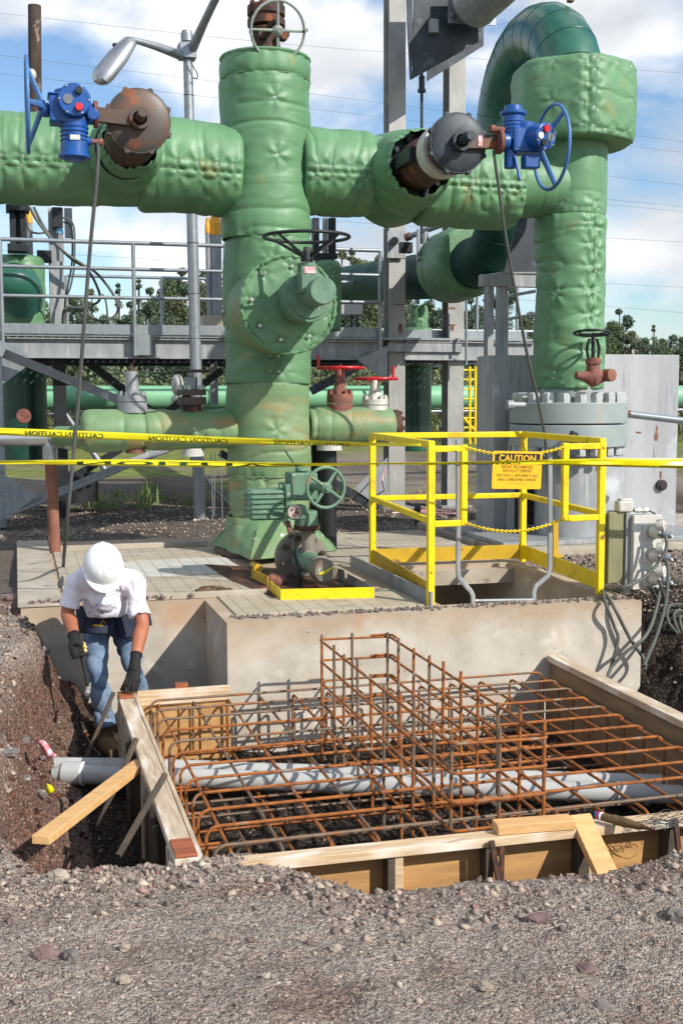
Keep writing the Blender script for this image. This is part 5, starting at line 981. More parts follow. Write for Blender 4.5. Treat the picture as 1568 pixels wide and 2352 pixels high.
for y, r in ((553, .024), (614, .022), (681, .022)): obj('rail', MB().cyl((XL, PY-.03, zl(y)), (XR, PY-.03, zl(y)), r, n=14), MT['galv'], pf)
YB2 = 18.0; zr2 = at(195, 634, YB2)[2]
for z in (zr2, zr2-.72): obj('rail', MB().cyl((at(154, 634, YB2)[0], YB2, z), (at(1232, 634, YB2)[0], YB2, z), .024, n=10), MT['galv'], pf)
for x in (154, 372, 560, 720, 1095, 1187, 1114): X = at(x, 700, YB2)[0]; obj('rail_post', MB().cyl((X, YB2, zf), (X, YB2, zr2), .026, n=10), MT['galv'], pf)
for a, b in (((1110, 690), (1232, 668)), ((1110, 741), (1232, 722))): obj('rail', MB().cyl(at(*a, 17), at(*b, 15.6), .024, n=10), MT['galv'], pf)
for x in (118, 1000): X = at(x, 900, 17.2)[0]; 
for (x0, x1) in ((124, 153),): obj('support_column', MB().box((at(x0, 900, 14.9)[0], 14.9, -.05), (at(x1, 900, 14.9)[0], 15.15, zbb)), MT['black_steel'], pf)
obj('cross_beam', MB().box((XL, 16.2, zbb), (XE, 16.3, zbb+.2)), MT['dark_steel'], pf); obj('cross_beam', MB().box((XL, 17.9, zbb), (XE, 18.0, zbb+.2)), MT['dark_steel'], pf)
FY = 14.25
obj('gusset_plate', MB().prism([at(-30, 781, FY), at(0, 781, FY), at(16, 787, FY), at(66, 813, FY), at(58, 845, FY), at(0, 887, FY), at(-30, 890, FY)], (0, .012, 0)), MT['galv'], pf)
obj('gusset_plate', MB().prism([at(-30, 1087, 13.9), at(7, 1087, 13.9), at(84, 1140, 13.9), at(21, 1189, 13.9), at(0, 1199, 13.9), at(-30, 1199, 13.9)], (0, .012, 0)), MT['galv'], pf)
obj('frame_leg', MB().box((at(-12, 900, 14.0)[0], 14.0, -.05), (at(7, 900, 14.0)[0], 14.2, zbb)), MT['galv'], pf)
def brace(a, b, Y0, Y1, w, m='dark_steel', name='brace'): return obj(name, MB().beam(at(*a, Y0), at(*b, Y1), .09, w, (0, -1, .001)) if 0 else MB().beam(at(*a, Y0), at(*b, Y1), .06, w), MT[m], pf)
brace((10, 812), (350, 950), 14.05, 14.2, .10); brace((205, 834), (420, 1000), 15.5, 15.5, .10, 'black_steel'); brace((510, 850), (300, 1010), 15.6, 15.6, .09, 'black_steel')
obj('brace', MB().beam(at(28, 1180, 13.85), at(480, 995, 14.3), .11, .012).beam(at(28, 1176, 13.9)+[0, .05, .0], at(480, 991, 14.35)+[0, .05, 0], .012, .10), MT['galv_flat'], pf)
brace((280, 1030), (120, 1125), 15.5, 15.5, .09, 'black_steel'); brace((715, 898), (832, 835), 14.4, 14.5, .10, 'dark_steel'); brace((720, 1080), (860, 1166), 14.5, 14.5, .10, 'dark_steel'); brace((505, 1040), (640, 1110), 15, 15, .09, 'black_steel')
obj('gusset_plate', MB().prism([at(820, 826, 14.45), at(890, 794, 14.45), at(890, 880, 14.45), at(850, 850, 14.45)], (0, .012, 0)), MT['galv_flat'], pf)
obj('gusset_plate', MB().prism([at(812, 1122, 14.45), at(890, 1050, 14.45), at(893, 1165, 14.45), at(850, 1150, 14.45)], (0, .012, 0)), MT['galv_flat'], pf)
sp = tag(obj('sloping_pipe', MB().cyl(at(150, 950, 15.3), at(243, 1080, 15.0), .036, n=20), MT['aluminium']), 'shiny silver pipe sloping down under the walkway at left', 'pipe')
tag(obj('sloping_pipe', MB().tube([at(440, 1050, 14.6), at(480, 1110, 14.6), at(520, 1150, 14.6), at(548, 1172, 14.4)], .022, 10, 5), MT['galv']), 'pale curved conduit dropping to the gravel behind the low left pipe', 'pipe')
for i, x in enumerate((487, 496, 509)): tag(obj('wire', MB().cyl(at(x-2, 1040, 13), at(x+(2 if i != 1 else -4), 1195-12*(i == 1), 13), .006, n=6), MT['galv']), 'thin %s wire hanging left of the vessel skirt' % ('leftmost', 'middle', 'rightmost')[i], 'wire')
# far pipes
for (y, r, m, lab) in ((914, .20, 'pale_green', 'long pale green horizontal pipe far behind under the walkway'), (949, .034, 'aluminium', 'thin silver pipe running below the long pale green pipe')):
    a, b = at(-40, y, 20), at(1650, y, 20); z = at(300, y, 20)[2]; tag(obj('far_pipe', MB().cyl((a[0], 20, z), (b[0]+1, 20, z), r, n=36), MT[m]), lab, 'pipe')
t = thing('wrapped_valve', 'small valve wrapped in white plastic on the far pale green pipe', 'wrapped valve', at(408, 900, 19)); b = MB().ball(at(408, 885, 19.2), .10, .1, .18).ball(at(405, 920, 19.2), .09, .1, .10); w = obj('wrapping', b, MT['white_metal'], t)
obj('pipe_post', MB().cyl(at(408, 940, 19.25), at(408, 1010, 19.25), .04), MT['galv'], t)
tag(obj('pipe_post', MB().box(at(485, 930, 17), at(500, 800, 17)+[0, .1, 0]), MT['galv']), 'pale steel post standing under the walkway just left of the vessel', 'post')
# dark vessels below deck
dvs = thing('dark_vessel', 'dark green vertical drum with a rusty round plug under the walkway at far left', 'vessel', at(55, 1050, 15.3))
a, b, c = at(5, 1058, 15.3), at(108, 835, 15.3), at(55, 956, 15.3-.32)
obj('drum', MB().cyl(((a[0]+b[0])/2, 15.6, a[2]), ((a[0]+b[0])/2, 15.6, b[2]), (b[0]-a[0])/2, n=48), MT['deep_green'], dvs); obj('round_plug', MB().cyl(c+[0, .1, 0], c-[0, .03, 0], .09, n=24), MT['red_rust'], dvs, .01)
tag(obj('support_block', MB().cyl(at(175, 1150, 15.5), at(175, 1085, 15.5), .28, n=32), MT['black_steel']), 'black round pipe support in the shade under the walkway', 'support')
dvs = thing('dark_vessel', 'dark green vertical drum between the two steel columns', 'vessel', at(966, 1040, 15.5)); a, b = at(928, 1038, 15.6), at(1005, 834, 15.6); xm = (a[0]+b[0])/2; rr_ = (b[0]-a[0])/2
obj('drum', MB().cyl((xm, 15.9, a[2]), (xm, 15.9, b[2]), rr_, n=48), MT['deep_green'], dvs); zq1, zq2 = at(960, 1036, 15.6)[2], at(960, 978, 15.6)[2]; obj('lower_band', MB().cyl((xm, 15.9, zq1), (xm, 15.9, zq2), rr_+.01, n=48), MT['dark_green'], dvs)
obj('top_ring', MB().cyl((xm, 15.9, b[2]-.03), (xm, 15.9, b[2]), rr_+.02, n=48), MT['fabric_mid'], dvs)
for (x0, y0, x1, y1, Y, m, nm, lab) in ((955, 1165, 962, 1192, 12.3, 'dark_steel', 'peg', 'short dark peg standing behind the yellow guard rail'),):
    p = az(958, 1205, 0); tag(obj(nm, MB().cyl((p[0], p[1], 0), (p[0], p[1], .16), .035).ball((p[0], p[1], .17), .04), MT[m]), lab, nm)
hose = [az(880, 1140, .01), az(900, 1160, .01), az(935, 1172, .01), az(1000, 1172, .01), az(1050, 1180, .01), az(960, 1176, .01), az(900, 1178, .01)]
tag(obj('hose', MB().tube([at(884, 1075, 14.3), at(878, 1110, 14.0), az(893, 1150, .02)]+hose[1:], .009, 6, 6), MT['wrapper']), 'thin pink hose lying on the gravel behind the guard rail', 'hose')
# insulated tee right of column
te = thing('insulated_tee', 'small green insulated branch on the walkway between the two steel columns', 'pipe fitting', at(970, 778, 15.2)); xm = at(972, 750, 15.4)[0]; z0, z1, z2 = at(970, 780, 15.4)[2], at(970, 752, 15.4)[2], at(970, 700, 15.4)[2]
jacket('insulation_jacket', (xm, 15.6, z0), (xm, 15.6, z1), .215, MT['fabric_mid'], te, [(-.3, .08), (.3, .08)], [], [], 71, nu=60, ends=(.3, .9), dv=.02); jacket('insulation_jacket', (xm, 15.6, z1-.02), (xm, 15.6, z2), .13, MT['fabric_mid'], te, [(-.3, .08), (.4, .12)], [], [], 72, nu=60, ends=(.3, .3), dv=.02)
for dx in (-.11, .11): obj('pipe_clamp', MB().box((xm+dx-.02, 15.3, z2), (xm+dx+.02, 15.4, z2+.12)), MT['galv'], te)
# green valve body behind vessel (right side of it)
bv = thing('insulated_valve', 'green padded valve with a black yoke partly hidden behind the vessel', 'valve', at(740, 780, 14)); xm = at(750, 700, 13.4)[0]
jacket('insulation_jacket', (xm, 13.4, at(752, 760, 13.4)[2]), (xm, 13.4, at(752, 600, 13.4)[2]), .175, MT['fabric_mid'], bv, [(.2, .6), (-.1, .7), (.3, .1)], [.1], [], 73, nu=80, ends=(.3, 1.2), dv=.02)
yk = MB(); pbox(yk, 720, 500, 733, 582, 13.4, .1); pbox(yk, 758, 500, 771, 582, 13.4, .1); pbox(yk, 716, 582, 776, 592, 13.35, .3); obj('yoke', yk, MT['black_steel'], bv); obj('stem', MB().cyl(at(746, 500, 13.5), at(746, 590, 13.5), .03), MT['chrome'], bv)
t = thing('cabinet', 'small light grey cabinet on two legs beyond the walkway', 'cabinet', at(800, 730, 16)); mb = MB(); pbox(mb, 785, 700, 833, 722, 16, .3); obj('box', mb, MT['box_white'], t, .01); mb = MB(); pbox(mb, 805, 722, 810, 756, 16.1, .04); pbox(mb, 818, 722, 823, 756, 16.1, .04); obj('leg', mb, MT['dark_steel'], t)
# ---- gear around the left of the walkway
lv = thing('insulated_valve', 'green padded vessel end with a dark glossy elbow at the far left of the walkway', 'valve', at(45, 745, 15.2)); xm = at(46, 660, 15.3)[0]; z0, z1 = at(46, 752, 15.3)[2], at(46, 585, 15.3)[2]
jacket('insulation_jacket', (xm, 15.5, z0), (xm, 15.5, z1), .31, MT['fabric_mid'], lv, [(-.1, .75), (.1, .75)], [0], [], 74, nu=90, ends=(.3, 1.8), dv=.02)
obj('elbow', MB().tube([at(50, 690, 15.1), at(50, 668, 14.95), at(46, 655, 14.85), at(30, 650, 14.8), at(-30, 648, 14.8)], [.26, .25, .24, .235, .23], 32, 6), MT['dark_green'], lv)
obj('elbow', MB().ball(at(52, 662, 15.0), .225), MT['dark_green'], lv)
yk = MB(); pbox(yk, 24, 482, 36, 562, 15.2, .12); pbox(yk, 48, 482, 60, 562, 15.2, .12); pbox(yk, 14, 470, 68, 482, 15.1, .3); pbox(yk, 18, 560, 67, 576, 15.1, .3); pbox(yk, 38, 485, 46, 560, 15.3, .05); obj('yoke', yk, MT['black_steel'], lv, .006)
st_ = thing('equipment_post', 'grey post with a black control box and hoses at the left end of the walkway', 'post', at(132, 745, 15.6)); mb = MB(); pbox(mb, 117, 600, 147, 748, 15.6, .2); obj('post', mb, MT['galv_flat'], st_, .004)
mb = MB(); pbox(mb, 114, 478, 145, 600, 15.65, .1); pbox(mb, 150, 478, 166, 545, 15.7, .1); obj('upper_frame', mb, MT['galv_flat'], st_)
mb = MB(); pbox(mb, 121, 476, 144, 523, 15.5, .14); obj('control_box', mb, MT['black_steel'], st_, .006); mb = MB(); pbox(mb, 86, 575, 119, 602, 15.5, .1); obj('side_arm', mb, MT['black_steel'], st_, .006)
obj('gland', MB().cyl(at(138, 537, 15.55), at(138, 524, 15.55), .045), MT['light_blue'], st_)
for k, pts in enumerate((((68, 475), (85, 505), (115, 545), (150, 580), (195, 610), (225, 630), (258, 672), (272, 705), (262, 728), (235, 738), (210, 728), (190, 712), (160, 710), (148, 728), (148, 745)),
    ((78, 475), (98, 515), (125, 555), (165, 595), (200, 618), (222, 655), (230, 685), (215, 700), (180, 708), (155, 705), (146, 720), (145, 745)), ((144, 500), (160, 505), (170, 520), (172, 560), (170, 620), (162, 660), (152, 690), (151, 745)),
    ((146, 510), (158, 514), (166, 530), (166, 600), (158, 650), (150, 690), (149, 745)), ((60, 500), (66, 525), (80, 535), (100, 535), (112, 530)), ((235, 675), (243, 690), (247, 720), (247, 745)))):
    obj('hose', MB().tube([at(x, y, 15.3+.04*k) for x, y in pts], .017 if k < 2 else .012, 8, 5), MT['cable_grey'] if k != 3 else MT['cable'], st_)
for (x0, x1, y0, y1, y2, lab) in ((60, 75, 480, 513, 745, 'yellow capped grey pipe at the far left of the walkway'), (471, 484, 500, 536, 725, 'thin yellow capped grey pipe behind the lamp post'), (481, 509, 491, 540, 725, 'thick yellow capped grey pipe beside the vessel')):
    t = thing('capped_pipe', lab, 'pipe', at(x0, y2, 16)); a, b = at(x0, y1, 16), at(x1, y0, 16); xm = (a[0]+b[0])/2; r = (b[0]-a[0])/2
    obj('pipe', MB().cyl((xm, 16, at(x0, y2, 16)[2]), (xm, 16, a[2]+.05), r*.9, n=24), MT['galv_flat'], t); obj('cap', MB().lathe((xm, 16, a[2]), (xm, 16, 9), [(0, r), ((b[2]-a[2])*.55, r), ((b[2]-a[2])*.6, r*.85), ((b[2]-a[2])*.95, r*.7), (b[2]-a[2], r*.3)], 24), MT['yellow_cap'], t)
    if x0 == 481: mb = MB(); pbox(mb, 467, 724, 512, 748, 15.9, .3); obj('footing', mb, MT['concrete_top'], t)
# ---- support frame by the dark pipe
fr = thing('steel_trestle', 'dull grey steel frame with sloping plate behind the tall right pipe', 'steel frame', at(1140, 1000, 11.6)); mb = MB(); pbox(mb, 1145, 641, 1168, 1010, 11.5, .12); obj('leg', mb, MT['galv_flat'], fr); mb = MB(); pbox(mb, 1119, 641, 1134, 840, 12.4, .12); obj('leg', mb, MT['galv_flat'], fr)
mb = MB(); pbox(mb, 1108, 634, 1290, 656, 11.45, .12); obj('top_beam', mb, MT['galv_flat'], fr); mb = MB().prism([at(1106, 634, 12.6), at(1150, 628, 11.45), at(1290, 628, 11.45), at(1290, 632, 12.6)], (0, 0, .015)); obj('top_plate', mb, MT['galv_flat'], fr)
obj('gusset', MB().prism([at(1157, 627, 11.6), at(1194, 491, 11.6), at(1260, 480, 11.6), at(1260, 627, 11.6)], (0, .02, 0)), MT['dark_steel'], fr)
# ---- grey steel pier
pr_ = thing('steel_pier', 'big grey steel box pier with rust spots behind the bolted flange', 'pier', (5.5, 11.3, 0))
zt_ = at(1440, 817, 11.15)[2]; xa, xb, xc_ = at(1135, 900, 11.2)[0], at(1322, 900, 11.2)[0], at(1557, 900, 11.1)[0]
obj('box', MB().box((xa, 11.2, .04), (xb, 11.68, zt_)), MT['panel_steel'], pr_); obj('front_panel', MB().box((xb+.003, 11.1, .04), (xc_, 11.13, zt_+.01)), MT['panel_steel'], pr_, .003)
obj('side_panel', MB().box((xc_-.03, 11.131, .04), (xc_-.002, 12.3, zt_)), MT['panel_steel'], pr_)
obj('base_plate', MB().box((xa-.35, 10.12, .032), (xc_-.1, 11.7, .075)), MT['galv_flat'], pr_, .004)
ssl = MB(); pbox(ssl, 1210, 1120, 1226, 1205, 11.19, .008); obj('slot', ssl, MT['black_steel'], pr_)
for x0, x1 in ((1168, 1182), (1300, 1316)): mb = MB(); pbox(mb, x0, 1010, x1, 1236, 10.9, .06); obj('web_plate', mb, MT['galv_flat'], pr_); mb = MB(); pbox(mb, x1, 1010, x1+8, 1232, 10.97, .02); obj('web_edge', mb, MT['rusty'], pr_)
for x in (1173, 1291): q = at(x, 1232, 10.85); inst('bolt', 'bolt', mk_bolt, MT['red_rust'], pr_, q, (0, 0, 1), 1)
c = at(1517, 1114, 11.09); obj('port_ring', MB().cyl(c+[0, .02, 0], c-[0, .03, 0], .058, n=24), MT['dark_steel'], pr_, .004); obj('port_bolt', MB().cyl(c-[0, .03, 0], c-[0, .045, 0], .035, n=12), MT['rusty'], pr_)
def blob(pts, Y, m, name): return obj(name, MB().prism([at(x, y, Y) for x, y in pts], (0, .003, 0)), MT[m], pr_)
blob([(1506, 977), (1510, 980), (1509, 990), (1511, 1003), (1507, 1013), (1502, 1011), (1502, 1000), (1505, 990)], 11.097, 'rust_pipe', 'rust_hole'); blob([(1514, 1082), (1519, 1083), (1518, 1098), (1514, 1100)], 11.097, 'rust_pipe', 'rust_hole'); blob([(1459, 991), (1472, 992), (1471, 996), (1461, 995)], 11.097, 'rust_pipe', 'rust_hole')
sn = thing('tie_rod', 'grey pipe with bolted end running right from the bolted flange', 'pipe', at(1420, 945, 10.4)); obj('rod', MB().cyl(at(1440, 951, 10.4), at(1640, 975, 10.2), .035, n=20), MT['galv'], sn); obj('end_bolt', MB().cyl(at(1425, 947, 10.4), at(1440, 950, 10.4), .02).cyl(at(1437, 950, 10.4), at(1445, 951, 10.4), .042, n=6), MT['red_rust'], sn)
# yellow ladder far behind
yl2 = thing('ladder', 'yellow caged ladder far behind between column and pier', 'ladder', at(1080, 1010, 17.5))
for x in (1078, 1091): obj('side_rail', MB().cyl(at(x, 1020, 17.5), at(x, 842, 17.5), .024, n=8), MT['yellow'], yl2)
for y in range(850, 1020, 22): obj('rung', MB().cyl(at(1064, y, 17.5), at(1091, y, 17.5), .014, n=6), MT['yellow'], yl2)
obj('brace', MB().cyl(at(1064, 960, 17.5), at(1091, 990, 17.5), .02, n=6), MT['yellow'], yl2)
tag(obj('conduit_pipe', MB().cyl(at(1070, 685, 14.4), at(1070, 838, 14.4), .018, n=8), MT['galv']), 'thin upright conduit beside the rust marked steel column', 'conduit')
# ---- snubber, rod and hanging plates
sb = thing('pipe_snubber', 'grey pipe snubber with black clamp bolted to the nearer steel column', 'snubber', at(920, 560, 14.4))
obj('cylinder', MB().cyl(at(940, 543, 14.2), at(1025, 512, 13.6), .034, n=20), MT['galv_flat'], sb); obj('rusty_joint', MB().cyl(at(930, 547, 14.25), at(944, 541, 14.2), .05, n=12), MT['red_rust'], sb, .01)
mb = MB(); pbox(mb, 920, 556, 948, 580, 14.2, .1); obj('clamp', mb, MT['black_steel'], sb, .01); mb = MB(); pbox(mb, 890, 532, 927, 592, 14.56, .03); obj('plate', mb, MT['galv_flat'], sb)
obj('pivot', MB().cyl(at(906, 553, 14.56), at(906, 553, 14.40), .05, n=20), MT['dark_steel'], sb); mb = MB(); pbox(mb, 958, 525, 966, 600, 13.8, .04); pbox(mb, 974, 532, 984, 600, 13.8, .04); obj('hanger_strap', mb, MT['galv'], sb, .004)
for x, y in ((979, 560), (957, 595), (983, 558)): q = at(x, y, 13.75); inst('bolt', 'bolt', mk_bolt, MT['galv'], sb, q, (1, 0, 0), .9)
hr_ = thing('hanger_rod', 'long vertical hanger rod with turnbuckle below the dark plates', 'rod', at(968, 560, 14)); obj('rod', MB().cyl(at(968, 150, 13.6), at(968, 560, 13.6), .018, n=10), MT['dark_steel'], hr_); obj('turnbuckle', MB().cyl(at(968, 175, 13.6), at(968, 208, 13.6), .036, n=12).cyl(at(968, 205, 13.6), at(968, 212, 13.6), .05, n=8), MT['dark_steel'], hr_)
hp = thing('hanging_plate', 'large dark steel plates and pipe stub hanging between the columns at the top', 'steel plates', at(1000, 100, 13.5)); ap = lambda x, y, Y=13.4: at(x, y, Y)
obj('plate', MB().prism([ap(934, -40), ap(950, -40), ap(947, 0), ap(950, 150), ap(946, 150), ap(942, 182), ap(936, 60)], (0, .03, 0)), MT['dark_steel'], hp)
obj('plate', MB().prism([ap(952, -60), ap(948, 152), ap(943, 183), ap(1104, 93), ap(1104, 55), ap(1040, -60)], (0, .03, 0)), MT['dark_steel'], hp, .003)
obj('plate', MB().prism([ap(990, -60, 14.1), ap(981, 186, 14.1), ap(1110, 105, 14.1), ap(1110, -60, 14.1)], (0, .03, 0)), MT['dark_steel'], hp)
obj('pipe_stub', MB().cyl(ap(1084, 12, 13.1), ap(1230, -120, 12.0), .27, n=40), MT['galv_flat'], hp); obj('end_plate', MB().prism([ap(1029, -30, 13.2), ap(1029, 52, 13.2), ap(1138, 58, 13.2), ap(1138, 17, 13.2), ap(1100, -30, 13.2)], (.0, .02, .0)), MT['galv'], hp)
for x, y in ((1038, 33), (1129, 40)): inst('bolt', 'bolt', mk_bolt, MT['galv'], hp, ap(x, y, 13.19), (0, -1, 0), 1.0)
obj('box_bracket', MB().box(ap(982, 78, 13.39), ap(1002, 48, 13.39)-[0, .08, 0]), MT['galv_flat'], hp, .008)
# ================================================================ lamp post and pole
lb = az(459, 1193, -.02); lt = at(430, 72, lb[1]); lam = thing('street_lamp', 'galvanised lamp post with a tilted cobra head lamp to the left of the vessel', 'street lamp', lb)
obj('pole', MB().tube([lb, lb+(lt-lb)*.5, lt], [.070, .066, .052], 28, 4), MT['galv'], lam)
for y in (215, 548, 664, 768): q = lb+(lt-lb)*((1193-y)/1121); obj('pole_band', MB().cyl(q, q+(lt-lb)*.001, .069 if y > 300 else .060, n=28), MT['dark_steel'], lam)
LA = lambda x, y, dY=0: at(x, y, lb[1]+dY)
obj('pole_cap', MB().lathe(LA(430, 96), LA(429, 70), [(0, .07), (.09, .07), (.092, .06), (.12, .055)], 24), MT['galv'], lam)
q0, q1 = LA(411, 146), LA(449, 98); obj('clamp', MB().box((q0[0], lb[1]-.09, q0[2]+.05), (q1[0], lb[1]+.09, q1[2]-.02)).box((q0[0]-.015, lb[1]-.05, q0[2]+.08), (q0[0]+.05, lb[1]+.05, q1[2]-.04)), MT['galv'], lam, .01)
obj('arm', MB().tube([LA(415, 127, -.05), LA(360, 107, -.25), LA(310, 93, -.4), LA(292, 91, -.45), LA(284, 100, -.5)], [.055, .043, .030, .030, .028], 16, 6), MT['galv'], lam)
obj('second_arm', MB().tube([LA(436, 118, .0), LA(445, 105, -.1), LA(470, 50, -.4), LA(500, -12, -.75), LA(530, -70, -1.1)], [.075, .055, .045, .042, .04], 20, 6), MT['galv_flat'], lam)
obj('drip_cable', MB().tube([LA(438, 142, -.1), LA(447, 158, -.1), LA(454, 172, -.1), LA(451, 181, -.1), LA(444, 178, -.1)], .007, 8, 6), MT['cable'], lam)
h0, h1 = LA(300, 96, -.5), LA(226, 190, -.62); hd = nrm(h1-h0); side = nrm(np.cross(hd, (.2, -.5, 1.))); upv = nrm(np.cross(side, hd)); upv = upv if upv[2] > 0 else -upv
def squash(mb, prof, s0, sc_up, n=28):
    v = []; L_ = np.linalg.norm(h1-h0)
    for t, r in prof:
        for i in range(n):
            A = 2*math.pi*i/n; k = sc_up[0] if math.sin(A) > 0 else sc_up[1]; v.append(h0+hd*L_*t+side*r*math.cos(A)+upv*r*k*math.sin(A))
    f = [(j*n+i, j*n+(i+1) % n, (j+1)*n+(i+1) % n, (j+1)*n+i) for j in range(len(prof)-1) for i in range(n)]+[tuple(range(n))[::-1], tuple((len(prof)-1)*n+i for i in range(n))]
    return mb.add(v, f)
obj('lamp_head', squash(MB(), [(-.05, .05), (0, .085), (.12, .10), (.4, .125), (.8, .13), (.95, .11), (1.02, .05)], 0, (.75, .22)), MT['aluminium'], lam)
obj('lens', squash(MB(), [(.30, .06), (.36, .10), (.6, .112), (.88, .108), (.98, .06)], 0, (.05, .62)), MT['lamp_glass'], lam)
obj('photocell', MB().cyl(LA(266, 108, -.5), LA(264, 100, -.5), .03), MT['dark_steel'], lam)
q = at(80, 13, 13.0); q2 = at(80, 265, 13.0); vp = thing('old_pole', 'dark weathered pole standing up behind the left pipe', 'pole', q2); obj('pole', MB().cyl(q2-[0, 0, .4], q, .066, n=16), MT['pole_wood'], vp); g = at(74, 172, 12.9); obj('lamp_bulb', MB().ball(g, .045, .045, .06), MT['white_metal'], vp)
# ================================================================ power lines
for i, (a, b, c, m_) in enumerate((((0, 30), (700, 105), (1568, 168), 'uppermost power line across the left sky'), ((0, 127), (500, 188), (1568, 325), 'power line crossing above the left valve'), ((0, 170), (500, 225), (1568, 350), 'power line passing just above the big pipes'), ((0, 254), (500, 300), (1568, 425), 'power line mostly hidden behind the big pipes'),
    ((0, 575), (700, 615), (1568, 660), 'power line above the trees, lowest but one'), ((700, 640), (1100, 680), (1568, 718), 'lowest power line just over the right trees'), ((600, 380), (1100, 430), (1568, 474), 'power line right of the tall pipe, upper of a pair'), ((600, 392), (1100, 442), (1568, 486), 'power line right of the tall pipe, lower of a pair'), ((600, 495), (1100, 530), (1568, 556), 'faint power line level with the snubber'))):
    A, B, C_ = at(*a, 62), at(*b, 62), at(*c, 62); A2 = A-(B-A)*.4; C2 = C_+(C_-B)*.4
    tag(obj('power_line', MB().tube([A2, A, B, C_, C2], .008, 5, 8), MT['wire']), m_, 'power line', 'power lines against the sky')
# ================================================================ trees
def leafmat(name, c1, c2):
    m = bpy.data.materials.new(name); m.use_nodes = True; t = m.node_tree; P = t.nodes['Principled BSDF']; N = t.nodes.new; L = t.links.new
    g = N('ShaderNodeAttribute'); g.attribute_name = 'tint'; r = N('ShaderNodeValToRGB'); r.color_ramp.elements[0].color = lin(c1); r.color_ramp.elements[1].color = lin(c2); L(g.outputs['Fac'], r.inputs[0]); L(r.outputs[0], P.inputs['Base Color']); P.inputs['Roughness'].default_value = .6; return m
LM = [leafmat('leaves_a', '#3a4a30', '#68774c'), leafmat('leaves_b', '#454f33', '#757a50'), leafmat('leaves_c', '#34483a', '#5b6e50')]
def crown_mesh(seed, H, Wd, n=1700, spire=.5):
    r = np.random.default_rng(seed); cl = []
    for k in range(26):
        h = r.uniform(.12, 1)**.8; w = Wd*(1-h**1.5*spire-.08)*r.uniform(.3, 1); a = r.uniform(0, 6.28); cl.append((w*math.cos(a)*.75, w*math.sin(a)*.75, H*h*.97, r.uniform(.16, .42)*Wd*(1.1-h*.55)))
    cl.append((0, 0, H*.98, .12*Wd)); V = []; T = []
    for i in range(n):
        c = cl[r.integers(len(cl))]; d = r.normal(size=3); d /= np.linalg.norm(d); p = np.array(c[:3])+d*c[3]*r.uniform(.5, 1.15)*[1, 1, .75]
        a = r.normal(size=3); a /= np.linalg.norm(a); b = np.cross(a, r.normal(size=3)); b /= np.linalg.norm(b); s = r.uniform(.022, .052); V += [p-a*s, p+b*s*.55, p+a*s, p-b*s*.55]; T += [np.clip(r.normal(.5, .25), 0, 1)]*4
    me = bpy.data.meshes.new('crown'); me.vertices.add(len(V)); me.vertices.foreach_set('co', np.array(V).ravel()); F = np.arange(len(V)); me.loops.add(len(V)); me.polygons.add(n); me.loops.foreach_set('vertex_index', F); me.polygons.foreach_set('loop_start', np.arange(0, len(V), 4)); me.polygons.foreach_set('loop_total', np.full(n, 4)); me.update()
    g = me.attributes.new('tint', 'FLOAT', 'POINT'); g.data.foreach_set('value', np.array(T, np.float32)); me.materials.append(LM[seed % 3]); return me, cl
def trunk_mesh(seed, H, cl):
    mb = MB(); mb.tube([(0, 0, -.3), (.05, .03, H*.4), (0, -.04, H*.97)], [.10, .07, .015], 7, 4)
    for c in cl[:12]: mb.tube([(0, 0, c[2]*.6), (c[0]*.5, c[1]*.5, c[2]*.85), (c[0], c[1], c[2])], [.035, .02, .008], 5, 2)
    me = mb.mesh('trunk'); finish(me); me.materials.append(MT['bark']); return me
TV = []
for s in range(7):
    H = 4.0; me_, cl = crown_mesh(200+s, H, (1.0, 1.35, .7, 1.7, .55, 1.2, 1.5)[s], (7500, 9500, 4000, 11000, 2400, 9500, 10500)[s], (.5, .5, .8, .3, .8, .5, .4)[s]); TV.append((me_, trunk_mesh(s, H, cl)))
def tree(x, ytop, d, v, lab, cat='tree', grp='trees beyond the plant'):
    q = ad(x, ytop, d); H = max(q[2]+.2, 1.0); s = H/4.0; o = thing('tree' if cat == 'tree' else 'bush', lab, cat, (q[0], q[1], -.1), grp)
    r = Matrix.Translation((q[0], q[1], -.1)) @ Matrix.Rotation(x*.7, 4, 'Z') @ Matrix.Diagonal((s*.9, s*.9, s, 1)); link('crown', TV[v][0], None, o, r); link('trunk', TV[v][1], None, o, r); return o
tl = [(165, 690, 46, 1), (210, 668, 47, 2), (185, 712, 44, 3), (240, 735, 42, 3), (300, 700, 45, 0), (272, 655, 48, 4), (318, 645, 50, 4), (345, 668, 47, 0), (388, 648, 50, 1), (372, 725, 42, 3), (418, 622, 52, 0), (410, 690, 46, 5), (455, 655, 48, 1), (470, 632, 50, 0), (440, 738, 42, 3), (497, 665, 46, 5),
      (100, 700, 46, 1), (130, 712, 44, 5), (785, 580, 50, 2), (808, 578, 52, 4), (822, 605, 50, 1), (845, 620, 48, 0), (870, 590, 51, 2), (800, 690, 44, 3), (850, 700, 44, 5), (935, 690, 46, 5), (900, 700, 45, 3), (985, 700, 47, 1), (1010, 720, 44, 3), (1080, 690, 48, 0), (1100, 735, 45, 3), (1150, 650, 50, 0), (1200, 738, 46, 1), (1218, 725, 48, 5), (1245, 755, 44, 3),
      (1395, 760, 50, 3), (1420, 716, 52, 0), (1405, 752, 48, 1), (1450, 768, 48, 5), (1372, 772, 46, 1), (1500, 750, 54, 4), (1480, 785, 47, 3), (1520, 785, 50, 5), (1545, 778, 52, 3), (1566, 782, 50, 1), (1588, 770, 50, 5), (540, 650, 48, 1), (20, 690, 46, 3), (60, 700, 45, 5), (600, 690, 46, 3), (650, 690, 46, 5), (700, 680, 47, 3)]
kinds = ('mid height bushy', 'broad leafy', 'slim open', 'low spreading', 'thin wispy', 'rounded', 'wide'); 
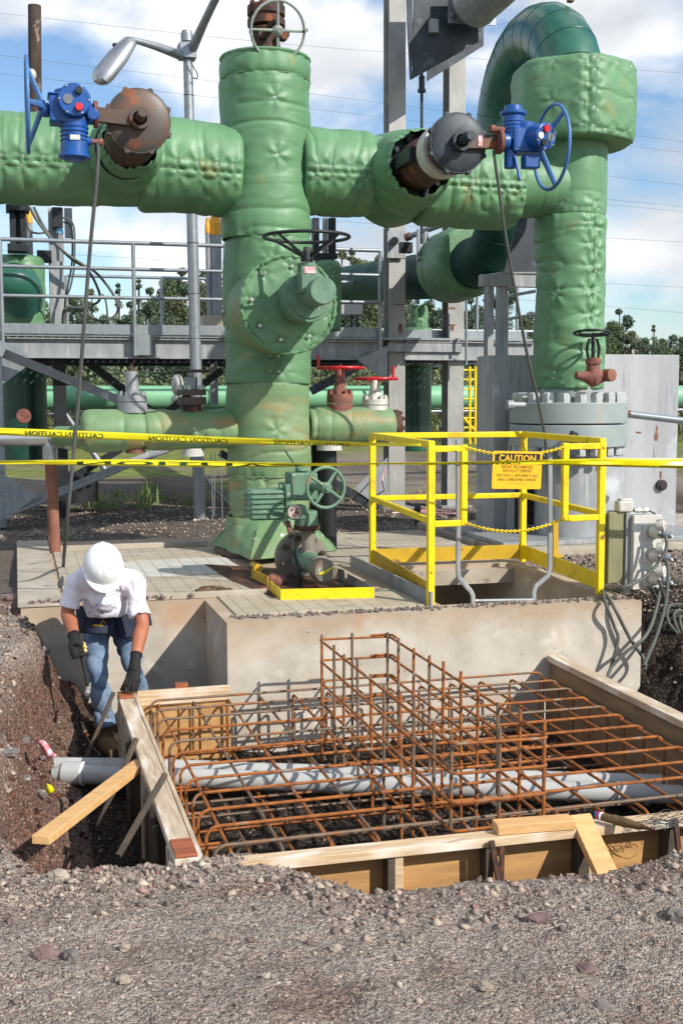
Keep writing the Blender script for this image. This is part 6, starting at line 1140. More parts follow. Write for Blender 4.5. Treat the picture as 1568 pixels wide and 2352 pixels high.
def near_lm(x): 
    for lim, s in ((110, 'beyond the far left walkway end'), (260, 'seen through the hoses at left'), (360, 'seen past the middle rail post at left'), (440, 'just left of the lamp post'), (520, 'between lamp post and vessel'), (760, 'hidden mostly behind the vessel'), (880, 'between vessel and nearer steel column'), (1015, 'between the two steel columns'), (1130, 'right of the rust marked column'), (1260, 'just left of the tall right pipe'), (1440, 'above the left half of the grey pier'), (1530, 'above the right end of the grey pier'), (9999, 'at the right edge of the picture')):
        if x < lim: return s
seen = {}
for (x, y, d, v) in sorted(tl):
    L_ = f'{kinds[v]} tree {near_lm(x)}'; seen.setdefault(L_, []).append((x, y, d, v))
for L_, lst in seen.items():
    for i, a in enumerate(lst): tree(*a, L_ if len(lst) == 1 else L_+', '+('leftmost' if i == 0 else 'rightmost' if i == len(lst)-1 else 'the middle')+' such tree')
# undergrowth in front of the trees: one mass
r = np.random.default_rng(77); n = 52000; X = r.uniform(-8, 34, n); Y = 36+r.uniform(-2.5, 5, n); hh = 1.9+.9*vn(X*.6, Y*.3, 0, 5)+.4*vn(X*2, Y*1, 0, 6); Z = r.uniform(0, 1, n)**.7*hh; V = []
P0 = np.stack([X, Y, Z], -1); A_ = r.normal(size=(n, 3)); A_ /= np.linalg.norm(A_, axis=1)[:, None]; B_ = np.cross(A_, r.normal(size=(n, 3))); B_ /= np.linalg.norm(B_, axis=1)[:, None]; s = r.uniform(.04, .10, (n, 1)); V = np.stack([P0-A_*s, P0+B_*s*.5, P0+A_*s, P0-B_*s*.5], 1).reshape(-1, 3)
me = bpy.data.meshes.new('undergrowth'); me.vertices.add(4*n); me.vertices.foreach_set('co', V.ravel()); me.loops.add(4*n); me.polygons.add(n); me.loops.foreach_set('vertex_index', np.arange(4*n)); me.polygons.foreach_set('loop_start', np.arange(0, 4*n, 4)); me.polygons.foreach_set('loop_total', np.full(n, 4)); me.update()
g = me.attributes.new('tint', 'FLOAT', 'POINT'); g.data.foreach_set('value', np.repeat(np.clip(r.normal(.45, .25, n), 0, 1), 4).astype(np.float32)); tag(link('undergrowth', me, LM[1]), kind='stuff')
# grass tufts on the gravel
mb = MB(); r = np.random.default_rng(9)
for (x, y, k, h) in ((218, 1165, 14, .28), (250, 1170, 10, .15), (325, 1170, 14, .2), (340, 1160, 16, .42), (350, 1130, 12, .3), (300, 1155, 10, .15), (440, 1160, 8, .1), (180, 1175, 6, .1), (1020, 1125, 12, .1), (860, 1165, 10, .1), (365, 1150, 10, .12), (270, 1140, 12, .15), (1090, 1100, 10, .1), (600, 1150, 8, .1)):
    q = az(x, y, -.03)
    for i in range(k*2):
        a = r.uniform(0, 6.28); p = q+[r.normal(0, .07), r.normal(0, .07), 0]; hh = h*r.uniform(.4, 1.1); l = r.uniform(.1, .5)*hh; e = p+[l*math.cos(a), l*math.sin(a), hh]; w = .006*np.array([-math.sin(a), math.cos(a), 0]); mb.add([p-w, p+w, (p+e)/2+w*1.1+[0, 0, .1*hh], (p+e)/2-w*1.1+[0, 0, .1*hh], e], [(0, 1, 2, 3), (3, 2, 4)])
mat('grass_blade', '#5d7a34', '#7d9446', .6, sc=8); tag(obj('grass', mb, MT['grass_blade'], rec=False), kind='stuff')
# ================================================================ formwork
FZ = -.37
fw = thing('formwork', 'weathered timber and plywood form around the rebar in the pit', 'formwork', (.6, 4.5, -.85))
WY, WX = MT['wood_form_y'], MT['wood_form_x']
def lum(name, c0, c1, w, h, m, bev=.003, ref=(0, 0, 1), parent=fw, wob=0.): return obj(name, MB().beam(c0, c1, w, h, ref), m, parent, bev)
lum('cap_board', (.590, 4.47, FZ-.019), (.590, 7.17, FZ-.019), .09, .038, WY)
lum('plywood_sheet', (.648, 4.50, -.62), (.648, 7.16, -.62), .019, .50, WY, .002)
for y in (4.62, 4.72, 5.15, 5.75, 6.35, 6.9, 7.1): lum('stud', (.585, y, FZ-.040), (.585, y, -1.05), .085, .038, MT['stake'] if y in (5.15, 6.35) else WY, ref=(0, 1, 0))
lum('end_block', (.592, 4.475, FZ+.0065), (.592, 4.66, FZ+.0065), .088, .012, MT['wood_red']); lum('end_block', (.592, 7.03, FZ+.0065), (.592, 7.175, FZ+.0065), .088, .012, MT['wood_red'])
lum('back_board', (.665, 7.20, FZ-.045), (1.235, 7.20, FZ-.045), .035, .09, WX); lum('plywood_sheet', (.665, 7.176, -.66), (1.235, 7.176, -.66), .012, .40, MT['plywood'], .002)
for x in (.95, 1.08): lum('stud', (x, 7.163, -.47), (x, 7.163, -.86), .07, .02, MT['plywood'], ref=(0, 1, 0))
lum('wood_scrap', (.90, 7.235, FZ+.01), (.98, 7.235, FZ+.01), .05, .03, MT['wood_red'])
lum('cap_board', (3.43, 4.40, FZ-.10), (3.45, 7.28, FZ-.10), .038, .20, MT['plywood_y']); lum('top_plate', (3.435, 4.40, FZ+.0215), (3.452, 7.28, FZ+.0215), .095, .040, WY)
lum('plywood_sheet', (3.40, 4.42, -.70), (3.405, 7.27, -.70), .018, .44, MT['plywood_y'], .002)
# front wall
X0, X1 = .67, 3.5; ft = lambda x: 4.40-.004*(x-.7)
lum('cap_board', (X0, ft(X0), FZ-.019), (X1, ft(X1), FZ-.019), .089, .038, WX)
lum('plywood_sheet', (X0, 4.452, -.64), (X1, 4.442, -.64), .019, .46, MT['plywood'], .002)
for x0, x1, m in ((890, 906, 'stake'), (906, 925, 'wood_form_x'), (1114, 1132, 'stake'), (1326, 1349, 'stake'), (1350, 1366, 'wood_form_x'), (1528, 1556, 'stake')):
    a, b = at(x0, 2010, 4.37)[0], at(x1, 2010, 4.37)[0]; obj('stud', MB().box((a, 4.365, -1.0), (b, 4.435, FZ-.0385)), MT[m], fw, .002)
def stake(a, b, lab, w=.022, m='stake', name='form_stake', c='stake', ref=(0, 0, 1), h=.022): return tag(obj(name, MB().beam(a, b, w, h, ref), MT[m], None, .002), lab, c)
A_ = at
stake(A_(380, 1778, 5.25)+[-.0, 0, 0], A_(272, 1966, 4.95), 'dark steel stake leaning on the left form, nearest the camera')
stake(A_(314, 1696, 5.9), A_(226, 1900, 5.7), 'dark steel stake leaning on the left form above the lumber brace')
stake(A_(262, 1590, 6.9), A_(198, 1740, 6.9), "dark leaning stake in front of the worker's boot")
for x, y, Y in ((290, 1830, 5.35), (345, 1850, 5.1), (283, 1655, 6.3), (355, 1870, 5.0)): p = az(x, y, -.5); stake((.528, Y, -.42), (.528, Y-.02, -1.0), {5.35: 'upright stake beside the left form behind the nearest leaning stake', 5.1: 'upright stake at the left form under the nearest leaning stake', 6.3: 'upright stake at the left form just beyond the lumber brace', 5.0: 'upright stake nearest the near end of the left form'}[Y])
stake(A_(1128, 1931, 4.33), A_(1147, 2040, 4.30), 'rusty flat stake in front of the plywood left of the loose block', .016, 'rusty'); stake(A_(1152, 1945, 4.33), A_(1150, 2040, 4.32), 'short rusty stake right behind the flat rusty stake', .010, 'rusty')
stake(A_(1549, 1880, 4.34), A_(1562, 1995, 4.30), 'rusty stake at the right edge of the picture', .016, 'rusty')
b0, b1 = az(326, 1752, -.42), az(94, 1930, -.36); tag(obj('lumber_brace', MB().beam(b0, b1, .076, .036, (0, 0, 1)), MT['wood_new'], None, .003), 'new yellow lumber brace from the left form to the gravel bank', 'lumber')
p0, p1 = az(1166, 1911, FZ+.022), az(1327, 1900, FZ+.022); tag(obj('lumber_block', MB().beam((p0[0]-.03, 4.41, FZ+.0215), (p1[0]+.005, 4.385, FZ+.0215), .085, .040), MT['wood_new'], None, .003), 'short pale lumber block lying on the front form', 'lumber')
q0, q1 = az(1362, 1903, FZ+.02), A_(1412, 2042, 4.10); tag(obj('lumber_brace', MB().beam((q0[0], 4.42, FZ+.025), (q1[0], q1[1], q1[2]-.02), .092, .038, (0, 0, 1)), MT['wood_new'], None, .003), 'short new lumber kicker leaning out from the front form at right', 'lumber')
# loose tool and wire on the front form
c0, c1 = az(1366, 1872, FZ+.03), az(1490, 1903, FZ+.03); dT = (c1-c0)
tl_ = thing('tool_handle', 'brown rubber tool handle with a blue and red tip lying on the front form', 'tool', c0)
obj('grip', MB().tube([c0+dT*t for t in (.12, .2, .35, .36, .5, .52, .7, .85)], [.014, .018, .019, .022, .019, .021, .017, .013], 14), MT['leather'], tl_); obj('blue_tip', MB().tube([c0, c0+dT*.10], [.015, .018], 14), MT['blue'], tl_)
obj('red_band', MB().tube([c0+dT*.055, c0+dT*.075], [.0185, .0185], 14), MT['red_plastic'], tl_); obj('white_band', MB().tube([c0+dT*.10, c0+dT*.13], [.0182, .0182], 14), MT['white_plastic'], tl_); obj('tip', MB().tube([c0+dT*.85, c0+dT*1.1], [.011, .004], 10), MT['rusty'], tl_)
mb = MB(); r = np.random.default_rng(4); base = az(1525, 1898, FZ+.015)
for i in range(34):
    a = base+[r.uniform(-.12, .06), r.uniform(-.03, .07), r.uniform(0, .03)]; b = a+[r.uniform(.05, .13), r.uniform(-.09, .0), r.uniform(-.02, .03)]; mb.tube([a, (a+b)/2+r.normal(0, .012, 3), b], .0013, 4, 4)
tag(obj('tie_wire', mb, MT['cable']), 'loose bundle of dark tie wire on the front form at the right edge', 'wire')
mb = MB()
# ================================================================ rebar mats
mt_ = thing('rebar_mat', 'double layer rusty rebar mat with hooked ends filling the form', 'rebar mat', (2, 5.9, -.8), 'rusty rebar in the form')
r = np.random.default_rng(12); ZT, ZB = -.415, -.755; MA = [MT['rebar_o'], MT['rebar_g']]
def cbar(p, q, drop, rr=.0079, R=.055, legs=(1, 1), ret=.0):
    p, q = np.array(p), np.array(q); d = nrm(q-p); dn = np.array((0, 0, -1.)); pts = []
    if legs[0]:
        if ret: pts += [p+dn*drop+d*ret, p+dn*drop+d*R]
        pts += [p+dn*(drop-R*(1 if ret else 0)), p+dn*R]; pts += [p+dn*R*(1-math.sin(t))+d*R*(1-math.cos(t)) for t in np.linspace(.3, 1.4, 4)]
    pts += [p+d*R, q-d*R]
    if legs[1]:
        pts += [q+dn*R*(1-math.sin(t))-d*R*(1-math.cos(t)) for t in np.linspace(1.4, .3, 4)]; pts += [q+dn*R, q+dn*(drop-R*(1 if ret else 0))]
        if ret: pts += [q+dn*drop-d*R, q+dn*drop-d*ret]
    return MB().tube(pts, rr, 8)
YS = np.linspace(7.13, 4.71, 12); XS = np.linspace(.79, 3.28, 13)
for i, y in enumerate(YS):
    j = r.normal(0, .006, 4); obj('rebar', cbar((.735+j[0], y-.02+j[1], ZT), (3.32+j[2], y+.02+j[3], ZT+r.normal(0, .003)), .33, legs=(1, 1), ret=.16 if i % 2 else 0), MA[int(r.random() < .4)], mt_)
    obj('rebar', MB().tube([(.76, y-.05+j[0], ZB), (3.33, y-.01+j[1], ZB)], .0078, 8), MA[int(r.random() < .5)], mt_)
for i, x in enumerate(XS):
    j = r.normal(0, .006, 4); obj('rebar', cbar((x+j[0], 4.60, ZT-.018), (x+j[1], 7.135+j[2]*.5, ZT-.018), .33), MA[int(r.random() < .25)], mt_)
    obj('rebar', MB().tube([(x+.03, 4.58, ZB-.018), (x+.03, 7.12, ZB-.018)], .0078, 8), MA[int(r.random() < .4)], mt_)
cg = thing('rebar_cage', 'upright rusty rebar cage standing tall out of the mat', 'rebar cage', (1.97, 5.8, -.75), 'rusty rebar in the form')
cx0, cx1, cy0, cy1 = 1.735, 2.175, 4.62, 6.90
def hoop(z, k):
    R = .03; P = []
    for (cx_, cy_, a0) in ((cx1-R, cy1-R, 0), (cx0+R, cy1-R, 90), (cx0+R, cy0+R, 180), (cx1-R, cy0+R, 270)):
        for t in (0, 30, 60, 90): A = math.radians(a0+t); P.append(np.array((cx_+R*math.cos(A), cy_+R*math.sin(A), z+.004*math.sin(cx_*5+k))))
    mb = MB().tube(P, .0075, 8, closed=True); c = np.array((cx1-.02, cy1-.015, z)); mb.tube([c+[-.10, .012, .01], c+[0, .012, .012], c+[.03, -.02, .012], c+[.03, -.10, .01]], .0075, 6)
    return obj('hoop', mb, MA[0], cg)
for k, z in enumerate((-.055, -.18, -.305, -.43)): hoop(z, k)
nV = 10
for i in range(nV):
    y = cy1-.02-(cy1-cy0-.05)*i/(nV-1)
    for x in (cx0+.014, cx1-.014):
        j = r.normal(0, .008, 3); obj('rebar', MB().tube([(x+j[0], y+j[1], -.80), (x+j[0]*.5, y+j[2]*.5, -.02+r.uniform(-.02, .03))], .0088, 8), MA[int(r.random() < .62)], cg)
for x in (cx0+.20,): obj('rebar', MB().tube([(x, cy1-.015, -.8), (x, cy1-.015, -.02)], .0088, 8), MA[1], cg); obj('rebar', MB().tube([(x+.02, cy0+.015, -.8), (x+.02, cy0+.015, -.0)], .0088, 8), MA[1], cg)
# tie wires at the crossings
mb = MB()
for y in YS:
    for x in XS:
        if r.random() < .55: mb.ring((x+.0, y+(x-2)*.015, ZT-.008), nrm(r.normal(size=3)), .0155, .0016, 10, 4); a = np.array((x, y, ZT)); mb.tube([a, a+r.normal(0, .01, 3)+[0, 0, .018]], .0014, 4)
tie = obj('tie_wire', mb, MT['rusty'], mt_); tag(tie, kind='stuff')
# ================================================================ grey plastic conduits
pv = thing('plastic_conduit', 'grey plastic conduit with a white ringed coupling, the nearer of two crossing the pit', 'conduit', (.2, 6.7, -.75), 'grey conduits crossing the pit')
D1, D2 = np.array((.35, 6.68, -.70)), np.array((4.3, 5.22, -.74)); dv_ = D2-D1
def on(t): return D1+dv_*t
pl0 = at(122, 1782, 6.76); s0_, s1_ = at(146, 1778, 6.75), at(190, 1777, 6.71)
s0_[2] = s1_[2] = -.70; pl0[2] = -.71
obj('pipe', MB().tube([s1_, on(0), on(.3), on(.62), on(1)], .053, 28), MT['pvc'], pv); obj('coupling', MB().cyl(s0_, s1_, .066, n=28), MT['pvc'], pv, .004); obj('reducer', MB().cyl(pl0, s0_+[0, 0, 0], .038, .056, n=24), MT['pvc'], pv)
obj('ring', MB().cyl(s1_, s1_+nrm(D2-D1)*.012, .0672, n=28), MT['pvc_white'], pv); q = on(.69); obj('coupling', MB().cyl(q, on(.73), .065, n=28), MT['pvc'], pv)
pv2 = thing('plastic_conduit', 'grey plastic conduit running behind the coupled one through the pit', 'conduit', (.2, 6.9, -.75), 'grey conduits crossing the pit')
obj('pipe', MB().tube([(.12, 6.90, -.70), (.7, 6.72, -.705), (1.6, 6.37, -.71), (2.7, 5.98, -.72), (4.3, 5.42, -.74)], .053, 28, 6), MT['pvc'], pv2); obj('ring', MB().cyl((3.03, 5.865, -.724), (3.04, 5.862, -.724), .0545, n=28), MT['pvc_white'], pv2)
# ================================================================ litter
def on_ground(x, y, z0):
    z = z0
    for _ in range(6): q = az(x, y, z); z = gz(q[0], q[1])
    return az(x, y, z)
a = at(88, 1712, 6.6); b = at(128, 1748, 6.45); n_ = 14; v = []; f = []
for i in range(n_+1):
    t = i/n_; c = a+(b-a)*t+np.array((0, 0, .012*math.sin(7*t)+.02)); w = .022*math.sin(math.pi*min(max(t, .08), .94))**.5
    for k in (-1, 0, 1): v.append(c+np.array((w*k*.7, w*k*.2, w*k*.75))+np.array((0, -.012, 0))*(k == 0))
f = [(i*3+k, i*3+k+1, (i+1)*3+k+1, (i+1)*3+k) for i in range(n_) for k in (0, 1)]
o_ = obj('wrapper', MB().add(v, f), MT['wrapper']); tag(o_, 'crumpled red and white plastic wrapper on the red bank', 'litter'); s_ = o_.modifiers.new('s', 'SOLIDIFY'); s_.thickness = .002
a = at(115, 1812, 6.0); o_ = obj('litter_scrap', MB().add([a+[-.012, 0, .03], a+[.01, -.01, .02], a+[.022, 0, -.01], a+[0, -.012, -.028], a+[-.02, 0, -.01], a+[0, -.014, .0]], [(0, 1, 5), (1, 2, 5), (2, 3, 5), (3, 4, 5), (4, 0, 5)]), MT['tape']); tag(o_, 'small bright yellow scrap on the red bank', 'litter'); s_ = o_.modifiers.new('s', 'SOLIDIFY'); s_.thickness = .002
c = az(485, 1358, .02); mb = MB(); r = np.random.default_rng(6); v = []; f = []
for j in range(7):
    for i in range(22): A = 2*math.pi*i/22; R = (.02+.017*j)*(1+.25*math.sin(3*A+j*.3)); v.append(c+[R*math.cos(A)*1.1, R*math.sin(A)*.8, .03+.012*math.sin(5*A+j)-.004*j])
f = [(j*22+i, j*22+(i+1) % 22, (j+1)*22+(i+1) % 22, (j+1)*22+i) for j in range(6) for i in range(22)]+[tuple(range(22))]
o_ = obj('dead_leaf', MB().add(v, f), MT['leather']); tag(o_, 'curled brown dead leaf on the pad right of the worker', 'leaf'); s_ = o_.modifiers.new('s', 'SOLIDIFY'); s_.thickness = .003
# ================================================================ worker
A_ = lambda x, y, Y: at(x, y, Y)
wk = thing('person', 'worker in white hard hat and white t-shirt bending over the form, hammer in hand', 'person', A_(250, 1700, 7.6))
pel, waist, chest, sh, nb = A_(252, 1436, 7.90), A_(249, 1408, 7.86), A_(243, 1372, 7.70), A_(240, 1332, 7.60), A_(239, 1322, 7.53)
SL, SR = A_(176, 1334, 7.60), A_(305, 1334, 7.56); EL, ER = A_(156, 1406, 7.60), A_(327, 1432, 7.42); WL, WR = A_(173, 1470, 7.36), A_(311, 1516, 7.22)
HL, HR = A_(223, 1446, 7.86), A_(284, 1446, 7.90); KL, KR = A_(224, 1545, 7.58), A_(307, 1530, 7.72); NL, NR = A_(241, 1652, 7.56), A_(332, 1650, 7.86)
u = nrm((.02, -.74, .67)); f_ = nrm(np.array((.03, -.67, -.74))-u*(np.array((.03, -.67, -.74))@u)); s_ = np.cross(f_, u)      # head up, face, side
hc = A_(238, 1298, 7.42)           # centre of the hat's rim plane
b = MB(); hd_ = hc-u*.015
b.ball(hd_, .076, .098, .10, 24, 16, (s_, f_, u)).ball(hd_-u*.075+f_*.03, .060, .072, .075, 20, 14, (s_, f_, u)).ball(hd_-u*.135+f_*.078, .032, .032, .026, 14, 10, (s_, f_, u)).ball(hd_-u*.12+f_*.05, .05, .045, .035, 14, 10, (s_, f_, u))
b.tube([hd_-u*.03+f_*.094, hd_-u*.055+f_*.108, hd_-u*.075+f_*.118, hd_-u*.083+f_*.10], [.008, .011, .015, .012], 10, 2)
b.ball(hd_-u*.022+f_*.088, .05, .014, .012, 14, 8, (s_, f_, u)).ball(hd_-u*.108+f_*.082, .024, .012, .008, 12, 8, (s_, f_, u))
for k in (-1, 1): b.ball(hd_-u*.05+s_*.077*k-f_*.005, .012, .02, .032, 12, 10, (s_, f_, u)); b.ball(hd_-u*.055+s_*.04*k+f_*.07, .02, .02, .018, 12, 8, (s_, f_, u))
b.tube([hd_-u*.05-f_*.02, (hd_-u*.08+nb)/2-f_*.02, nb, sh+[0, .05, -.06]], [.062, .060, .066, .10], 20, 5)
b.tube([sh+[0, .03, .0], chest, waist, pel], [.09, .11, .11, .12], 20, 5, flat=[.7, .75, .75])
for S, E_, Wr in ((SL, EL, WL), (SR, ER, WR)):
    b.tube([S+(sh-S)*.4, S+(sh-S)*.12, S+(E_-S)*.5, E_, E_+(Wr-E_)*.35, Wr, Wr+(Wr-E_)*.10], [.035, .045, .045, .043, .046, .030, .028], 18, 6)
for H_, K_, N_ in ((HL, KL, NL), (HR, KR, NR)): b.tube([pel+(H_-pel)*.5, H_, H_+(K_-H_)*.5, K_, K_+(N_-K_)*.4, N_, N_+[0, 0, -.04]], [.06, .058, .050, .040, .038, .030, .030], 18, 5)
body = bake_remesh(obj('body', b, MT['skin'], wk), .0065, 4); body['label'] = 'tanned skin of face, neck and arms'
for k in (-1, 1):
    e = hd_-u*.052+s_*.031*k+f_*.088; obj('eye', MB().ball(e, .012, .008, .007, 12, 8, (s_, f_, u)), MT['white_plastic'], wk); obj('iris', MB().ball(e+f_*.0055, .005, .004, .005, 10, 8, (s_, f_, u)), MT['hair'], wk)
obj('hair', MB().ball(hd_+u*.01-f_*.012, .080, .098, .085, 22, 14, (s_, f_, u)).tube([hd_-u*.045-f_*.085+s_*.05, hd_-u*.06-f_*.095, hd_-u*.045-f_*.085-s_*.05], .022, 10, 4), MT['hair'], wk)
# t-shirt
b = MB(); fd = np.array((0, -1., 0))
b.tube([waist+[0, .0, -.05], waist+[0, -.01, .0], chest+[0, -.02, -.02], sh+[0, .02, -.03], nb+[0, .03, -.01]], [.165, .168, .178, .175, .085], 30, 6, flat=[.78, .8, .82, .70, .75])
b.ball((chest+sh)/2+[0, -.03, -.0], .175, .115, .13, 24, 14); b.ball(chest+[-.005, -.035, -.04], .155, .085, .07, 20, 12)
b.tube([SL+(sh-SL)*.3+[0, .01, .0], SL, SR, SR+(sh-SR)*.3], [.10, .082, .082, .10], 20, 1); b.tube([SL+(nb-SL)*.15+[0, .03, .02], nb+[0, .04, .0], SR+(nb-SR)*.15+[0, .03, .02]], [.07, .09, .07], 18, 5)
for S, E_, end in ((SL, EL, .86), (SR, ER, .86)):
    b.tube([S+(sh-S)*.45, S+[0, 0, -.005], S+(E_-S)*.4, S+(E_-S)*end], [.088, .080, .070, .072], 22, 6)
sh_ = obj('t_shirt', b, MT['tshirt'], wk); bake_remesh(sh_, .0075, 7)
me = sh_.data; co = np.empty(len(me.vertices)*3); me.vertices.foreach_get('co', co); co = co.reshape(-1, 3); no = np.empty_like(co).ravel(); me.vertices.foreach_get('normal', no); no = no.reshape(-1, 3)
X, Y, Z = co.T; w = 1-np.abs(vn(X*9+2*Z, Z*3.5, Y*6, 3)); w2 = 1-np.abs(vn(X*5, Z*13+X*5, Y*9, 8)); d = -.016*w**3-.008*w2**4+.003*vn(X*22, Z*9, Y*15, 4)
zh = A_(240, 1411, 7.72)[2]; fr_ = (np.abs(X-waist[0]) < .19); co[:, 2] = np.where(fr_ & (Z < zh), zh-(zh-Z)*.12, Z); ba = nrm(waist-chest); hem = np.clip(((co-waist)@ba)/.05, 0, 1); d = d+.010*hem
co = co+no*d[:, None]; me.vertices.foreach_set('co', co.ravel()); me.update()
# neckline band and chest print
from mathutils.bvhtree import BVHTree
bv_ = BVHTree.FromPolygons([tuple(c) for c in co], [tuple(p.vertices) for p in me.polygons])
def hit(x, y, off=.0015):
    d = ray(x, y); d = d/np.linalg.norm(d); r = bv_.ray_cast(Vector(CAM), Vector(d))
    return None if r[0] is None else np.array(r[0])-d*off
pts = [hit(239+34*math.cos(t), 1347+20*math.sin(t), .001) for t in np.linspace(.25, math.pi-.25, 16)]; pts = [p for p in pts if p is not None]
if len(pts) > 5: obj('collar_band', MB().tube(pts, .0055, 8, flat=1.6), MT['tshirt'], sh_)
def shirt_ink(body_, x0, y0, px, arc=0.):
    me_ = text_mesh(body_, 1.0, 'CENTER', 0., 0); ok = True
    for q in me_.vertices:
        xx = q.co.x*px; yy = q.co.y*px; x = x0+xx; y = y0-yy+arc*(xx/36)**2; h = hit(x, y)
        if h is None: ok = False; h = np.array(hit(x0, y0))
        q.co = Vector(h)
    me_.materials.append(MT['shirt_ink']); return link('print', me_, None, sh_)
mat('shirt_ink', '#6c6c84', '#9a98ac', .8, sc=90)
shirt_ink('SUPERLUCK', 238, 1394, 11.5, 7.)
mb = MB(); r = np.random.default_rng(3)
for i in range(26):
    x, y = 236+r.normal(0, 11), 1404+r.normal(0, 3.2); q = [hit(x+dx, y+dy) for dx, dy in ((-2.6, 0), (0, 1.8), (2.8, .4), (.3, -1.9))]
    if all(p is not None for p in q): mb.add(q, [(0, 1, 2, 3)])
if mb.n: obj('print', mb, MT['shirt_ink'], sh_, rec=False)
# jeans
b = MB(); b.tube([waist+[0, .03, -.03], pel+[0, .01, .0], pel+[0, .0, -.06]], [.150, .155, .13], 26, 5, flat=.82)
for H_, K_, N_, k in ((HL, KL, NL, -1), (HR, KR, NR, 1)):
    b.tube([H_+[0, 0, .05], H_+[0, 0, -.01], H_+(K_-H_)*.5, K_, K_+(N_-K_)*.35, K_+(N_-K_)*.75, N_+[0, 0, -.045]], [.085, .090, .082, .070, .070, .066, .070], 24, 6)
jn = obj('jeans', b, MT['denim'], wk); bake_remesh(jn, .0075, 5)
me = jn.data; co = np.empty(len(me.vertices)*3); me.vertices.foreach_get('co', co); co = co.reshape(-1, 3); no = np.empty_like(co).ravel(); me.vertices.foreach_get('normal', no); no = no.reshape(-1, 3); X, Y, Z = co.T
w = 1-np.abs(vn(X*5+Z*4, Z*15, Y*7, 13)); k = np.exp(-((Z-KL[2])/.09)**2)+np.exp(-((Z-NL[2])/.10)**2)+.5; co = co+no*(-.017*w**3*k+.003*vn(X*20, Z*20, Y*20, 3))[:, None]; me.vertices.foreach_set('co', co.ravel()); me.update()
# boots
for N_, gx_ in ((NL, .05), (NR, .03)):
    z0 = -.845; bt = MB(); ank = np.array((N_[0], N_[1], N_[2])); toe = np.array((N_[0]+gx_, N_[1]-.19, z0+.045))
    bt.tube([ank+[0, .01, .04], ank+[0, .01, -.05], (N_[0], N_[1]+.01, z0+.07)], [.052, .054, .056], 18, 4).tube([(N_[0]-.0, N_[1]+.055, z0+.05), (N_[0], N_[1]-.02, z0+.065), (toe+np.array((N_[0], N_[1], z0+.06)))/2, toe], [.045, .056, .052, .045], 18, 5, flat=[1, 1.1, .9, .8])
    bo = obj('boot', bt, MT['leather'], wk); bake_remesh(bo, .006, 3); obj('sole', MB().tube([(N_[0], N_[1]+.09, z0+.012), (N_[0], N_[1], z0+.012), toe-[0, .03, .033]], [.044, .05, .05], 16, 4, flat=.32), MT['rubber'], bo)
# tool belt
bl_ = obj('belt', MB().tube([pel+[0, 0, .065]+.168*np.array((math.cos(t), math.sin(t)*.86, 0)) for t in np.linspace(0, 2*math.pi, 28, endpoint=False)], .0055, 8, flat=4.2, closed=True), MT['navy'], wk)
def pouch(x0, y0, x1, y1, Y, x2, x3, th=.05, yaw=0.):
    P = [A_(x0, y0, Y), A_(x1, y0, Y), A_(x3, y1, Y-.03), A_(x2, y1, Y-.03)]; nseg = 7; v = []; fc = []
    for j in range(nseg+1):
        t = j/nseg
        for i in range(nseg+1):
            s = i/nseg; p = (P[0]*(1-s)+P[1]*s)*(1-t)+(P[3]*(1-s)+P[2]*s)*t; v.append(p+np.array((0, -th*math.sin(math.pi*s)**.6*(.35+.65*t)+yaw*(s-.5), 0)))
    fc = [(j*(nseg+1)+i, j*(nseg+1)+i+1, (j+1)*(nseg+1)+i+1, (j+1)*(nseg+1)+i) for j in range(nseg) for i in range(nseg)]
    o = obj('pouch', MB().add(v, fc), MT['navy'], bl_); m_ = o.modifiers.new('s', 'SOLIDIFY'); m_.thickness = .03; m_.offset = -1; m2 = o.modifiers.new('b', 'BEVEL'); m2.width = .006; m2.segments = 2; return o
pouch(208, 1412, 258, 1455, 7.70, 205, 255); pouch(258, 1412, 308, 1463, 7.76, 276, 314, yaw=.06); pouch(183, 1392, 212, 1452, 7.78, 190, 205, yaw=-.07)
pouch(312, 1405, 338, 1438, 7.88, 310, 342, .03)
obj('tool_hook', MB().tube([A_(330, 1412, 7.84), A_(340, 1415, 7.83), A_(346, 1408, 7.83)], .004, 6, 4), MT['yellow_dull'], bl_)
q = A_(232, 1432, 7.62); obj('belt_badge', MB().tube([q+[0, -.005, 0], q+[.014, -.005, .022], q+[.026, -.004, .002]], .0035, 6), MT['yellow_dull'], bl_); q = A_(214, 1436, 7.62); obj('belt_badge', MB().beam(q+[0, -.005, .0], q+[.06, -.005, -.004], .010, .002, (0, -1, 0)), MT['yellow_dull'], bl_)
# hard hat
ht = thing('hard_hat', 'white hard hat with a centre ridge worn by the bending worker', 'hard hat', hc)
v = []; nA = 64; nR = 18
for j in range(nR+1):
    ph = math.pi/2*j/nR
    for i in range(nA):
        A = 2*math.pi*i/nA; ca, sa = math.cos(A), math.sin(A); cx_, cy_ = .116*ca*math.sin(ph), (.142*sa)*math.sin(ph); hz = .125*math.cos(ph)**.9
        rid = .010*math.exp(-(cx_/.012)**2)*(math.sin(ph) < .93)+.004*(math.exp(-((abs(cx_)-.045)/.006)**2))*(math.sin(ph) < .9)
        v.append(hc+s_*cx_+f_*cy_+u*(hz+rid))
f = [(j*nA+i, (j+1)*nA+i, (j+1)*nA+(i+1) % nA, j*nA+(i+1) % nA) for j in range(nR) for i in range(nA)]
o = obj('shell', MB().add(v, f), MT['white_plastic'], ht, ang=60); m_ = o.modifiers.new('s', 'SOLIDIFY'); m_.thickness = .003; m_.offset = 1; m2 = o.modifiers.new('u', 'SUBSURF'); m2.levels = m2.render_levels = 1
v = []; nr = 6
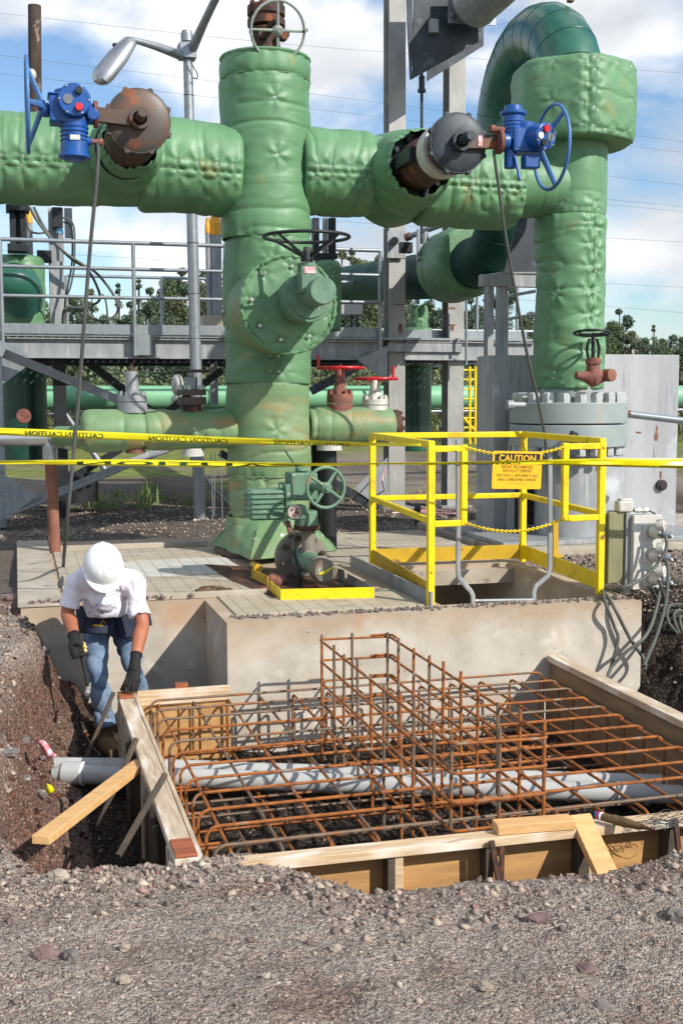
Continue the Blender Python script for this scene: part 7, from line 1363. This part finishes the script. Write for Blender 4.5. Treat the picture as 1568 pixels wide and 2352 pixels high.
for j in range(nr+1):
    for i in range(nA):
        A = 2*math.pi*i/nA; ca, sa = math.cos(A), math.sin(A); w = .010+.040*max(sa, 0)**1.6; t = j/nr; v.append(hc+s_*(.116+w*t*.75)*ca+f_*(.142+w*t)*sa-u*(.004+.016*t*t*max(sa, 0)+.004*t))
f = [(j*nA+i, (j+1)*nA+i, (j+1)*nA+(i+1) % nA, j*nA+(i+1) % nA) for j in range(nr) for i in range(nA)]
o = obj('brim', MB().add(v, f), MT['white_plastic'], ht); m_ = o.modifiers.new('s', 'SOLIDIFY'); m_.thickness = .003
for k in (-1, 1): c = hc+s_*.117*k+f_*.03+u*.012; obj('side_slot', MB().obox(c, s_, f_, u, .010, .034, .012), MT['white_plastic'], ht, .003)
# gloves (each one continuous surface, five fingers)
gripd = nrm(A_(200, 1566, 7.20)-A_(184, 1484, 7.28)); gp = A_(186, 1493, 7.27); out = nrm(CAM-gp); out = nrm(out-gripd*(out@gripd)); side_ = np.cross(gripd, out)   # side_: to picture right or left
if (AX[0]@side_) > 0: side_ = -side_            # points to picture left, where the palm is
g1 = MB(); kb = gp+side_*.030+out*.008
g1.tube([WL+(EL-WL)*.16, WL, WL+(kb-WL)*.5], [.037, .034, .036], 18, 4)
g1.tube([WL, (WL+kb)/2+side_*.004, kb, kb+gripd*.045], [.034, .040, .040, .030], 18, 4, flat=[.8, .72, .72])
for i, (ln, rr_) in enumerate(((1., .0115), (1.05, .012), (1., .0115), (.85, .010))):
    c = gp+gripd*(-.030+.0215*i); R0 = .0265; pts = [c+R0*(side_*math.cos(t)+out*math.sin(t)) for t in np.linspace(-.25, 3.7*ln, 9)]
    g1.tube([kb+gripd*(-.024+.02*i)]+pts, [rr_*1.15]+[rr_]*6+[rr_*.9]*3, 10, 2)
g1.tube([WL+(kb-WL)*.6+out*.012, gp+side_*.012+out*.034-gripd*.035, gp-side_*.018+out*.032-gripd*.022, gp-side_*.032+out*.016-gripd*.004], [.016, .014, .0125, .011], 12, 4)
gl = obj('glove', g1, MT['glove'], wk); bake_remesh(gl, .0034, 3, .5)
g2 = MB(); 
for i in range(3): c = gp+gripd*(-.030+.0215*i); R0 = .0275; g2.tube([c+R0*(side_*math.cos(t)+out*math.sin(t)) for t in np.linspace(1.9, 3.3, 6)], [.008, .0118, .0118, .010], 10, 2)
g2.tube([gp-side_*.006+out*.034-gripd*.028, gp-side_*.020+out*.032-gripd*.020, gp-side_*.033+out*.017-gripd*.003], [.009, .0122, .0112], 10, 3)
pl_ = obj('glove_palm', g2, MT['glove_palm'], gl); bake_remesh(pl_, .0034, 2, .4)
# the other hand spread on the corner of the form
zt0 = FZ+.014; pr0 = np.array((.640, 7.145, zt0+.055)); g3 = MB(); dv2 = nrm(pr0-WR)
g3.tube([WR+(ER-WR)*.14, WR, WR+(pr0-WR)*.5], [.036, .033, .036], 18, 4)
g3.tube([WR, (WR+pr0)/2, pr0], [.033, .041, .040], 20, 4, flat=[.85, .7, .62])
tips = [(.582, 7.115, zt0+.006), (.600, 7.085, zt0+.005), (.625, 7.072, zt0+.005), (.652, 7.080, zt0+.008)]; rts = [(-.034, 0, .0), (-.012, -.008, .006), (.012, -.008, .006), (.033, 0, 0)]
for t_, r_ in zip(tips, rts):
    a = pr0+np.array(r_); c = np.array(t_)+[0, 0, .006]; m_ = (a+c)/2+np.array((0, -.012, .022)); g3.tube([a-dv2*.02, a, m_, c], [.0135, .013, .012, .0098], 12, 5)
g3.tube([WR+(pr0-WR)*.55+[-.02, 0, 0], pr0+[-.052, -.0, -.012], np.array((.566, 7.135, zt0+.012))], [.017, .014, .0105], 12, 5)
gl2 = obj('glove', g3, MT['glove'], wk); bake_remesh(gl2, .0034, 3, .5)
g4 = MB()
for t_, r_ in zip(tips, rts): a = pr0+np.array(r_); c = np.array(t_)+[0, 0, .004]; g4.tube([c*.55+a*.45+[-.004, -.004, .004], c], [.0095, .0104], 10, 2)
pl_ = obj('glove_palm', g4, MT['glove_palm'], gl2); bake_remesh(pl_, .0034, 2, .4)
c_ = WR+(ER-WR)*.12; obj('glove_cuff', MB().tube([c_, c_+(ER-WR)*.03], .0385, 20), MT['glove'], gl2); c_ = WL+(EL-WL)*.14; obj('glove_cuff', MB().tube([c_, c_+(EL-WL)*.04], .039, 20), MT['glove'], gl)
# hammer
hm = thing('hammer', "steel claw hammer held head down in the worker's right hand", 'hammer', gp); h0_ = gp-gripd*.055; h1_ = gp+gripd*.235
obj('handle', MB().tube([h0_, gp, gp+gripd*.10, h1_], [.0155, .0145, .010, .009], 12, 3, flat=1.35), MT['rubber'], hm); obj('shank', MB().tube([gp+gripd*.10, h1_], .0085, 10), MT['galv'], hm)
hx_ = nrm(AX[1]*.55-AX[2]*.6+AX[0]*.12); hx_ = nrm(hx_-gripd*(hx_@gripd)*.4); c = h1_
obj('head', MB().lathe(c-hx_*.01, c+hx_, [(0, .013), (.02, .014), (.04, .011), (.048, .016), (.066, .016), (.069, .014)], 16).obox(c, hx_, gripd, np.cross(hx_, gripd), .03, .03, .024), MT['chrome'], hm, .002)
sd_ = np.cross(hx_, gripd)
for k in (-1, 1): obj('claw', MB().tube([c-hx_*.008+sd_*.006*k, c-hx_*.035+sd_*.009*k-gripd*.004, c-hx_*.066+sd_*.012*k+gripd*.012], [.0095, .0075, .003], 8, 4, flat=.6), MT['chrome'], hm)
# ================================================================ barrier tape
def tape(name, pts, wd, tilt, label, words=()):
    t = thing(name, label, 'barrier tape', pts[0]); P = spline(pts, 24); n = len(P); L = np.concatenate([[0], np.cumsum([np.linalg.norm(P[i+1]-P[i]) for i in range(n-1)])])
    wds = np.interp(np.linspace(0, 1, n), np.linspace(0, 1, len(wd)), wd); tl = np.interp(np.linspace(0, 1, n), np.linspace(0, 1, len(tilt)), tilt); v = []; U = []
    for i in range(n):
        d = nrm(P[min(i+1, n-1)]-P[max(i-1, 0)]); s = nrm(np.cross(d, (0, 0, 1))); u = np.cross(s, d)          # s points towards the camera (right of travel)
        A = tl[i]; up = u*math.cos(A)+s*math.sin(A); nn = -u*math.sin(A)+s*math.cos(A); U.append((d, up, nn)); w = wds[i]
        for k in (-1, -.35, .3, 1): v.append(P[i]+up*w*k/2+nn*(.006 if k in (-.35,) else (-.003 if k == .3 else 0))*(1+.5*math.sin(i*.31)))
    f = [(i*4+k, i*4+k+1, (i+1)*4+k+1, (i+1)*4+k) for i in range(n-1) for k in range(3)]; o = obj('ribbon', MB().add(v, f), MT['tape'], t); sm = o.modifiers.new('s', 'SOLIDIFY'); sm.thickness = .0008
    for (x_start, body, size, sx, off) in words:      # printed on the far side: reads mirrored from here
        i = int(np.argmin([abs(((AX@(p-CAM))[0]/(AX@(p-CAM))[2])*FPX+784-x_start) for p in P])); s0 = L[i]; me = text_mesh(body, size, 'LEFT', 0., .0006); W_ = max(q.co.x for q in me.vertices); sx = (sx if sx > 0 else -sx)/W_
        for q in me.vertices:
            a = s0+(W_-q.co.x)*sx; j = min(max(int(np.searchsorted(L, a))-1, 0), n-2); k = (a-L[j])/(L[j+1]-L[j]); p = P[j]+(P[j+1]-P[j])*k; d, up, nn = U[j]; y = q.co.y+off; q.co = Vector(p+up*y+nn*(.0075+.002*abs(math.sin(j*.31))))
        me.materials.append(MT['tape_ink']); link('lettering', me, None, o)
    return t
tape('caution_tape', [at(-60, 990, 9.2), at(0, 991, 9.1), at(200, 999, 8.8), at(500, 1011, 8.4), at(800, 1019, 7.9), at(966, 1022, 7.53)], [.052, .052, .056, .056, .05, .035, .02], [0, .1, -.1, .2, .5, 1.0, .2], 'upper yellow caution tape with mirrored lettering tied to the guard rail corner',
     ((60, 'CAUTION CAUTION', .050, .60, -.020), (342, 'CAUTION CAUTION', .048, .58, -.019), (628, 'CAUTION CAUTION', .044, .55, -.017)))
kn = at(968, 1022, 7.51); 
tape('caution_tape', [at(-60, 1062, 8.2), at(0, 1062, 8.1), at(300, 1063, 7.9), at(600, 1067, 7.6), at(860, 1065, 7.35), at(1150, 1062, 7.2), at(1350, 1062, 7.15), at(1568, 1064, 7.1), at(1800, 1067, 7.1), at(2300, 1060, 7.3)], [.034, .036, .044, .036, .026, .034, .058, .068, .068, .068], [.8, .9, -.2, 1.0, 1.2, .7, .2, .05, 0], 'lower yellow caution tape stretched right across the picture in front of everything',
     ((175, 'CAUTION', .034, -1.5, -.013), (965, 'CAUTION', .030, -.36, -.016), (1072, 'CAUTION', .030, -.36, -.016)))
print('objects', len(bpy.data.objects), 'verts', sum(len(m.vertices) for m in bpy.data.meshes))
